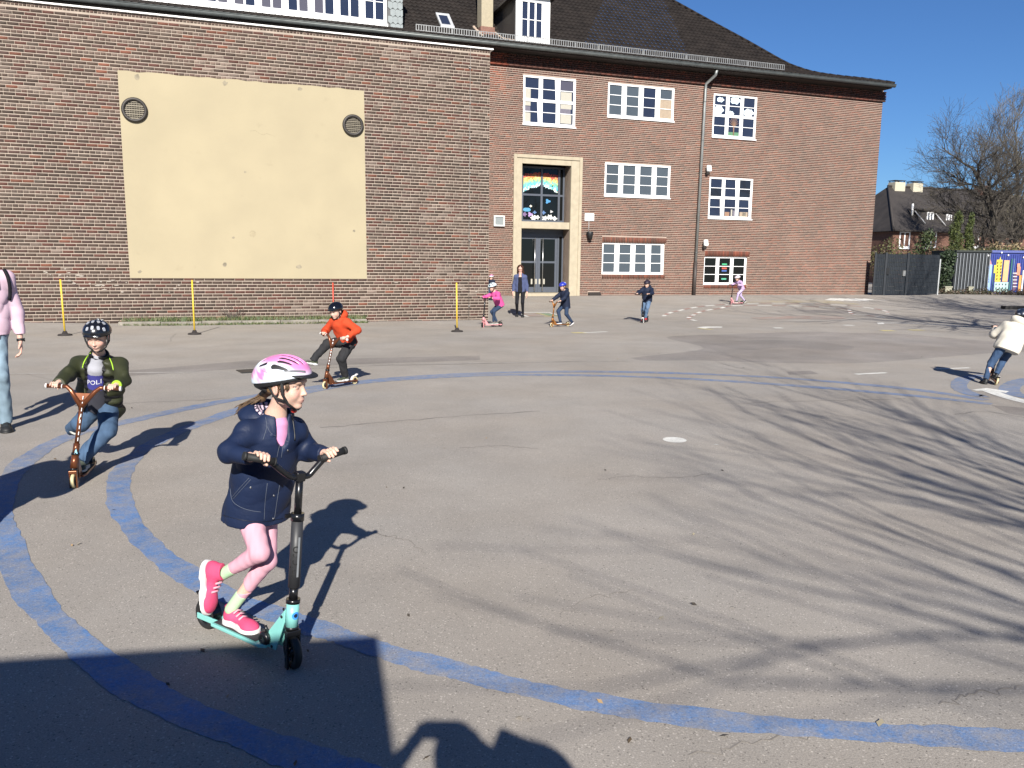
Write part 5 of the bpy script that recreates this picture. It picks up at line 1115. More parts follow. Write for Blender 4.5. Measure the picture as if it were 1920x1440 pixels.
def fingers_rest(b, W, d, side, pn, fr, curl=.55):
    """relaxed hand: W wrist, d hand direction, side towards the thumb, pn palm normal"""
    d = unit(d); side = unit(side-d*d.dot(side)); pn = np.cross(d, side)*(1 if np.dot(np.cross(d, side), pn) > 0 else -1)
    K = W+d*fr*8.6; b.cone(W, K, (fr*2.4, fr*1.6), (fr*4.1, fr*1.45), side, k=fr)
    for i, (off, L) in enumerate([(1.5, .95), (.5, 1.05), (-.5, .98), (-1.5, .78)]):
        p = K+side*off*fr*2.1; a = curl*.3
        for j, (l, f) in enumerate([(4.3, 1.0), (2.9, .93), (2.1, .85)]):
            q = p+(d*math.cos(a)+pn*math.sin(a))*l*fr*L; b.cap(p, q, fr*f, fr*f*.92, k=fr*.6); p = q; a += curl
    p = W+d*fr*2.6+side*fr*2.2; q = p+(d*.72+side*.6+pn*.25)*fr*4.2; b.cap(p, q, fr*1.35, fr*1.05, k=fr); b.cap(q, q+(d*.9+side*.1+pn*.3)*fr*3.0, fr*1.05, fr*.8, k=fr*.5)
def ik(a, c, l1, l2, pole):
    """middle joint of a two-bone chain a..c bending towards pole"""
    d = c-a; L = min(np.linalg.norm(d), (l1+l2)*.999); u = unit(d); x = (l1*l1-l2*l2+L*L)/(2*L); h = math.sqrt(max(0, l1*l1-x*x)); p = np.asarray(pole, float); p = unit(p-u*p.dot(u)); return a+u*x+p*h
def wrinkle(seed, amp, f=40, dirv=None):
    rg = np.random.default_rng(seed); K = rg.normal(size=(5, 3))*f; ph = rg.uniform(0, 6.28, 5)
    if dirv is not None:
        for i in range(5): K[i] = np.asarray(dirv)*f*rg.uniform(.6, 1.4)+rg.normal(size=3)*f*.25
    return lambda P: amp*sum(np.sin(P@K[i]+ph[i]+.8*np.sin(P@K[(i+1) % 5]*.5)) for i in range(5))/2.5
def folds(seed, amp, f=16, dirv=None):
    """broad creases with sharp ridges"""
    rg = np.random.default_rng(seed); K = rg.normal(size=(4, 3))*f; ph = rg.uniform(0, 6.28, 4); W2 = rg.normal(size=(4, 3))*f*.7
    if dirv is not None:
        for i in range(4): K[i] = np.asarray(dirv)*f*rg.uniform(.7, 1.5)+rg.normal(size=3)*f*.45
    def fn(P):
        o = 0
        for i in range(4):
            g = np.sin(P@W2[i]*.6+ph[i])*.5+.5; o = o+(np.abs(np.sin(P@K[i]+1.6*np.sin(P@W2[i]+ph[i])))**.8-.62)*(.25+.75*g)
        return -amp*o*.6
    return fn
def shoe(par, ank, heel, toe, up, S, upper, sole, h, label=None, name='shoe', strap=None):
    """shoe from heel to toe points on the sole plane"""
    heel = np.asarray(heel, float); toe = np.asarray(toe, float); f = unit(toe-heel); up = unit(up-f*f.dot(up)); sd = np.cross(up, f); L = np.linalg.norm(toe-heel); w = .19*L
    s = SDF(h); m = heel+f*L*.30; t = heel+f*L*.78
    s.ell(heel+f*.16*L+up*.15*L, (.17*L, w*.78, .17*L), np.array([f, sd, up]), k=.015); s.ell(t+up*.075*L, (.225*L, w*.95, .125*L), np.array([f, sd, up]), k=.02); s.cap(heel+f*.24*L+up*.17*L, t-f*.05*L+up*.085*L, w*.62, w*.58, k=.025)
    s.cone(heel+f*.20*L+up*.16*L, heel+f*.19*L+up*.40*L, (.175*L, w*.66), (.165*L, w*.60), f, k=.012)
    s.cap(heel+f*.20*L+up*.44*L, heel+f*.20*L+up*.30*L, w*.45, w*.40, k=.006, op='s')
    s.half(heel+up*.045*L, -up, heel-.4*L, toe+.4*L); s.half(heel+up*.385*L, up, heel-L, toe+L); o = sdf_obj(name, s, upper, par)
    q = SDF(h*.8); q.cone(heel+f*.16*L, heel+f*.16*L+up*.085*L, (.19*L, w*.95), (.18*L, w*.9), f, k=.03); q.cone(t, t+up*.075*L, (.27*L, w*1.1), (.26*L, w*1.05), f, k=.03); q.cone(heel+f*.45*L, heel+f*.45*L+up*.075*L, (.3*L, w*.85), (.3*L, w*.82), f, k=.03)
    so = sdf_obj('sole', q, sole, o)
    if strap is not None:
        for k in range(4):
            c = heel+f*L*(.40+.085*k)+up*L*(.325-.045*k); MB().tube([c-sd*w*.55-up*.03*L, c+up*.012*L, c+sd*w*.55-up*.03*L], .011*L*2, 5).build('lace', strap, o)
    return o
def helmet(par, C, R, H, h, style, shell_m, liner_m, colfn=None, tilt=.0, logo=None):
    """style 'bike' (vents, visor) or 'skate' (round shell)"""
    Rt = R
    if tilt: 
        ct, st = math.cos(tilt), math.sin(tilt); Rt = np.array([R[0]*ct+R[2]*st, R[1], R[2]*ct-R[0]*st])
    def w(x, y, z): return C+H*(Rt.T@A(x, y, z))
    lo, hi = C-H*1.2, C+H*1.2; s = SDF(h)
    if style == 'bike':
        s.ell(w(-.07, 0, .17), H*A(.63, .475, .46), Rt, k=0); s.ell(w(-.36, 0, .06), H*A(.30, .36, .30), Rt, k=.12*H)
        s.half(w(.0, 0, .13), -(Rt[2]*.99-Rt[0]*.05), lo, hi, .02*H)
        def on(x, y): return w(x, y, .17+.46*math.sqrt(max(0, 1-((x+.07)/.63)**2-(y/.475)**2)))
        for sg in (1, -1):
            for P_, r0, r1 in [([(-.02, .385), (.08, .385), (.26, .365)], .060, .026), ([(.06, .285), (.18, .275), (.32, .255)], .036, .022), ([(.06, .185), (.22, .175), (.42, .15)], .034, .020), ([(.0, .05), (.2, .05), (.47, .045)], .034, .022), ([(-.40, .27), (-.32, .30), (-.22, .31)], .024, .042), ([(-.52, .13), (-.42, .15), (-.30, .16)], .03, .038)]:
                rr_ = np.linspace(r0, r1, 3)
                for a_, b_, ra_, rb_ in zip(P_, P_[1:], rr_, rr_[1:]): s.cap(on(a_[0], a_[1]*sg), on(b_[0], b_[1]*sg), ra_*H, rb_*H, k=.012*H, op='s')
    else:
        s.ell(w(-.07, 0, .17), H*A(.56, .48, .44), Rt, k=0); s.half(w(0, 0, .125), -(Rt[2]*.99-Rt[0]*.06), lo, hi, .015*H)
        s.ell(w(.44, 0, .155), H*A(.075, .32, .035), Rt, k=.04*H)
    s.ell(w(-.07, 0, .06), H*A(.455, .395, .40), Rt, k=.01*H, op='s')
    o = sdf_obj('helmet', s, shell_m, par, (lambda V: colfn(((V-C)@Rt.T)/H)) if colfn else None)
    q = SDF(h)
    if style == 'bike':
        q.ell(w(-.07, 0, .17), H*A(.612, .459, .444), Rt, k=0); q.ell(w(-.36, 0, .04), H*A(.275, .33, .27), Rt, k=.08*H); q.half(w(.0, 0, .055), -(Rt[2]*.97-Rt[0]*.10), lo, hi, .02*H)
        q.ell(w(-.35, 0, .0), H*A(.25, .33, .24), Rt, k=.04*H); q.half(w(-.2, 0, -.13), -(Rt[2]*.92+Rt[0]*.38), lo, hi, .02*H)
    else:
        q.ell(w(-.07, 0, .14), H*A(.545, .465, .42), Rt, k=0); q.half(w(0, 0, .085), -(Rt[2]*.99-Rt[0]*.06), lo, hi, .01*H)
    q.ell(w(-.03, 0, .02), H*A(.43, .375, .39), Rt, k=.01*H, op='s'); sdf_obj('liner', q, liner_m, o)
    if style == 'bike':                                     # visor
        q = SDF(h); q.ell(w(.36, 0, .20), H*A(.34, .37, .042), frame_from(Rt[0]-Rt[2]*.30, Rt[2]), k=0); q.ell(w(-.07, 0, .15), H*A(.60, .455, .43), Rt, k=.01*H, op='s'); q.half(w(.16, 0, .2), -Rt[0], lo, hi); sdf_obj('visor', q, liner_m, o)
    mb = MB()                                               # chin strap
    for sg in (1, -1):
        mb.tube([w(.12, .40*sg, .10), w(.09, .385*sg, -.14), w(.13, .30*sg, -.36), w(.17, .12*sg, -.51)], .030*H, 6); mb.tube([w(-.20, .37*sg, .05), w(-.08, .37*sg, -.20), w(.09, .335*sg, -.29)], .024*H, 6)
    mb.tube([w(.17, .12, -.51), w(.18, 0, -.53), w(.17, -.12, -.51)], .024*H, 6); mb.build('strap', MATS.get('strap') or mat('strap', (.012, .012, .013), .8), o)
    return o

def figure(name, label, J, cloth, h=.012, group=None, cat='person'):
    """J: joints in world coordinates and sizes; cloth: dict of materials and options. Builds body, clothes, hair, helmet, shoes."""
    t = thing(name, label, cat, J['base'], group); S = J['S']; C, R, H = J['head'], J['headR'], J['H']
    sh, el, wr, hp, kn, an = J['sh'], J['el'], J['wr'], J['hp'], J['kn'], J['an']; side = unit(sh[0]-sh[1]); hside = unit(hp[0]-hp[1])
    neck = J['neck']; pel = (hp[0]+hp[1])/2; chest = (sh[0]+sh[1])/2; sw = np.linalg.norm(sh[0]-sh[1])/2; hw = np.linalg.norm(hp[0]-hp[1])/2
    ra = J.get('ra', .030*S); rl = J.get('rl', .058*S); ad = J.get('adult', False); hr = .055*S if not ad else .058*S
    b = SDF(h); head_sdf(b, C, R, H)
    b.cap(neck, C+H*(R.T@A(-.12, 0, -.25)), .175*H, .165*H, k=.05*H); b.cap(chest-(chest-pel)*.02, neck, .05*S, .18*H, k=.05*S)
    b.cone(pel, chest, (hw+.045*S, .075*S), (sw+.005*S, .075*S), side, k=.05*S, rnd=.04*S)
    for i in (0, 1):
        b.cap(sh[i], el[i], ra*1.15, ra, k=.03*S); b.cap(el[i], wr[i], ra, ra*.68, k=.02*S); b.cap(hp[i], kn[i], rl*.86, rl*.58, k=.03*S); b.cap(kn[i], an[i], rl*.58, rl*.38, k=.02*S)
        hd = J['hand'][i]; fr = J.get('fr', .0075*S)
        if hd[0] == 'grip': fingers_grip(b, hd[1], hd[2], wr[i], J.get('gr', .016), fr, k=min(.006, fr*.7))
        elif hd[0] == 'rest': fingers_rest(b, wr[i], hd[1], hd[2], hd[3], fr)
    skin = cloth.get('skin', (.56, .36, .28)); body = sdf_obj('body', b, M_SKIN, t, lambda V: head_tint(V, C, R, H, skin, brow=cloth.get('brow', (.22, .14, .09)), lips=cloth.get('lips', (.50, .20, .19))))
    if cloth.get('eyes', True): eyes(body, C, R, H, J.get('gaze', R[0]), cloth.get('iris', (.10, .13, .16)))
    # trousers
    tr = cloth['legs']; g = tr.get('fat', .012)*S; s = SDF(tr.get('h', h)); up = unit(chest-pel)
    s.cone(pel-up*.03*S, pel+up*.10*S, (hw+.05*S+g, .085*S+g), (hw+.04*S+g, .085*S+g), hside, k=.03*S, rnd=.03*S)
    for i in (0, 1):
        e = an[i]+(kn[i]-an[i])*tr.get('short', -.10 if ad else -.07); f = unit(kn[i]-an[i]); lo_ = tr.get('hem', rl*.44+g)
        s.cap(hp[i], kn[i], rl+g, rl*.72+g, k=.035*S); s.cap(kn[i], e, rl*.72+g, lo_, k=.015*S); s.half(e-f*lo_*.2, -f, e-f*lo_*.8-.09*S, e-f*lo_*.8+.09*S)
    if tr.get('wr', 0): s.fld((folds if tr.get('crease') else wrinkle)(3, tr['wr'], tr.get('wf', 45)), pel-2*S, pel+2*S)
    sdf_obj('trousers', s, tr['m'], t)
    # top
    tp = cloth['top']; g = tp.get('fat', .016)*S; s = SDF(tp.get('h', h)); drop = tp.get('drop', .06)*S
    hem = pel-up*drop if 'hemdir' not in tp else pel+tp['hemdir']*drop
    wtop = (sw+.012*S+g, .085*S+g); wbot = (max(hw+.055*S, tp.get('hemw', 0)*S)+g, .095*S+g+tp.get('hemd', 0)*S)
    s.cone(hem-up*.045*S, chest+up*.015*S, wbot, wtop, side, k=.04*S, rnd=.035*S, pw=2.3); s.cap(sh[0], sh[1], ra*1.3+g, k=.05*S); s.cap(chest, neck-up*.01*S+unit(C-neck)*tp.get('collar', 0)*S, .08*S+g, .055*S+g*.5, k=.05*S)
    for i in (0, 1):
        s.cap(sh[i], el[i], ra*1.25+g, ra*1.08+g, k=.03*S); e = wr[i]+(el[i]-wr[i])*tp.get('cuff', .10); f = unit(el[i]-wr[i]); s.cap(el[i], e, ra*1.08+g, ra*.85+g*.8, k=.025*S); s.half(e, -f, e-.06*S-f*.05*S, e+.06*S-f*.05*S)
    nb = neck+unit(C-neck)*tp.get('collar', .005)*S; s.cap(nb, nb+unit(C-neck)*.10*S, .052*S*1.0, .07*S, k=.01*S, op='s')
    if tp.get('open'):
        fd = unit(np.cross(side, up)); s.cone(hem-up*.06*S+fd*.14*S, neck+fd*.075*S, (tp['open']*S, .10*S), (tp['open']*S*.62, .075*S), side, k=.015*S, op='s')
    if tp.get('vneck'): fd = unit(np.cross(side, up)); s.cap(neck+up*.02*S+fd*.07*S, chest+fd*.115*S-up*tp['vneck']*S, .036*S, .012*S, k=.01*S, op='s')
    if tp.get('wr', 0): s.fld((folds if tp.get('crease') else wrinkle)(tp.get('seed', 8), tp['wr'], tp.get('wf', 38), tp.get('wd')), pel-2*S, pel+2*S)
    s.half(hem+up*.005*S, -(up*(1-tp.get('plumb', 0))+A(0, 0, tp.get('plumb', 0))), hem-.4*S, hem+.4*S)
    top = sdf_obj(tp.get('name', 'jacket'), s, tp['m'], t)
    if tp.get('lining'):
        q = SDF(tp.get('h', h)); fd = unit(np.cross(side, up)); e_ = A(.008, .008)*S; q.cone(hem-up*.02*S, chest+up*.025*S, np.array(wbot)-e_, np.array(wtop)-e_, side, k=.04*S, rnd=.035*S, pw=2.3); q.cap(chest, neck, .07*S+g, .06*S+g*.5, k=.04*S); q.half(hem+up*.012*S, -up, hem-.4*S, hem+.4*S)
        q.cone(hem-up*.06*S+fd*.14*S, neck+fd*.075*S, (tp['lining'][1]*S, .11*S), (tp['lining'][1]*S*.62, .08*S), side, k=.01*S, op='s'); q.cap(neck, neck+unit(C-neck)*.10*S, .050*S, .06*S, k=.01*S, op='s'); q.fld(lambda P: .0032*np.sin((P@up)*125+1.5*np.sin(P@side*45)), pel-S, pel+S); sdf_obj('quilted_lining', q, tp['lining'][0], top)
    if tp.get('hood'):
        q = SDF(tp.get('h', h)); bk = -unit(np.cross(side, up)); hc = neck+bk*.055*S+up*.01*S
        q.ell(hc, (.115*S, .09*S, .075*S), np.array([side, bk, up]), k=.03*S); q.ell(hc+up*.055*S-bk*.035*S, (.075*S, .075*S, .075*S), np.array([side, bk, up]), k=.03*S, op='s'); q.cap(neck+unit(C-neck)*.0, neck+unit(C-neck)*.12*S, .055*S, .075*S, k=.01*S, op='s')
        sdf_obj('hood', q, tp.get('hood_m', tp['m']), t)
    # shoes
    for i in (0, 1):
        hl, to, u2 = J['foot'][i]; shoe(t, an[i], hl, to, u2, S, cloth['shoe'][0], cloth['shoe'][1], min(h, .008) if h < .01 else h*.8, strap=cloth.get('lace'))
    # hair
    ha = cloth.get('hair')
    if ha:
        q = SDF(ha.get('h', h)); 
        def w(x, y, z): return C+H*(R.T@A(x, y, z))
        q.ell(w(-.10, 0, .13), H*A(.445, .40, .41), R, k=.02*H)
        q.half(w(.20, 0, .2), R[0]*.75-R[2]*.55 if not ha.get('long') else R[0]*.8-R[2]*.45, C-H, C+H, .03*H)
        if not ha.get('long'): q.half(w(0, 0, -.22), -R[2], C-H, C+H, .05*H)
        if ha.get('long'):
            for sg in (1, -1): q.cap(w(-.02, .34*sg, .15), w(.06, .40*sg, -.75), .16*H, .13*H, k=.12*H); q.cap(w(.02, .36*sg, -.6), w(.12, .36*sg, -1.15), .14*H, .07*H, k=.1*H)
            q.cap(w(-.25, 0, .1), w(-.30, 0, -.9), .30*H, .22*H, k=.15*H); q.fld(wrinkle(5, .005, 90, R[1]), C-3*H, C+3*H)
        if ha.get('tail'):
            P = ha['tail']
            for a, c2, r1, r2 in zip(P, P[1:], ha['tr'], ha['tr'][1:]): q.cap(a, c2, r1, r2, k=.02)
            q.fld(wrinkle(5, .003, 150, R[1]*.6+R[2]), C-3*H, C+3*H)
        sdf_obj('hair', q, ha['m'], body)
    hm = cloth.get('helmet')
    if hm: helmet(t, C, R, H, hm.get('h', h), hm['style'], hm['m'], hm['liner'], hm.get('col'), hm.get('tilt', 0))
    return t, top, body

# ------------------------------------------------------------------ scooters
M_BLKM = mat('black_metal', (.010, .010, .011), .28, .2, .05, coat=.3); M_RUBBER = mat('rubber_black', (.012, .012, .012), .7, var=.1); M_GRIP = mat('grip_tape', (.03, .03, .032), .95, var=.2, bump=.4, bscale=300)
def scooter(label, rear, front, heading, top, bar_ax, cfg, group=None):
    """rear, front: wheel contact points; heading: steering direction; top: middle of the handlebar; bar_ax: towards the rider's left grip"""
    t = thing('kick_scooter', label, 'scooter', (rear+front)/2, group); f = unit((front-rear)*A(1, 1, 0)); up = unit(cfg.get('up', A(0, 0, 1))); sd = np.cross(up, f); rw = cfg['rw']; ww = cfg.get('ww', .028)
    hd = unit(heading-up*up.dot(heading)); ax = unit(np.cross(up, hd)); col = cfg['frame']; fork_m = cfg.get('fork', col)
    for nm, c, a in [('rear_wheel', rear+up*rw, sd), ('front_wheel', front+up*rw, ax)]:
        wv = MB().disc_ring(c, a, rw*.62, rw, ww, 28).build('wheel', cfg['tyre'], t)
        hubm = MB().disc_ring(c, a, rw*.12, rw*.30, ww*1.1, 16)
        for k in range(5):
            x = unit(np.cross(a, A(0, 0, 1))); y = np.cross(a, x); d = x*math.cos(k*1.2566)+y*math.sin(k*1.2566); e = np.cross(a, d); hubm.boxm(c+d*rw*.46, d*rw*.22, e*rw*.07, a*ww*.3)
        hubm.disc_ring(c, a, rw*.58, rw*.68, ww*.8, 24); hubm.disc_ring(c, a, .001, rw*.13, ww*1.5, 10); hubm.build('hub', cfg.get('hub', M_BLKM), wv)
    dz = cfg.get('deck_z', .075); dl, dw = cfg.get('deck_w', .055), .016; r0 = rear+f*rw*.35+up*dz; f0 = front-f*(rw+cfg.get('neck_gap', .055))+up*dz
    P = [r0-sd*dl*.62, r0+sd*dl*.62, r0+f*.12+sd*dl, f0-f*.05+sd*dl, f0+sd*dl*.75, f0-sd*dl*.75, f0-f*.05-sd*dl, r0+f*.12-sd*dl]
    if cfg.get('split'):
        P = [r0+f*.09-sd*dl, r0+f*.09+sd*dl, f0-f*.03+sd*dl, f0+sd*dl*.7, f0-sd*dl*.7, f0-f*.03-sd*dl]
    dk = MB().prism(P, -up*dw).build('deck', col, t, bevel=.004)
    mb = MB()
    for s in (-1, 1): mb.boxm(rear-f*.01+up*(rw*.75+dz)*.5+sd*s*(ww*.5+.010)+f*.07, f*.095+up*(dz-rw)*.3, sd*.004, up*.014)
    mb.build('rear_bracket', col, t, bevel=.003)
    q = [p-up*.0+up*.0015 for p in ([r0+f*.10-sd*dl*.8, r0+f*.10+sd*dl*.8, f0-f*.06+sd*dl*.85, f0-f*.06-sd*dl*.85])]; MB().prism(q, up*.003).build('grip_tape', M_GRIP, dk)
    mb = MB(); n = 8; pts = []                       # rear fender brake
    for k in range(n+1): a = -.15+1.75*k/n; pts.append(rear+up*rw+f*(rw+.012)*math.cos(a)*1.0+up*(rw+.012)*math.sin(a))
    for k in range(n): mb.boxm((pts[k]+pts[k+1])/2, (pts[k+1]-pts[k])*.55, sd*ww*.75, np.cross(unit(pts[k+1]-pts[k]), sd)*.003)
    mb.boxm(pts[-1]-f*.02+up*.006, f*.024-up*.012, sd*ww*.8, up*.0025+f*.001); mb.build('fender_brake', cfg.get('fender', M_BLKM), t)
    # steering column
    axis_b = front+up*(rw*2+.018)-hd*.012; st = unit(top-axis_b); L = np.linalg.norm(top-axis_b)
    mb = MB()
    for s in (-1, 1): mb.boxm(front+up*(rw*1.05)+ax*s*(ww*.5+.011)-hd*.002, up*(rw*1.02), ax*.005, hd*.014)
    mb.boxm(front+up*(rw*2+.012), ax*(ww*.5+.016), hd*.016, up*.012); mb.build('fork', fork_m, t, bevel=.003)
    nh = cfg.get('head_h', .11); nb = axis_b+st*.02; MB().tube([nb, nb+st*nh], cfg.get('head_r', .026), 18).build('head_tube', col, t, bevel=.0)
    mb = MB(); hi, lo = nb+st*nh*.72-f*.02, f0+up*-.004
    for s in (-1, 1):
        o = sd*s*cfg.get('neck_w', .018); mb.prism([hi+o, nb+st*nh*.15-f*.02+o, lo+f*.045-up*.012+o, lo-f*.05-up*.012+o, lo-f*.05+up*.006+o], sd*s*.007)
    mb.build('neck_plate', col, t, bevel=.002)
    mb = MB(); mb.tube([nb+st*nh, nb+st*(nh+.018)], cfg.get('head_r', .026)*1.12, 16); mb.build('headset', M_BLKM, t); MB().tube([nb-st*.012, nb], cfg.get('head_r', .026)*1.1, 16).build('headset', M_BLKM, t)
    s1 = nb+st*(nh+.018); sl = cfg.get('sleeve', 0)
    if sl:
        e = s1+st*.05; MB().tube([s1, e], .019, 14).build('collar', M_BLKM, t); MB().tube([e, e+st*sl], .0245, 18).build('sleeve', cfg['sleeve_m'], t); s2 = e+st*sl
        mb = MB(); mb.tube([s2-st*.004, s2+st*.028], .028, 16); mb.boxm(s2+st*.012+ax*-.012-hd*.03, ax*.03, hd*.006, st*.008); mb.build('quick_clamp', M_BLKM, t); MB().tube([s2+st*.02, top], .016, 14).build('stem', M_BLKM, t)
        if cfg.get('fold'):
            c = lo-f*.02+up*.014; mb = MB(); mb.disc_ring(c+up*.012-sd*.03, sd, .004, .032, .03, 18); mb.disc_ring(c+up*.012+sd*.03, sd, .004, .030, .02, 18); mb.tube([c+up*.03-sd*.03, c+up*.05+f*.02-sd*.035, c+up*.075+f*.012-sd*.035], .007, 6); mb.build('folding_latch', M_BLKM, t)
            mb = MB()
            for s in (-1, 1):
                for (p, r) in [(hi-f*.006, .007), (hi-st*nh*.36-f*.018, .007), (lo+f*.02-up*.002, .007), (r0+f*.015-up*.004+sd*0, .006)]: mb.disc_ring(p+sd*s*(cfg.get('neck_w', .018)+.008), sd, .0005, r, .004, 10)
            mb.build('bolts', M_BLKM, t)
    else:
        MB().tube([s1, s1+st*.07], .023, 14).build('clamp', cfg.get('column', col), t); MB().tube([s1+st*.07, top-st*.10 if cfg.get('y') else top], .0165, 14).build('stem', cfg.get('column', col), t)
    bar_ax = unit(bar_ax); hl = cfg.get('bar', .24); gr = cfg.get('gr', .0165); rise = cfg.get('rise', .05); grips = []
    if not cfg.get('y') and not cfg.get('ends'):
        cfg = dict(cfg); cfg['ends'] = [top+bar_ax*s*cfg.get('bar', .2)*.78+up*.02 for s in (1, -1)]; cfg['enddir'] = [bar_ax, -bar_ax]
    if cfg.get('y'):                                  # Y-shaped bar of stunt scooters
        yb = top-st*(.10+rise)
        for s in (-1, 1): MB().tube([yb, top-st*.03+bar_ax*s*hl*.33-st*0, top+bar_ax*s*hl*.46, top+bar_ax*s*hl*.62], [.020, .017, .0155, .0155], 12).build('handlebar', col, t)
        MB().tube([top-st*.12, yb-st*.02], .0185, 12).prism([yb+bar_ax*.010-hd*.004, yb-bar_ax*.010-hd*.004, top-st*.045-bar_ax*hl*.22-hd*.004, top-st*.045+bar_ax*hl*.22-hd*.004], hd*.008).build('gusset', col, t)
        c0 = top; mid = .62
    else:
        c0 = top+up*0; cl = MB(); cl.boxm(top, ax*.020, hd*.020, st*.021); cl.build('bar_clamp', M_BLKM, t, bevel=.006)
        for s in (-1, 1):
            e = cfg['ends'][0 if s > 0 else 1]; MB().tube(smooth_line([top, top+bar_ax*s*.04, top+(e-top)*.45-up*.012, top+(e-top)*.72+up*.004, e-(e-top)*.16], 5), .0135, 12).build('handlebar', M_BLKM, t)
        mid = None
    for s in (1, -1):
        if cfg.get('ends'): e = cfg['ends'][0 if s > 0 else 1]; d = cfg['enddir'][0 if s > 0 else 1]; a0, a1 = e-d*.055, e+d*.06
        else: a0, a1 = top+bar_ax*s*hl*.60, top+bar_ax*s*hl
        MB().tube([a0, a1], gr, 12).build('grip', cfg['grip'], t); d = unit(a1-a0); MB().tube([a1, a1+d*.012], gr*1.15, 12).tube([a0-d*.006, a0], gr*1.15, 12).build('grip_end', cfg.get('grip_end', cfg['grip']), t); grips.append((a0+a1)/2)
    return t, grips, dict(deck=(r0, f0), st=st, nb=nb, s1=s1, up=up, f=f, sd=sd, ax=ax, hd=hd)
# ------------------------------------------------------------------ the people in the yard
def X(u, v, y): return at_y(u, v, y)
def cam_hits(o, pts):
    """points on the surface of a mesh seen along lines of sight"""
    T = bvh_of(o); out = []
    for u, v in pts:
        h = T.ray_cast(Vector(CC), Vector(ray(u, v)).normalized())
        if h[0] is not None: out.append((np.array(h[0]), np.array(h[1])))
    return out
def seam(o, pts, r, m, name, n=6, lift=.0015, dash=0):
    P2 = smooth_line([A(*p) for p in pts], n); H_ = cam_hits(o, P2); P = [p+k*lift for p, k in H_]; mb = MB()
    if len(P) < 2: return
    if dash:
        for i in range(0, len(P)-1, 2): mb.tube(P[i:i+2], r, 4)
    else: mb.tube(P, r, 5)
    mb.build(name, m, o)
def knob(o, pt, r, m, name):
    H_ = cam_hits(o, [pt])
    if H_: p, k = H_[0]; MB().disc_ring(p+k*.002, k, .0005, r, .004, 12).build(name, m, o)
def arm(shd, C, S, pole, l1=.20, l2=.235, back=.062):
    """elbow and wrist for a hand at C"""
    e = ik(shd, C, l1*S, l2*S, pole); return e, C+unit(e-C)*back*S
M_NAVY = fabric('raincoat_navy', (.0095, .017, .046), .55, .15, 90, .15); M_PINKLEG = fabric('leggings_pink', (.56, .30, .36), .8, .1, 400, .04)
M_MINT = fabric('sock_mint', (.38, .55, .34), .9); M_PSHOE = fabric('shoe_pink', (.56, .065, .15), .7, .3, 300, .30); M_SOLEW = mat('sole_white', (.62, .60, .58), .6); M_LACE = mat('lace_pink', (.60, .30, .36), .8)
M_HAIRB = fabric('hair_blond', (.20, .125, .065), .55, .5, 200, .35); M_HAIRS = mat('hair_strand', (.115, .072, .042), .5, var=.35, scale=40); M_HAIRD = fabric('hair_brown', (.055, .026, .014), .5, .5, 200, .4); M_LINER = mat('helmet_liner', (.010, .010, .011), .6)
M_TURQ = mat('turquoise_metal', (.22, .55, .50), .35, .1, .04, coat=.3); M_BROWN = mat('brown_metal', (.16, .052, .020), .32, .55, .12, coat=.3); M_CREAMT = mat('tyre_cream', (.52, .44, .25), .6); M_TYREB = mat('tyre_black', (.012, .012, .012), .6); M_WHT = mat('plastic_white', (.7, .68, .66), .4)

# ---- the girl in front, on the turquoise scooter
rear, front = ground(388, 1178), ground(549, 1252); f = unit((front-rear)*A(1, 1, 0)); lf = A(-f[1], f[0], 0)
top = X(562, 893, 3.25); hdg = unit(A(.62, -.78, 0)); gl_, gr_ = X(622, 853, 3.35), X(489, 861, 3.115)
sc, grips, G = scooter('turquoise and black kick scooter under the girl in the navy raincoat', rear, front, hdg, top, gl_-gr_, dict(frame=M_TURQ, tyre=M_TYREB, rw=.0725, ww=.030, deck_z=.078, deck_w=.058, sleeve=.29, sleeve_m=mat('sleeve_grey', (.030, .030, .032), .5, var=.05), fork=M_BLKM, grip=M_RUBBER, fold=True, head_h=.10, head_r=.027, ends=[gl_, gr_], enddir=[unit(X(637, 848, 3.38)-X(611, 857, 3.33)), unit(X(466, 858, 3.09)-X(508, 866, 3.14))], split=True, hub=M_BLKM, gr=.0155, up=A(.02, .03, 1)))
st = G['st']; sd = G['ax']
# wordmark down the column, ring emblem on the head tube, reflector strip
def on_tube(c, axis, r, me, parent, name, m, face, rot=0):
    fz = unit(face-axis*axis.dot(face)); x = axis; y = np.cross(fz, x); V = np.array([v.co for v in me.vertices])
    W_ = []
    for v in V: a = v[1]/r; W_.append(c+x*v[0]+(r+.0006+v[2]*.3)*(fz*math.cos(a)+y*math.sin(a)))
    for v, w in zip(me.vertices, in_frame(top_frame(parent), np.array(W_))): v.co = w
    return link(name, me, m, parent)
sleeve_o = [c for c in sc.children if c.name.startswith('sleeve')][0]; face = unit(CC-top)*A(1, 1, 0)+sd*-.12
s_mid = G['s1']+st*(.05+.145)
on_tube(s_mid-st*.035, st, .0245, text_mesh('micro', .062, .001), sleeve_o, 'wordmark', mat('mark_black', (.002, .002, .002), .6), face)
V = []; mb = MB(); fz = unit(sd*1.0*-.2+unit((CC-top)*A(1, 1, 0))*1.0); fz = unit(fz+np.cross(st, fz)*.75); mb.boxm(s_mid+fz*.025-st*.01, st*.085, np.cross(st, fz)*.004, fz*.001); mb.build('reflector', mat('reflector_grey', (.18, .19, .20), .3), sleeve_o)
ht = [c for c in sc.children if c.name.startswith('head_tube')][0]; hc = G['nb']+st*.052; hz = unit((CC-hc)*A(1, 1, 0)); hz = unit(hz+np.cross(st, hz)*.55)
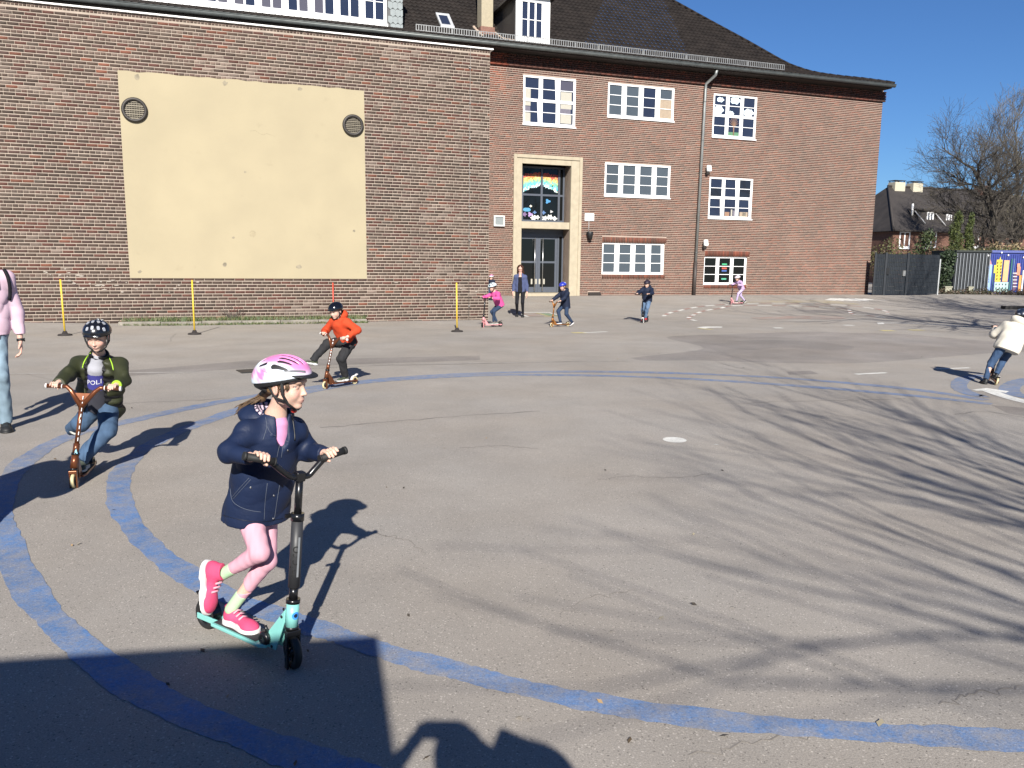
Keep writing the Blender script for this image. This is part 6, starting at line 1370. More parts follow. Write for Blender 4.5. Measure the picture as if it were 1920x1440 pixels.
for r0, r1, c in [(.0085, .0165, (.04, .22, .60)), (.0, .0085, (.006, .012, .035))]:
    V = []; F = []; n = 28
    for k in range(n):
        for r in (max(r0, .0004), r1): a = 2*math.pi*k/n; x, y = r*math.cos(a), r*math.sin(a); b_ = x/.027; V.append(hc+st*y+.0276*(hz*math.cos(b_)+np.cross(st, hz)*math.sin(b_)))
    F = [(2*k, 2*k+1, (2*k+3) % (2*n), (2*k+2) % (2*n)) for k in range(n)]
    link('emblem', quads_np('emblem', in_frame(sc, np.array(V)), F), mat('emblem_%d' % int(c[2]*100), c, .4), ht)
S_ = 1.0; hc = X(537, 721, 3.36); HR = frame_from(unit(A(.978, -.20, -.06)), unit(A(-.03, -.02, 1)))
sh = [X(552, 806, 3.49), X(464, 811, 3.32)]; an = [None, X(417, 1077, 3.385)]
dk0 = rear+f*.155+G['up']*.083; dk1 = dk0+f*.215; an[0] = dk0+f*.055+A(0, 0, .085)
hp = [X(497, 955, 3.53), X(466, 960, 3.41)]; kn = [X(500, 1052, 3.42), X(487, 1036, 3.33)]
el = [X(580, 846, 3.50), X(428, 849, 3.21)]
wl, wr_ = gl_+unit(el[0]-gl_)*.058, gr_+unit(el[1]-gr_)*.058
toe, heel = X(387, 1149, 3.36), X(385, 1052, 3.395)
J = dict(base=rear, S=S_, head=hc, headR=HR, H=.208, sh=sh, el=el, wr=[wl, wr_], hp=hp, kn=kn, an=an, neck=X(516, 783, 3.405), fr=.0073, gr=.0155,
         hand=[('grip', gl_, unit(top-gl_)*.55+unit(X(611, 857, 3.33)-X(637, 848, 3.38))), ('grip', gr_, unit(top-gr_)*.3+unit(X(508, 866, 3.14)-X(466, 858, 3.09)))],
         foot=[(dk0, dk1, A(0, 0, 1)), (heel, toe, unit(X(420, 1090, 3.36)-X(386, 1100, 3.38)))], gaze=unit(A(.80, -.58, -.12)))
def helm_pink(q):
    c = np.tile(A(.60, .66, .72), (len(q), 1)); pk = A(.62, .20, .42)
    w = np.clip((q[:, 2]-.35+.35*(q[:, 0]+.05))/.16, 0, 1)*np.clip((.36-np.abs(q[:, 1]))/.08, 0, 1)
    n = np.sin(q[:, 0]*23+q[:, 2]*9)*np.sin(q[:, 2]*26+1)+.5*np.sin(q[:, 0]*51+q[:, 2]*44)
    bl = np.exp(-(((q[:, 0]+.30)/.16)**2+((q[:, 2]-.30)/.15)**2))*1.5+np.exp(-(((q[:, 0]+.58)/.10)**2+((q[:, 2]-.32)/.12)**2))
    w = np.maximum(w, np.clip(bl*(.95+.5*n)-.22, 0, 1)); return c*(1-w[:, None])+pk*w[:, None]
girl, jack, body = figure('person', 'girl in navy raincoat, pink leggings and pink white bicycle helmet riding a scooter', J,
    dict(skin=(.58, .375, .29), iris=(.09, .12, .15), brow=(.26, .17, .11), lips=(.52, .21, .20), legs=dict(m=M_PINKLEG, fat=.001, short=.20, h=.0045, wr=.0011, wf=70),
         top=dict(m=M_NAVY, fat=.009, drop=.040, hemw=.138, hemd=.018, wr=.0085, wf=17, plumb=.6, wd=(.35, .3, .8), crease=True, seed=5, name='raincoat', h=.005, vneck=.05, cuff=.05, collar=.022), shoe=(M_PSHOE, M_SOLEW), lace=M_LACE,
         hair=dict(m=M_HAIRB, h=.004, tail=[X(500, 736, 3.40), X(489, 750, 3.44)], tr=[.018, .013]),
         helmet=dict(style='bike', m=M_PAINTED, liner=M_LINER, col=helm_pink, h=.0034, tilt=.17)), h=.0036)
for i, (p0, p1) in enumerate([(an[0], kn[0]), (an[1], kn[1])]):
    d = unit(p1-p0); q = SDF(.004); q.cap(p0-d*.02, p0+d*.066, .0265, .0285); q.half(p0+d*.068, d, p0-.2, p0+.2); sdf_obj('sock', q, M_MINT, girl)
# ponytail strands
mb = MB(); rg = random.Random(14); C0 = smooth_line([X(503, 732, 3.40), X(489, 744, 3.42), X(471, 754, 3.42), X(457, 763, 3.43), X(447, 774, 3.43)], 5)
for k in range(75):
    o0 = A(rg.gauss(0, .006), rg.gauss(0, .006), rg.gauss(0, .006)); o1 = A(rg.gauss(0, .011), rg.gauss(0, .011), rg.gauss(0, .010)); n_ = len(C0)-rg.randrange(0, 7); mb.tube([p+o0+(o1-o0)*(i/len(C0)) for i, p in enumerate(C0[:n_])], [.0021]*(n_-1)+[.0006], 4)
mb.build('ponytail', M_HAIRS, body, 'stuff')
mb = MB()
for k in range(46):
    y = -.335-.06*rg.random(); x0 = rg.uniform(-.02, .20); z0 = .10; P = [hc+.208*(HR.T@A(x0+.01*i, y-.012*math.sin(i*1.1), z0-.055*i*rg.uniform(.8, 1.1))) for i in range(4)]; P[-1] = P[-1]+.208*(HR.T@A(-.05, 0, 0)); mb.tube([p+.208*(HR.T@A(0, .06*(1 if x0 > .1 else .2), 0)) for p in P], [.0013, .0013, .001, .0004], 4)
mb.build('temple_hair', M_HAIRS, body, 'stuff')
# hood lying on the shoulders with its striped lining, pink shirt at the neck
up_ = unit((sh[0]+sh[1])/2-(hp[0]+hp[1])/2); sdv = unit(sh[0]-sh[1]); bk = -unit(np.cross(sdv, up_)); nk = X(512, 787, 3.42)
q = SDF(.005); hcn = nk+bk*.055+up_*.0; q.ell(hcn, (.125, .10, .058), np.array([sdv, bk, up_]), k=.03); q.ell(hcn+bk*.05-up_*.015, (.085, .055, .05), np.array([sdv, bk, up_]), k=.03); q.cap(nk+sdv*.07+bk*.02, nk+sdv*.055-bk*.085-up_*.03, .024, .018, k=.02); q.cap(nk-sdv*.075+bk*.02, nk-sdv*.05-bk*.085-up_*.03, .026, .018, k=.02)
q.ell(hcn+up_*.062-bk*.030, (.075, .080, .062), np.array([sdv, bk, up_]), k=.012, op='s'); q.fld(wrinkle(4, .002, 60), nk-.3, nk+.3); hood = sdf_obj('hood', q, M_NAVY, girl)
q = SDF(.004); q.ell(hcn+up_*.022-bk*.028, (.083, .076, .046), np.array([sdv, bk, up_]), k=.01); q.ell(hcn+up_*.066-bk*.034, (.070, .076, .060), np.array([sdv, bk, up_]), k=.006, op='s')
def stripes(V):
    a = np.arctan2((V-hcn)@sdv, (V-hcn)@bk+.05); s_ = (np.sin(a*22) > -.15)[:, None]; return np.where(s_, A(.60, .46, .55), A(.012, .014, .03))
sdf_obj('hood_lining', q, mat('lining_stripe', (1, 1, 1), .85, var=0, attr='Col'), hood, stripes)
q = SDF(.004); q.cap(J['neck']-up_*.06-bk*.03, J['neck']+up_*.004-bk*.008, .053, .041, k=.01); q.cap(J['neck']-up_*.09-bk*.068, J['neck']-up_*.02-bk*.035, .026, .042, k=.015); sdf_obj('shirt', q, fabric('shirt_pink', (.55, .24, .40), .9, .08, 300, var=.3), girl)
M_STI = mat('stitching', (.10, .115, .15), .7); M_SNAP = mat('snap_metal', (.35, .35, .36), .3, .9); M_SEAMD = mat('seam_dark', (.004, .006, .014), .5)
for pts in [[(526, 826), (522, 842), (519, 858)], [(532, 827), (529, 845), (527, 858)], [(501, 906), (497, 940), (495, 976)], [(524, 908), (519, 940), (514, 974)], [(467, 896), (449, 916), (435, 933)], [(470, 899), (452, 919), (437, 936)], [(501, 800), (508, 812), (523, 820), (542, 829)], [(432, 916), (436, 938), (450, 950), (470, 957), (490, 960)], [(498, 782), (500, 800), (493, 825)]]: seam(jack, pts, .0009, M_STI, 'stitching', 8)
seam(jack, [(545, 776), (549, 792), (552, 815), (552, 826)], .0028, mat('zip_black', (.006, .006, .007), .4), 'zip', 6, .002)
seam(jack, [(418, 966), (455, 975), (492, 978), (530, 972)], .0012, M_SEAMD, 'hem_seam', 8)
for p, r in [((524, 811), .0055), ((539, 844), .0045), ((513, 929), .005), ((512, 972), .005), ((470, 914), .005)]: knob(jack, p, r, M_SNAP, 'snap_button')
ghm = [c for c in girl.children if c.name.startswith('helmet')][0]; seam(ghm, [(533, 697), (545, 696), (560, 696), (572, 697)], .0055, mat('panel_grey', (.16, .165, .18), .35), 'side_panel', 5, -.001); seam(ghm, [(492, 695), (505, 700), (520, 702)], .0012, MATS['panel_grey'], 'shell_line', 5, 0)
q = SDF(.003); bc = HR.T@A(.175, 0, -.535)*.208+hc; q.ell(bc, (.014, .011, .009), HR); sdf_obj('buckle', q, mat('buckle_red', (.55, .04, .02), .4), girl)

# ---- generic rider: joints from a few local offsets
def rider(label, scl, cfg, rear, front, hdg, top, S, cloth, h, pel, chest, head, hd_dir, stand=('L', .16, .2), kick=None, group_s=None, group_p=None, bar=.22, H=.20, el_pole=None, up=None, bar_ax=None, knee_pole=None, rot_sh=0.0):
    f = unit((front-rear)*A(1, 1, 0)); lf = A(-f[1], f[0], 0); uv = A(0, 0, 1) if up is None else unit(up)
    def L_(v): return rear+(f*v[0]+lf*v[1])+uv*v[2]
    bax = unit(np.cross(uv, hdg)) if bar_ax is None else unit(bar_ax)
    c = dict(cfg); c.setdefault('bar', bar); c['up'] = uv; sc, grips, G = scooter(scl, rear, front, unit(hdg), top, bax, c, group_s)
    P, Ch, Hd = L_(pel), L_(chest), L_(head); tw = unit(lf*math.cos(rot_sh)-f*math.sin(rot_sh)); sh = [Ch+tw*.118*S, Ch-tw*.118*S]; hp = [P+lf*.062*S, P-lf*.062*S]; nk = Ch+unit(Hd-Ch)*.065*S
    el, wr, hand = [None]*2, [None]*2, [None]*2
    for i in (0, 1):
        sg = 1 if i == 0 else -1; po = (tw*sg*1.0-uv*.5-f*.4) if el_pole is None else el_pole[i]; el[i], wr[i] = arm(sh[i], grips[i], S, po); hand[i] = ('grip', grips[i], -bax*sg)
    an, foot, kn = [None]*2, [None]*2, [None]*2; dz = cfg.get('deck_z', .075)+.006; si = 0 if stand[0] == 'L' else 1; fl = stand[2]
    hl = rear+f*stand[1]+uv*dz+lf*(.012 if si == 0 else -.012); foot[si] = (hl, hl+f*fl, uv); an[si] = hl+f*.06*S+uv*.085*S
    ki = 1-si
    if kick is None: hl = rear+f*(stand[1]-.10)+uv*dz; foot[ki] = (hl, hl+f*fl+lf*.02, uv); an[ki] = hl+f*.06*S+uv*.085*S
    else:
        hl, to, u2 = L_(kick[0]), L_(kick[1]), f*kick[2][0]+lf*kick[2][1]+uv*kick[2][2]; d = unit(to-hl); u2 = unit(u2-d*d.dot(u2)); foot[ki] = (hl, to, u2); an[ki] = hl+d*.06*S+u2*.085*S
    for i in (0, 1): kn[i] = ik(hp[i], an[i], .275*S, .265*S, f+lf*(.15 if i == 0 else -.15) if knee_pole is None else knee_pole[i])
    J = dict(base=rear, S=S, head=Hd, headR=frame_from(unit(hd_dir), unit(uv*.98+(Hd-Ch)*.25)), H=H, sh=sh, el=el, wr=wr, hp=hp, kn=kn, an=an, neck=nk, hand=hand, foot=foot, gaze=unit(A(*hd_dir)), fr=.0075*S)
    t, topo, body = figure('person', label, J, cloth, h, group_p); return t, topo, body, sc, J, G
def scol(frame, tyre, **k): return dict(dict(frame=frame, tyre=tyre, rw=.055, ww=.024, grip=M_RUBBER, deck_z=.07, deck_w=.055, head_h=.10), **k)

# ---- the boy at the left with the dark jacket and the brown stunt scooter
fr_ = ground(139, 915); rr_ = ground(176, 878); d = unit((fr_-rr_)*A(1, 1, 0)); rr_ = fr_-d*.56
topb = X(157, 726, 5.98); gL, gR = X(206, 724, 6.02), X(107, 720, 5.96)
M_JEANS = fabric('jeans_blue', (.050, .088, .150), .85, .3, 250, .28); M_DKJ = fabric('puffer_olive', (.028, .031, .014), .55, .2, 80, .2); M_QUILT = fabric('lining_black', (.008, .008, .009), .5, .2, 60); M_GREY = fabric('sweat_grey', (.30, .30, .32), .9); M_SHG = fabric('shoe_grey', (.055, .065, .05), .8); M_SOLEG = mat('sole_pale', (.40, .40, .36), .7)
M_HELB = mat('helmet_black', (.006, .006, .008), .25, 0, .05, coat=.5)
hdB = unit(A(.15, -1, 0)); HB = X(182, 631, 6.20); nkB = X(186, 667, 6.32)
S2 = 1.06; shB = [X(223, 682, 6.36), X(150, 684, 6.36)]; hpB = [X(203, 760, 6.50), X(180, 760, 6.50)]
cfgB = scol(M_BROWN, M_CREAMT, y=True, bar=.255, rw=.055, grip=M_BROWN, grip_end=M_WHT, gr=.0165)
bx_ = unit(gL-gR); scB, gripsB, GB = scooter('brown stunt scooter with cream wheels under the boy in the dark puffer jacket', rr_, fr_, d, topb, bx_, cfgB, 'brown stunt scooters')
elB, wrB, hB = [], [], []
for i, pole in ((0, A(.75, .2, -.75)), (1, A(-.75, .3, -.75))):
    e, w = arm(shB[i], gripsB[i], S2*.90, pole); elB.append(e); wrB.append(w); hB.append(('grip', gripsB[i], bx_*(-1 if i == 0 else 1)))
lfB = A(-d[1], d[0], 0); hl = rr_+d*.20+A(0, 0, .078); anL = hl+d*.06+A(0, 0, .09)
anR = X(137, 803, 6.62); heelR, toeR = X(140, 806, 6.68)+A(0, 0, .02), X(141, 815, 6.50)
JB = dict(base=rr_, S=S2, head=HB, headR=frame_from(unit(A(.10, -.93, -.36)), unit(A(.05, -.32, .95))), H=.213, sh=shB, el=elB, wr=wrB, hp=hpB, kn=[X(202, 806, 6.28), X(151, 794, 6.44)], an=[anL, anR], neck=nkB, hand=hB, foot=[(hl, hl+d*.21, A(0, 0, 1)), (heelR, toeR, A(.1, .4, .9))], gaze=unit(A(.05, -.95, -.25)), fr=.0075)
boy, jk, bdy = figure('person', 'boy in dark olive puffer jacket and black helmet with silver patches riding a brown scooter', JB,
    dict(skin=(.55, .36, .28), legs=dict(m=M_JEANS, fat=.022, hem=.054, h=.006, wr=.009, wf=20, crease=True, short=-.08), top=dict(m=M_DKJ, fat=.018, drop=.08, wr=.010, wf=48, wd=(.1, .1, 1.0), h=.006, hemw=.13, cuff=.08, open=.100, lining=(M_QUILT, .072)), shoe=(M_SHG, M_SOLEG), hair=dict(m=M_HAIRB, h=.006), helmet=dict(style='skate', m=M_HELB, liner=M_LINER, h=.005, tilt=.10)), h=.005)
# open jacket front: shirt panel with print, black quilted lining, lime trim
upB = unit((shB[0]+shB[1])/2-(hpB[0]+hpB[1])/2); sdB = unit(shB[0]-shB[1]); fwB = unit(np.cross(sdB, upB)); chB = (shB[0]+shB[1])/2; plB = (hpB[0]+hpB[1])/2
M_SWEAT = mat('sweater_print', (1, 1, 1), .9, var=.05, attr='Col', bump=.2, bscale=200)
q = SDF(.005); q.cone(plB-upB*.02+fwB*.052, chB+upB*.02+fwB*.03, (.085, .085), (.075, .085), sdB, k=.03, rnd=.035); q.cap(chB+fwB*.045, nkB+fwB*.01-upB*.005, .062, .05, k=.03)
q.fld(wrinkle(11, .003, 45), plB-1, plB+1); Ltot = np.linalg.norm(chB-plB)
def sweat(V):
    t = ((V-plB)@upB)/Ltot; c = np.tile(A(.025, .025, .035), (len(V), 1)); c[t > .56] = A(.035, .035, .20); c[t > .90] = A(.30, .30, .33); return c
sw_o = sdf_obj('sweater', q, M_SWEAT, boy, sweat)
me = text_mesh('POLI', .056, .0006); T = bvh_of(sw_o); cc = plB+upB*Ltot*.735; W_ = []
for v in me.vertices:
    o_ = cc+sdB*v.co[0]+upB*v.co[1]+fwB*.5; hh = T.ray_cast(Vector(o_), Vector(-fwB)); W_.append((np.array(hh[0]) if hh[0] is not None else cc+sdB*v.co[0]+upB*v.co[1]+fwB*.13)+fwB*(.0018+v.co[2]))
for v, w in zip(me.vertices, in_frame(boy, np.array(W_))): v.co = w
link('lettering', me, mat('print_white', (.60, .60, .64), .8), sw_o)
for sg in (1, -1): seam(jk, [(183+sg*15, 662), (183+sg*22, 671), (183+sg*27, 682), (183+sg*30, 694)] if sg > 0 else [(183-13, 662), (183-20, 670), (183-26, 681), (183-28, 690)], .0045, mat('lime_trim', (.30, .52, .03), .7), 'lime_trim', 6, .001)
e = wrB[0]; dd = unit(elB[0]-wrB[0]); MB().tube([e+dd*.014, e+dd*.034], [.037, .0385], 14).build('lime_cuff', MATS['lime_trim'], jk)
hz = HB; R_ = JB['headR']; hm = [c for c in boy.children if c.name.startswith('helmet')][0]
for (u, v, k_) in [(165, 606, 1), (174.3, 603.5, 1), (184.5, 603.8, 1), (194.2, 606.5, 1), (163.5, 617, 1), (172.8, 615, 1.1), (184, 615.4, 1.1), (194.6, 617.6, 1), (175.5, 598.2, .6), (184.3, 598.3, .6), (192, 599.8, .5)]:
    for p, k in cam_hits(hm, [(u, v)]):
        k = k if k.dot(CC-p) > 0 else -k; u_ = unit(A(0, 0, 1)-k*k[2]); v_ = np.cross(u_, k); mb = MB()
        mb.prism([p+k*.0008+u_*.0155*k_*np.sign(math.sin(a))*abs(math.sin(a))**.6+v_*.0105*np.sign(math.cos(a))*abs(math.cos(a))**.6 for a in np.linspace(0, 6.283, 15)[:-1]], k*.003); mb.build('silver_patch', mat('silver', (.55, .56, .58), .25, .5), hm)
for k in range(8): p = GB['s1']+GB['st']*(.10+.045*k); MB().boxm(p+unit(CC-p)*.0172+sdB*.004, GB['st']*.013, sdB*.003, unit(CC-p)*.0006).build('column_mark', mat('mark_white', (.6, .6, .6), .6), scB)
p = GB['nb']+GB['st']*.128; MB().prism([p+unit(CC-p)*.0235+GB['st']*.02, p+unit(CC-p)*.0245-GB['st']*.018+sdB*.016, p+unit(CC-p)*.0245-GB['st']*.018-sdB*.016], unit(CC-p)*.001).build('triangle_sticker', mat('sticker_blue', (.25, .5, .62), .4), scB)

# ---- boy in orange behind the girl
fr_, rr_ = ground(610, 729.5), ground(664, 720.5); d = unit((fr_-rr_)*A(1, 1, 0)); rr_ = fr_-d*.55; topo_ = X(626, 631, fr_[1]+.07)
M_ORANGE = fabric('hoodie_orange', (.47, .052, .016), .85, .2, 200, .15); M_CHAR = fabric('joggers_charcoal', (.022, .022, .024), .85, .2, 200, .15)
bxo = X(650, 637, fr_[1]-.03)-X(599, 625, fr_[1]+.17)
boy2, t2, b2, sc2, J2, G2 = rider('boy in orange hooded top and shiny black helmet kicking one leg forward on his scooter', 'brown stunt scooter with white rear guard under the boy in orange', scol(M_BROWN, M_CREAMT, y=True, bar=.215, fender=M_WHT, grip=M_BROWN, grip_end=M_WHT), rr_, fr_, unit(np.cross(bxo, A(0, 0, 1))), topo_, 1.0,
    dict(skin=(.57, .38, .30), legs=dict(m=M_CHAR, fat=.020, h=.009, wr=.005, wf=45, short=-.12), top=dict(m=M_ORANGE, fat=.018, drop=.05, wr=.004, wf=40, h=.009, name='hooded_top', hood=True, cuff=.06), shoe=(fabric('shoe_olive', (.06, .07, .045), .8), M_SOLEW), hair=dict(m=M_HAIRD, h=.008), helmet=dict(style='skate', m=mat('helmet_gloss_black', (.005, .005, .007), .12, coat=.6), liner=M_LINER, h=.007, tilt=.06)), .008,
    (.12, 0, .60), (.24, -.02, .885), (.335, -.0, 1.035), unit(d*.9+A(-.15, -.45, -.45)), ('L', .14, .20), ((.50, -.20, .30), (.68, -.24, .345), (-.2, 0, 1)), 'brown stunt scooters', None, H=.20, bar_ax=bxo)
for k in range(9): p = G2['s1']+G2['st']*(.08+.04*k); MB().boxm(p+unit(CC-p)*.0172, G2['st']*.012, unit(np.cross(G2['st'], CC-p))*.005, unit(CC-p)*.0006).build('column_mark', MATS['mark_white'], sc2)

# ---- children at the back
M_PINKJ = fabric('jacket_pink', (.52, .075, .235), .8); M_DENIM = fabric('jeans_dark', (.022, .038, .075), .85); M_NAVYJ = fabric('jacket_navy', (.009, .014, .032), .7); M_PKMET = mat('pink_metal', (.58, .25, .26), .4)
def flat_helm(c1, c2, f=9.0, th=.3):
    def fn(q):
        n = np.sin(q[:, 0]*f+1)*np.sin(q[:, 1]*f)*np.sin(q[:, 2]*f*1.3+.5); return np.where((n > th)[:, None], A(*c2), A(*c1))
    return fn
def far_child(label, scl, F2, R2, topx, S, cloth, pel, chest, head, stand, kick, cfg, steer=A(0, 0, 0), bar=.19, look=A(0, 0, -.3), wb=.55, H=.20, h=.013, up=None, **k):
    fr_, rr_ = ground(*F2), ground(*R2); d = unit((fr_-rr_)*A(1, 1, 0)) if R2 is not None else None; rr_ = fr_-d*wb; tp = X(*topx, fr_[1]) if not callable(topx) else topx(fr_, d)
    return rider(label, scl, cfg, rr_, fr_, unit(d+steer), tp, S, cloth, h, pel, chest, head, unit(d+look), stand, kick, bar=bar, H=H, up=up, **k)
far_child('child in bright pink jacket and white helmet crouching on a pink scooter', 'pink and black scooter under the crouching child in pink', (905.5, 614), (939.5, 612.5), (909.5, 560), 1.0,
    dict(skin=(.55, .35, .27), eyes=False, legs=dict(m=M_DENIM, fat=.006, h=.013), top=dict(m=M_PINKJ, fat=.02, drop=.03, h=.013), shoe=(fabric('shoe_grey2', (.12, .11, .10), .8), M_SOLEG), hair=dict(m=M_HAIRD, h=.013), helmet=dict(style='bike', m=M_PAINTED, liner=M_LINER, h=.012, col=flat_helm((.58, .64, .66), (.03, .08, .10)))),
    (.02, 0, .57), (.17, 0, .87), (.27, 0, 1.04), ('L', .17, .2), None, scol(M_PKMET, M_TYREB, rw=.068, column=M_BLKM), steer=A(.1, -.35, 0))
far_child('boy in navy coat and blue helmet pushing an orange brown scooter', 'orange brown scooter under the boy in the blue helmet', (1034.5, 613), (1067, 611.5), (1040, 566), .98,
    dict(skin=(.55, .35, .27), eyes=False, legs=dict(m=M_DENIM, fat=.012, h=.013), top=dict(m=M_NAVYJ, fat=.022, drop=.13, h=.013, hood=True), shoe=(M_NAVYJ, M_SOLEW), hair=dict(m=M_HAIRB, h=.013), helmet=dict(style='skate', m=M_PAINTED, liner=M_LINER, h=.012, col=flat_helm((.02, .03, .30), (.35, .40, .60), 7, .45))),
    (.10, 0, .60), (.14, 0, .90), (.21, 0, 1.07), ('R', .20, .2), ((-.12, .10, .10), (.03, .12, .02), (.5, 0, 1)), scol(mat('orange_metal', (.30, .12, .03), .35, .4), M_CREAMT, y=True), steer=A(0, -.15, 0))
far_child('boy in navy jacket, blue jeans and red shoes on a black scooter', 'black and white scooter under the boy with red shoes', (1205, 605.5), (1219, 602), (1204.5, 553), 1.02,
    dict(skin=(.55, .35, .27), eyes=False, legs=dict(m=fabric('jeans_light', (.085, .135, .215), .85, var=.25), fat=.016, h=.013, wr=.006, wf=40), top=dict(m=M_NAVYJ, fat=.026, drop=.05, h=.013, hood=True), shoe=(fabric('shoe_red', (.40, .035, .04), .7), fabric('sole_red', (.3, .03, .035), .7)), hair=dict(m=M_HAIRB, h=.013), helmet=dict(style='skate', m=fabric('helmet_plum', (.022, .016, .026), .5), liner=M_LINER, h=.012)),
    (.14, 0, .64), (.17, 0, .95), (.22, 0, 1.11), ('L', .20, .2), ((.06, -.10, .03), (.26, -.12, .015), (0, 0, 1)), scol(M_BLKM, M_TYREB, rw=.068, fork=M_WHT), steer=A(-.1, -.2, 0), look=A(-.2, 0, -.25), bar=.20)
far_child('girl in lilac clothes and white helmet pushing off before the lowest window', 'pink scooter with black column under the girl in lilac', (1370, 571), (1395, 570.5), (1374.5, 535), 1.0,
    dict(skin=(.55, .35, .27), eyes=False, legs=dict(m=fabric('leggings_lilac', (.42, .34, .52), .8), fat=.004, h=.015), top=dict(m=fabric('top_lilac', (.40, .28, .45), .85, var=.4), fat=.014, drop=.03, h=.015), shoe=(M_TYREB, M_SOLEG), hair=dict(m=M_HAIRB, h=.015), helmet=dict(style='bike', m=M_PAINTED, liner=M_LINER, h=.014, col=flat_helm((.62, .58, .62), (.5, .35, .45)))),
    (.05, 0, .60), (.20, 0, .87), (.29, 0, 1.01), ('L', .22, .2), ((-.30, -.10, .13), (-.17, -.11, .02), (.6, 0, 1)), scol(M_PKMET, M_TYREB, rw=.068, column=M_BLKM), steer=A(0, -.15, 0), h=.014)
# child far behind the pink one, only the helmet shows
b0 = X(921, 566, 30.0); b0[2] = gz(b0[0], b0[1]); fw = unit(A(-.5, -.9, 0)); lw = A(-fw[1], fw[0], 0)
def standing(base, fw, ht, S, arms=(.16, .16), step=.0, H=.20, look=None, hand_f=.02, hip_w=.062, sh_w=.118, stoop=.0, adult=False):
    lw = A(-fw[1], fw[0], 0); k = ht; U = A(0, 0, 1)
    P = base+U*.50*k; Ch = base+U*.80*k+fw*stoop; Hd = Ch+U*(.135*k)+fw*(.01+stoop*.6); sh = [Ch+lw*sh_w*S-U*(.022*k if adult else 0), Ch-lw*sh_w*S-U*(.022*k if adult else 0)]; hp = [P+lw*hip_w*S, P-lw*hip_w*S]; hl = [base+lw*.075*S+fw*step-fw*.05, base-lw*.075*S-fw*step-fw*.05]
    an = [x+fw*.06+U*.085*S for x in hl]; kn = [ik(hp[i], an[i], .245*k, .235*k, fw) for i in (0, 1)]; el = [sh[i]-U*.175*k+(lw if i == 0 else -lw)*.05*S-fw*.02 for i in (0, 1)]; wr = [el[i]-U*.145*k+fw*(hand_f+.04)+(lw if i == 0 else -lw)*(arms[i]-.13)*.3 for i in (0, 1)]
    fl = .155*k*.98 if adult else .2
    return dict(base=base, S=S, head=Hd, headR=frame_from(unit(fw+(A(0, 0, -.1) if look is None else look)), U+fw*stoop), H=H, sh=sh, el=el, wr=wr, hp=hp, kn=kn, an=an, neck=Ch+unit(Hd-Ch)*.05*k, hand=[('rest', -U+fw*.15, fw, lw*(-1 if i == 0 else 1)) for i in (0, 1)], foot=[(x, x+fw*fl, U) for x in hl], adult=adult)
JJ = standing(b0, fw, .93, .85, H=.185); figure('person', 'child in pink and white helmet almost hidden behind the crouching child in pink', JJ, dict(eyes=False, legs=dict(m=M_DENIM, h=.016), top=dict(m=M_NAVYJ, h=.016), shoe=(M_TYREB, M_SOLEG), hair=dict(m=M_HAIRD, h=.016), helmet=dict(style='bike', m=M_PAINTED, liner=M_LINER, h=.014, col=lambda q: np.where((q[:, 2] > .36)[:, None], A(.55, .2, .36), A(.6, .6, .62)))), .016)

# ---- white hooded child at the right edge, riding away
rr_ = ground(1866, 722); d = unit(A(.34, .94, 0)); fr_ = rr_+d*.55; upw = unit(A(.27, -.03, 1)); tp = rr_+d*.48+upw*.80
M_CREAMH = fabric('hoodie_cream', (.55, .51, .43), .9, .2, 200, .06)
rider('child in cream hooded top and black helmet leaning on a scooter at the right edge', 'dark scooter with brown column under the child in cream', scol(M_BROWN, M_CREAMT, y=True, rw=.055), rr_, fr_, unit(d+A(.35, 0, 0)), tp, 1.03,
    dict(skin=(.55, .35, .27), eyes=False, legs=dict(m=fabric('jeans_mid', (.035, .065, .125), .85, var=.3), fat=.010, h=.010, wr=.003), top=dict(m=M_CREAMH, fat=.034, drop=.08, h=.010, wr=.006, wf=25, name='hooded_top', hood=True, hemw=.13), shoe=(M_TYREB, M_TYREB), hair=dict(m=M_HAIRD, h=.010), helmet=dict(style='bike', m=M_PAINTED, liner=M_LINER, h=.009, col=flat_helm((.012, .018, .035), (.35, .37, .42), 8, .5))), .010,
    (.16, .0, .585), (.22, -.03, .88), (.27, -.05, 1.03), unit(d+A(.3, 0, -.1)), ('R', .16, .2), ((.0, .13, .01), (.19, .15, .0), (0, 0, 1)), up=upw, el_pole=[A(-.65, -.35, -.65), A(.8, -.3, -.6)])

# ---- woman in front of the doorway
b0 = ground(975, 594); fw = unit(A(-.10, -1, 0)); JJ = standing(b0, fw, 1.60, 1.30, H=.215, look=A(0, 0, -.55), step=.07, stoop=.05, adult=True, sh_w=.112, hip_w=.066)
M_BLUEJ = fabric('cardigan_blue', (.060, .075, .15), .9); M_BLACKC = fabric('cloth_black', (.008, .008, .011), .85)
wt, wtop, wb_ = figure('person', 'woman with long brown hair in a blue jacket standing before the doorway', JJ, dict(skin=(.55, .33, .26), eyes=False, legs=dict(m=M_BLACKC, fat=.0, h=.013), top=dict(m=M_BLUEJ, fat=.006, drop=.02, h=.011, hemw=.11, cuff=.22, wr=.003, wf=35, open=.055), shoe=(M_TYREB, M_TYREB), hair=dict(m=fabric('hair_chestnut', (.045, .018, .010), .5, .5, 200, .4), h=.011, long=True)), .013)
ch_ = (JJ['sh'][0]+JJ['sh'][1])/2; q = SDF(.012); q.cone((JJ['hp'][0]+JJ['hp'][1])/2-A(0, 0, .06)+fw*.035, ch_+fw*.02+A(0, 0, .0), (.12, .095), (.11, .095), JJ['sh'][0]-JJ['sh'][1], k=.02, rnd=.04); sdf_obj('black_top', q, M_BLACKC, wt)

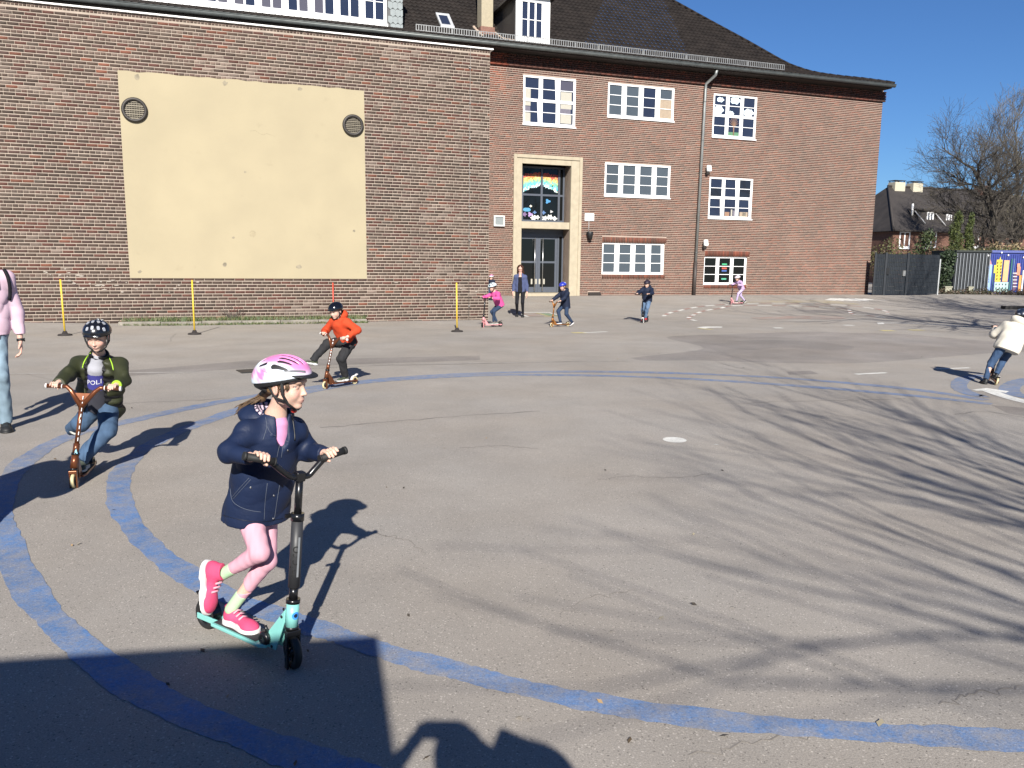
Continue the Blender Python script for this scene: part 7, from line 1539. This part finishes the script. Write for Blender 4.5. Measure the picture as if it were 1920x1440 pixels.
# ---- adult in pink at the left edge
b0 = ground(-12, 803); fw = unit(A(.55, -.83, 0)); JJ = standing(b0, fw, 1.93, 1.42, H=.23, step=.10, adult=True, look=A(.3, 0, -.1), sh_w=.148, hip_w=.07); JJ['ra'] = .036; JJ['rl'] = .074
M_PALEP = fabric('sweater_palepink', (.56, .40, .47), .9, .06, 260, .07); M_JEANL = fabric('jeans_pale', (.185, .255, .31), .85, .3, 250, .25)
ad_, adt, adb = figure('person', 'adult in pale pink sweater and light jeans with a backpack at the left edge', JJ, dict(skin=(.55, .33, .26), legs=dict(m=M_JEANL, fat=.008, h=.009, wr=.005, wf=30, hem=.06), top=dict(m=M_PALEP, fat=.014, drop=.02, h=.009, wr=.011, wf=13, crease=True, wd=(.2, .2, .9), name='sweater', hemw=.13), shoe=(M_TYREB, M_TYREB), hair=dict(m=M_HAIRD, h=.010)), .008)
lw = A(-fw[1], fw[0], 0)
ch_ = (JJ['sh'][0]+JJ['sh'][1])/2
bp = thing('backpack', 'black backpack with shoulder straps worn over the pale pink sweater', 'backpack', ch_-fw*.25)
q = SDF(.012); q.cone(ch_-fw*.25-A(0, 0, .36), ch_-fw*.24+A(0, 0, .02), (.14, .08), (.12, .07), lw, k=.02, rnd=.05, pw=3); sdf_obj('bag', q, M_BLACKC, bp)
for i, s in ((0, 1), (1, -1)):
    T = bvh_of(adt); P = []
    for k in range(14):
        a = -.5+4.0*k/13; c = ch_+lw*s*.118-A(0, 0, .05); o_ = c+(-fw*math.cos(a)+A(0, 0, 1)*math.sin(a))*.6; hh = T.ray_cast(Vector(o_), Vector(c-o_).normalized())
        if hh[0] is not None: P.append(np.array(hh[0])+unit(o_-c)*.008)
    if len(P) > 3:
        mb = MB()
        for a, b_ in zip(P, P[1:]): mb.boxm((a+b_)/2, (b_-a)*.55, lw*.028, unit(np.cross(b_-a, lw))*.005)
        mb.build('strap', M_BLACKC, bp)
P = [p+k*.006 for p, k in cam_hits(adt, smooth_line([A(1, 501), A(8, 507), A(14, 520), A(18, 540), A(17, 562)], 4))]
if len(P) > 3: MB().tube(P, .017, 8).build('strap', M_BLACKC, bp)
w_ = JJ['wr'][0]; dd = unit(JJ['el'][0]-w_); MB().tube([w_-dd*.012, w_+dd*.012], .0335, 14).tube([w_+lw*.032, w_+lw*.041], [.020, .017], 12).build('wristwatch', M_TYREB, ad_, 'stuff')
p = JJ['hp'][0]+fw*.13-A(0, 0, .03)+lw*-.02; q = thing('key_fob', 'black key fob hanging at the hip of the light jeans', 'key fob', p); MB().boxm(p, lw*.022, fw*.006, A(0, 0, .045)).build('fob', M_TYREB, q, bevel=.004); MB().tube([p+A(0, 0, .04), p+A(0, 0, .09)-fw*.02], .004, 6).build('loop', M_SNAP, q); MB().boxm(p+lw*.035+A(0, 0, .0), lw*.007, fw*.004, A(0, 0, .03)).build('key', M_SNAP, q)

# ---- people outside the frame whose shadows fall into it
b0 = A(.10, -.40, 0); fw = A(0, 1, 0); JJ = standing(b0, fw, 1.86, 1.36, H=.235, adult=True, sh_w=.14, hip_w=.07)
ph = A(.01, -.045, 1.645)
for i, s in ((0, -1), (1, 1)):
    C_ = ph+A(s*.072, -.025, -.01); JJ['el'][i] = ik(JJ['sh'][i], C_, .28, .30, A(s*1.0, .0, -.45)); JJ['wr'][i] = C_+unit(JJ['el'][i]-C_)*.085; JJ['hand'][i] = ('grip', C_, A(-s*.3, 0, 1))
JJ['gr'] = .012
figure('person', 'photographer standing behind the viewer with both hands raised, casting the shadow at the bottom', JJ, dict(eyes=False, legs=dict(m=M_DENIM, h=.014), top=dict(m=M_NAVYJ, h=.014, fat=.06), shoe=(M_TYREB, M_TYREB), hair=dict(m=M_HAIRD, h=.014)), .010)
t = thing('telephone', 'flat telephone held up at the viewpoint by the photographer', 'telephone', ph); MB().boxm(ph, A(.070, 0, 0), A(0, .004, 0), A(0, 0, .036)).build('case', M_TYREB, t)
b0 = A(-3.50, 4.05, 0); JJ = standing(b0, unit(A(.5, .8, 0)), 1.72, 1.36, H=.225, adult=True, sh_w=.14, hip_w=.07)
for i, s in ((0, 1), (1, -1)): JJ['el'][i] = JJ['sh'][i]+A(-.12 if i == 0 else .14, -.02, -.26); JJ['wr'][i] = JJ['el'][i]+A(.12 if i == 0 else -.10, .10, .05)
figure('person', 'adult outside the left edge whose shadow falls beside the boy', JJ, dict(eyes=False, legs=dict(m=M_DENIM, h=.016), top=dict(m=M_NAVYJ, h=.016, fat=.04), shoe=(M_TYREB, M_TYREB), hair=dict(m=M_HAIRD, h=.016)), .014)
print('script seconds', round(time.time()-T0, 1), 'verts', sum(len(m.vertices) for m in bpy.data.meshes))
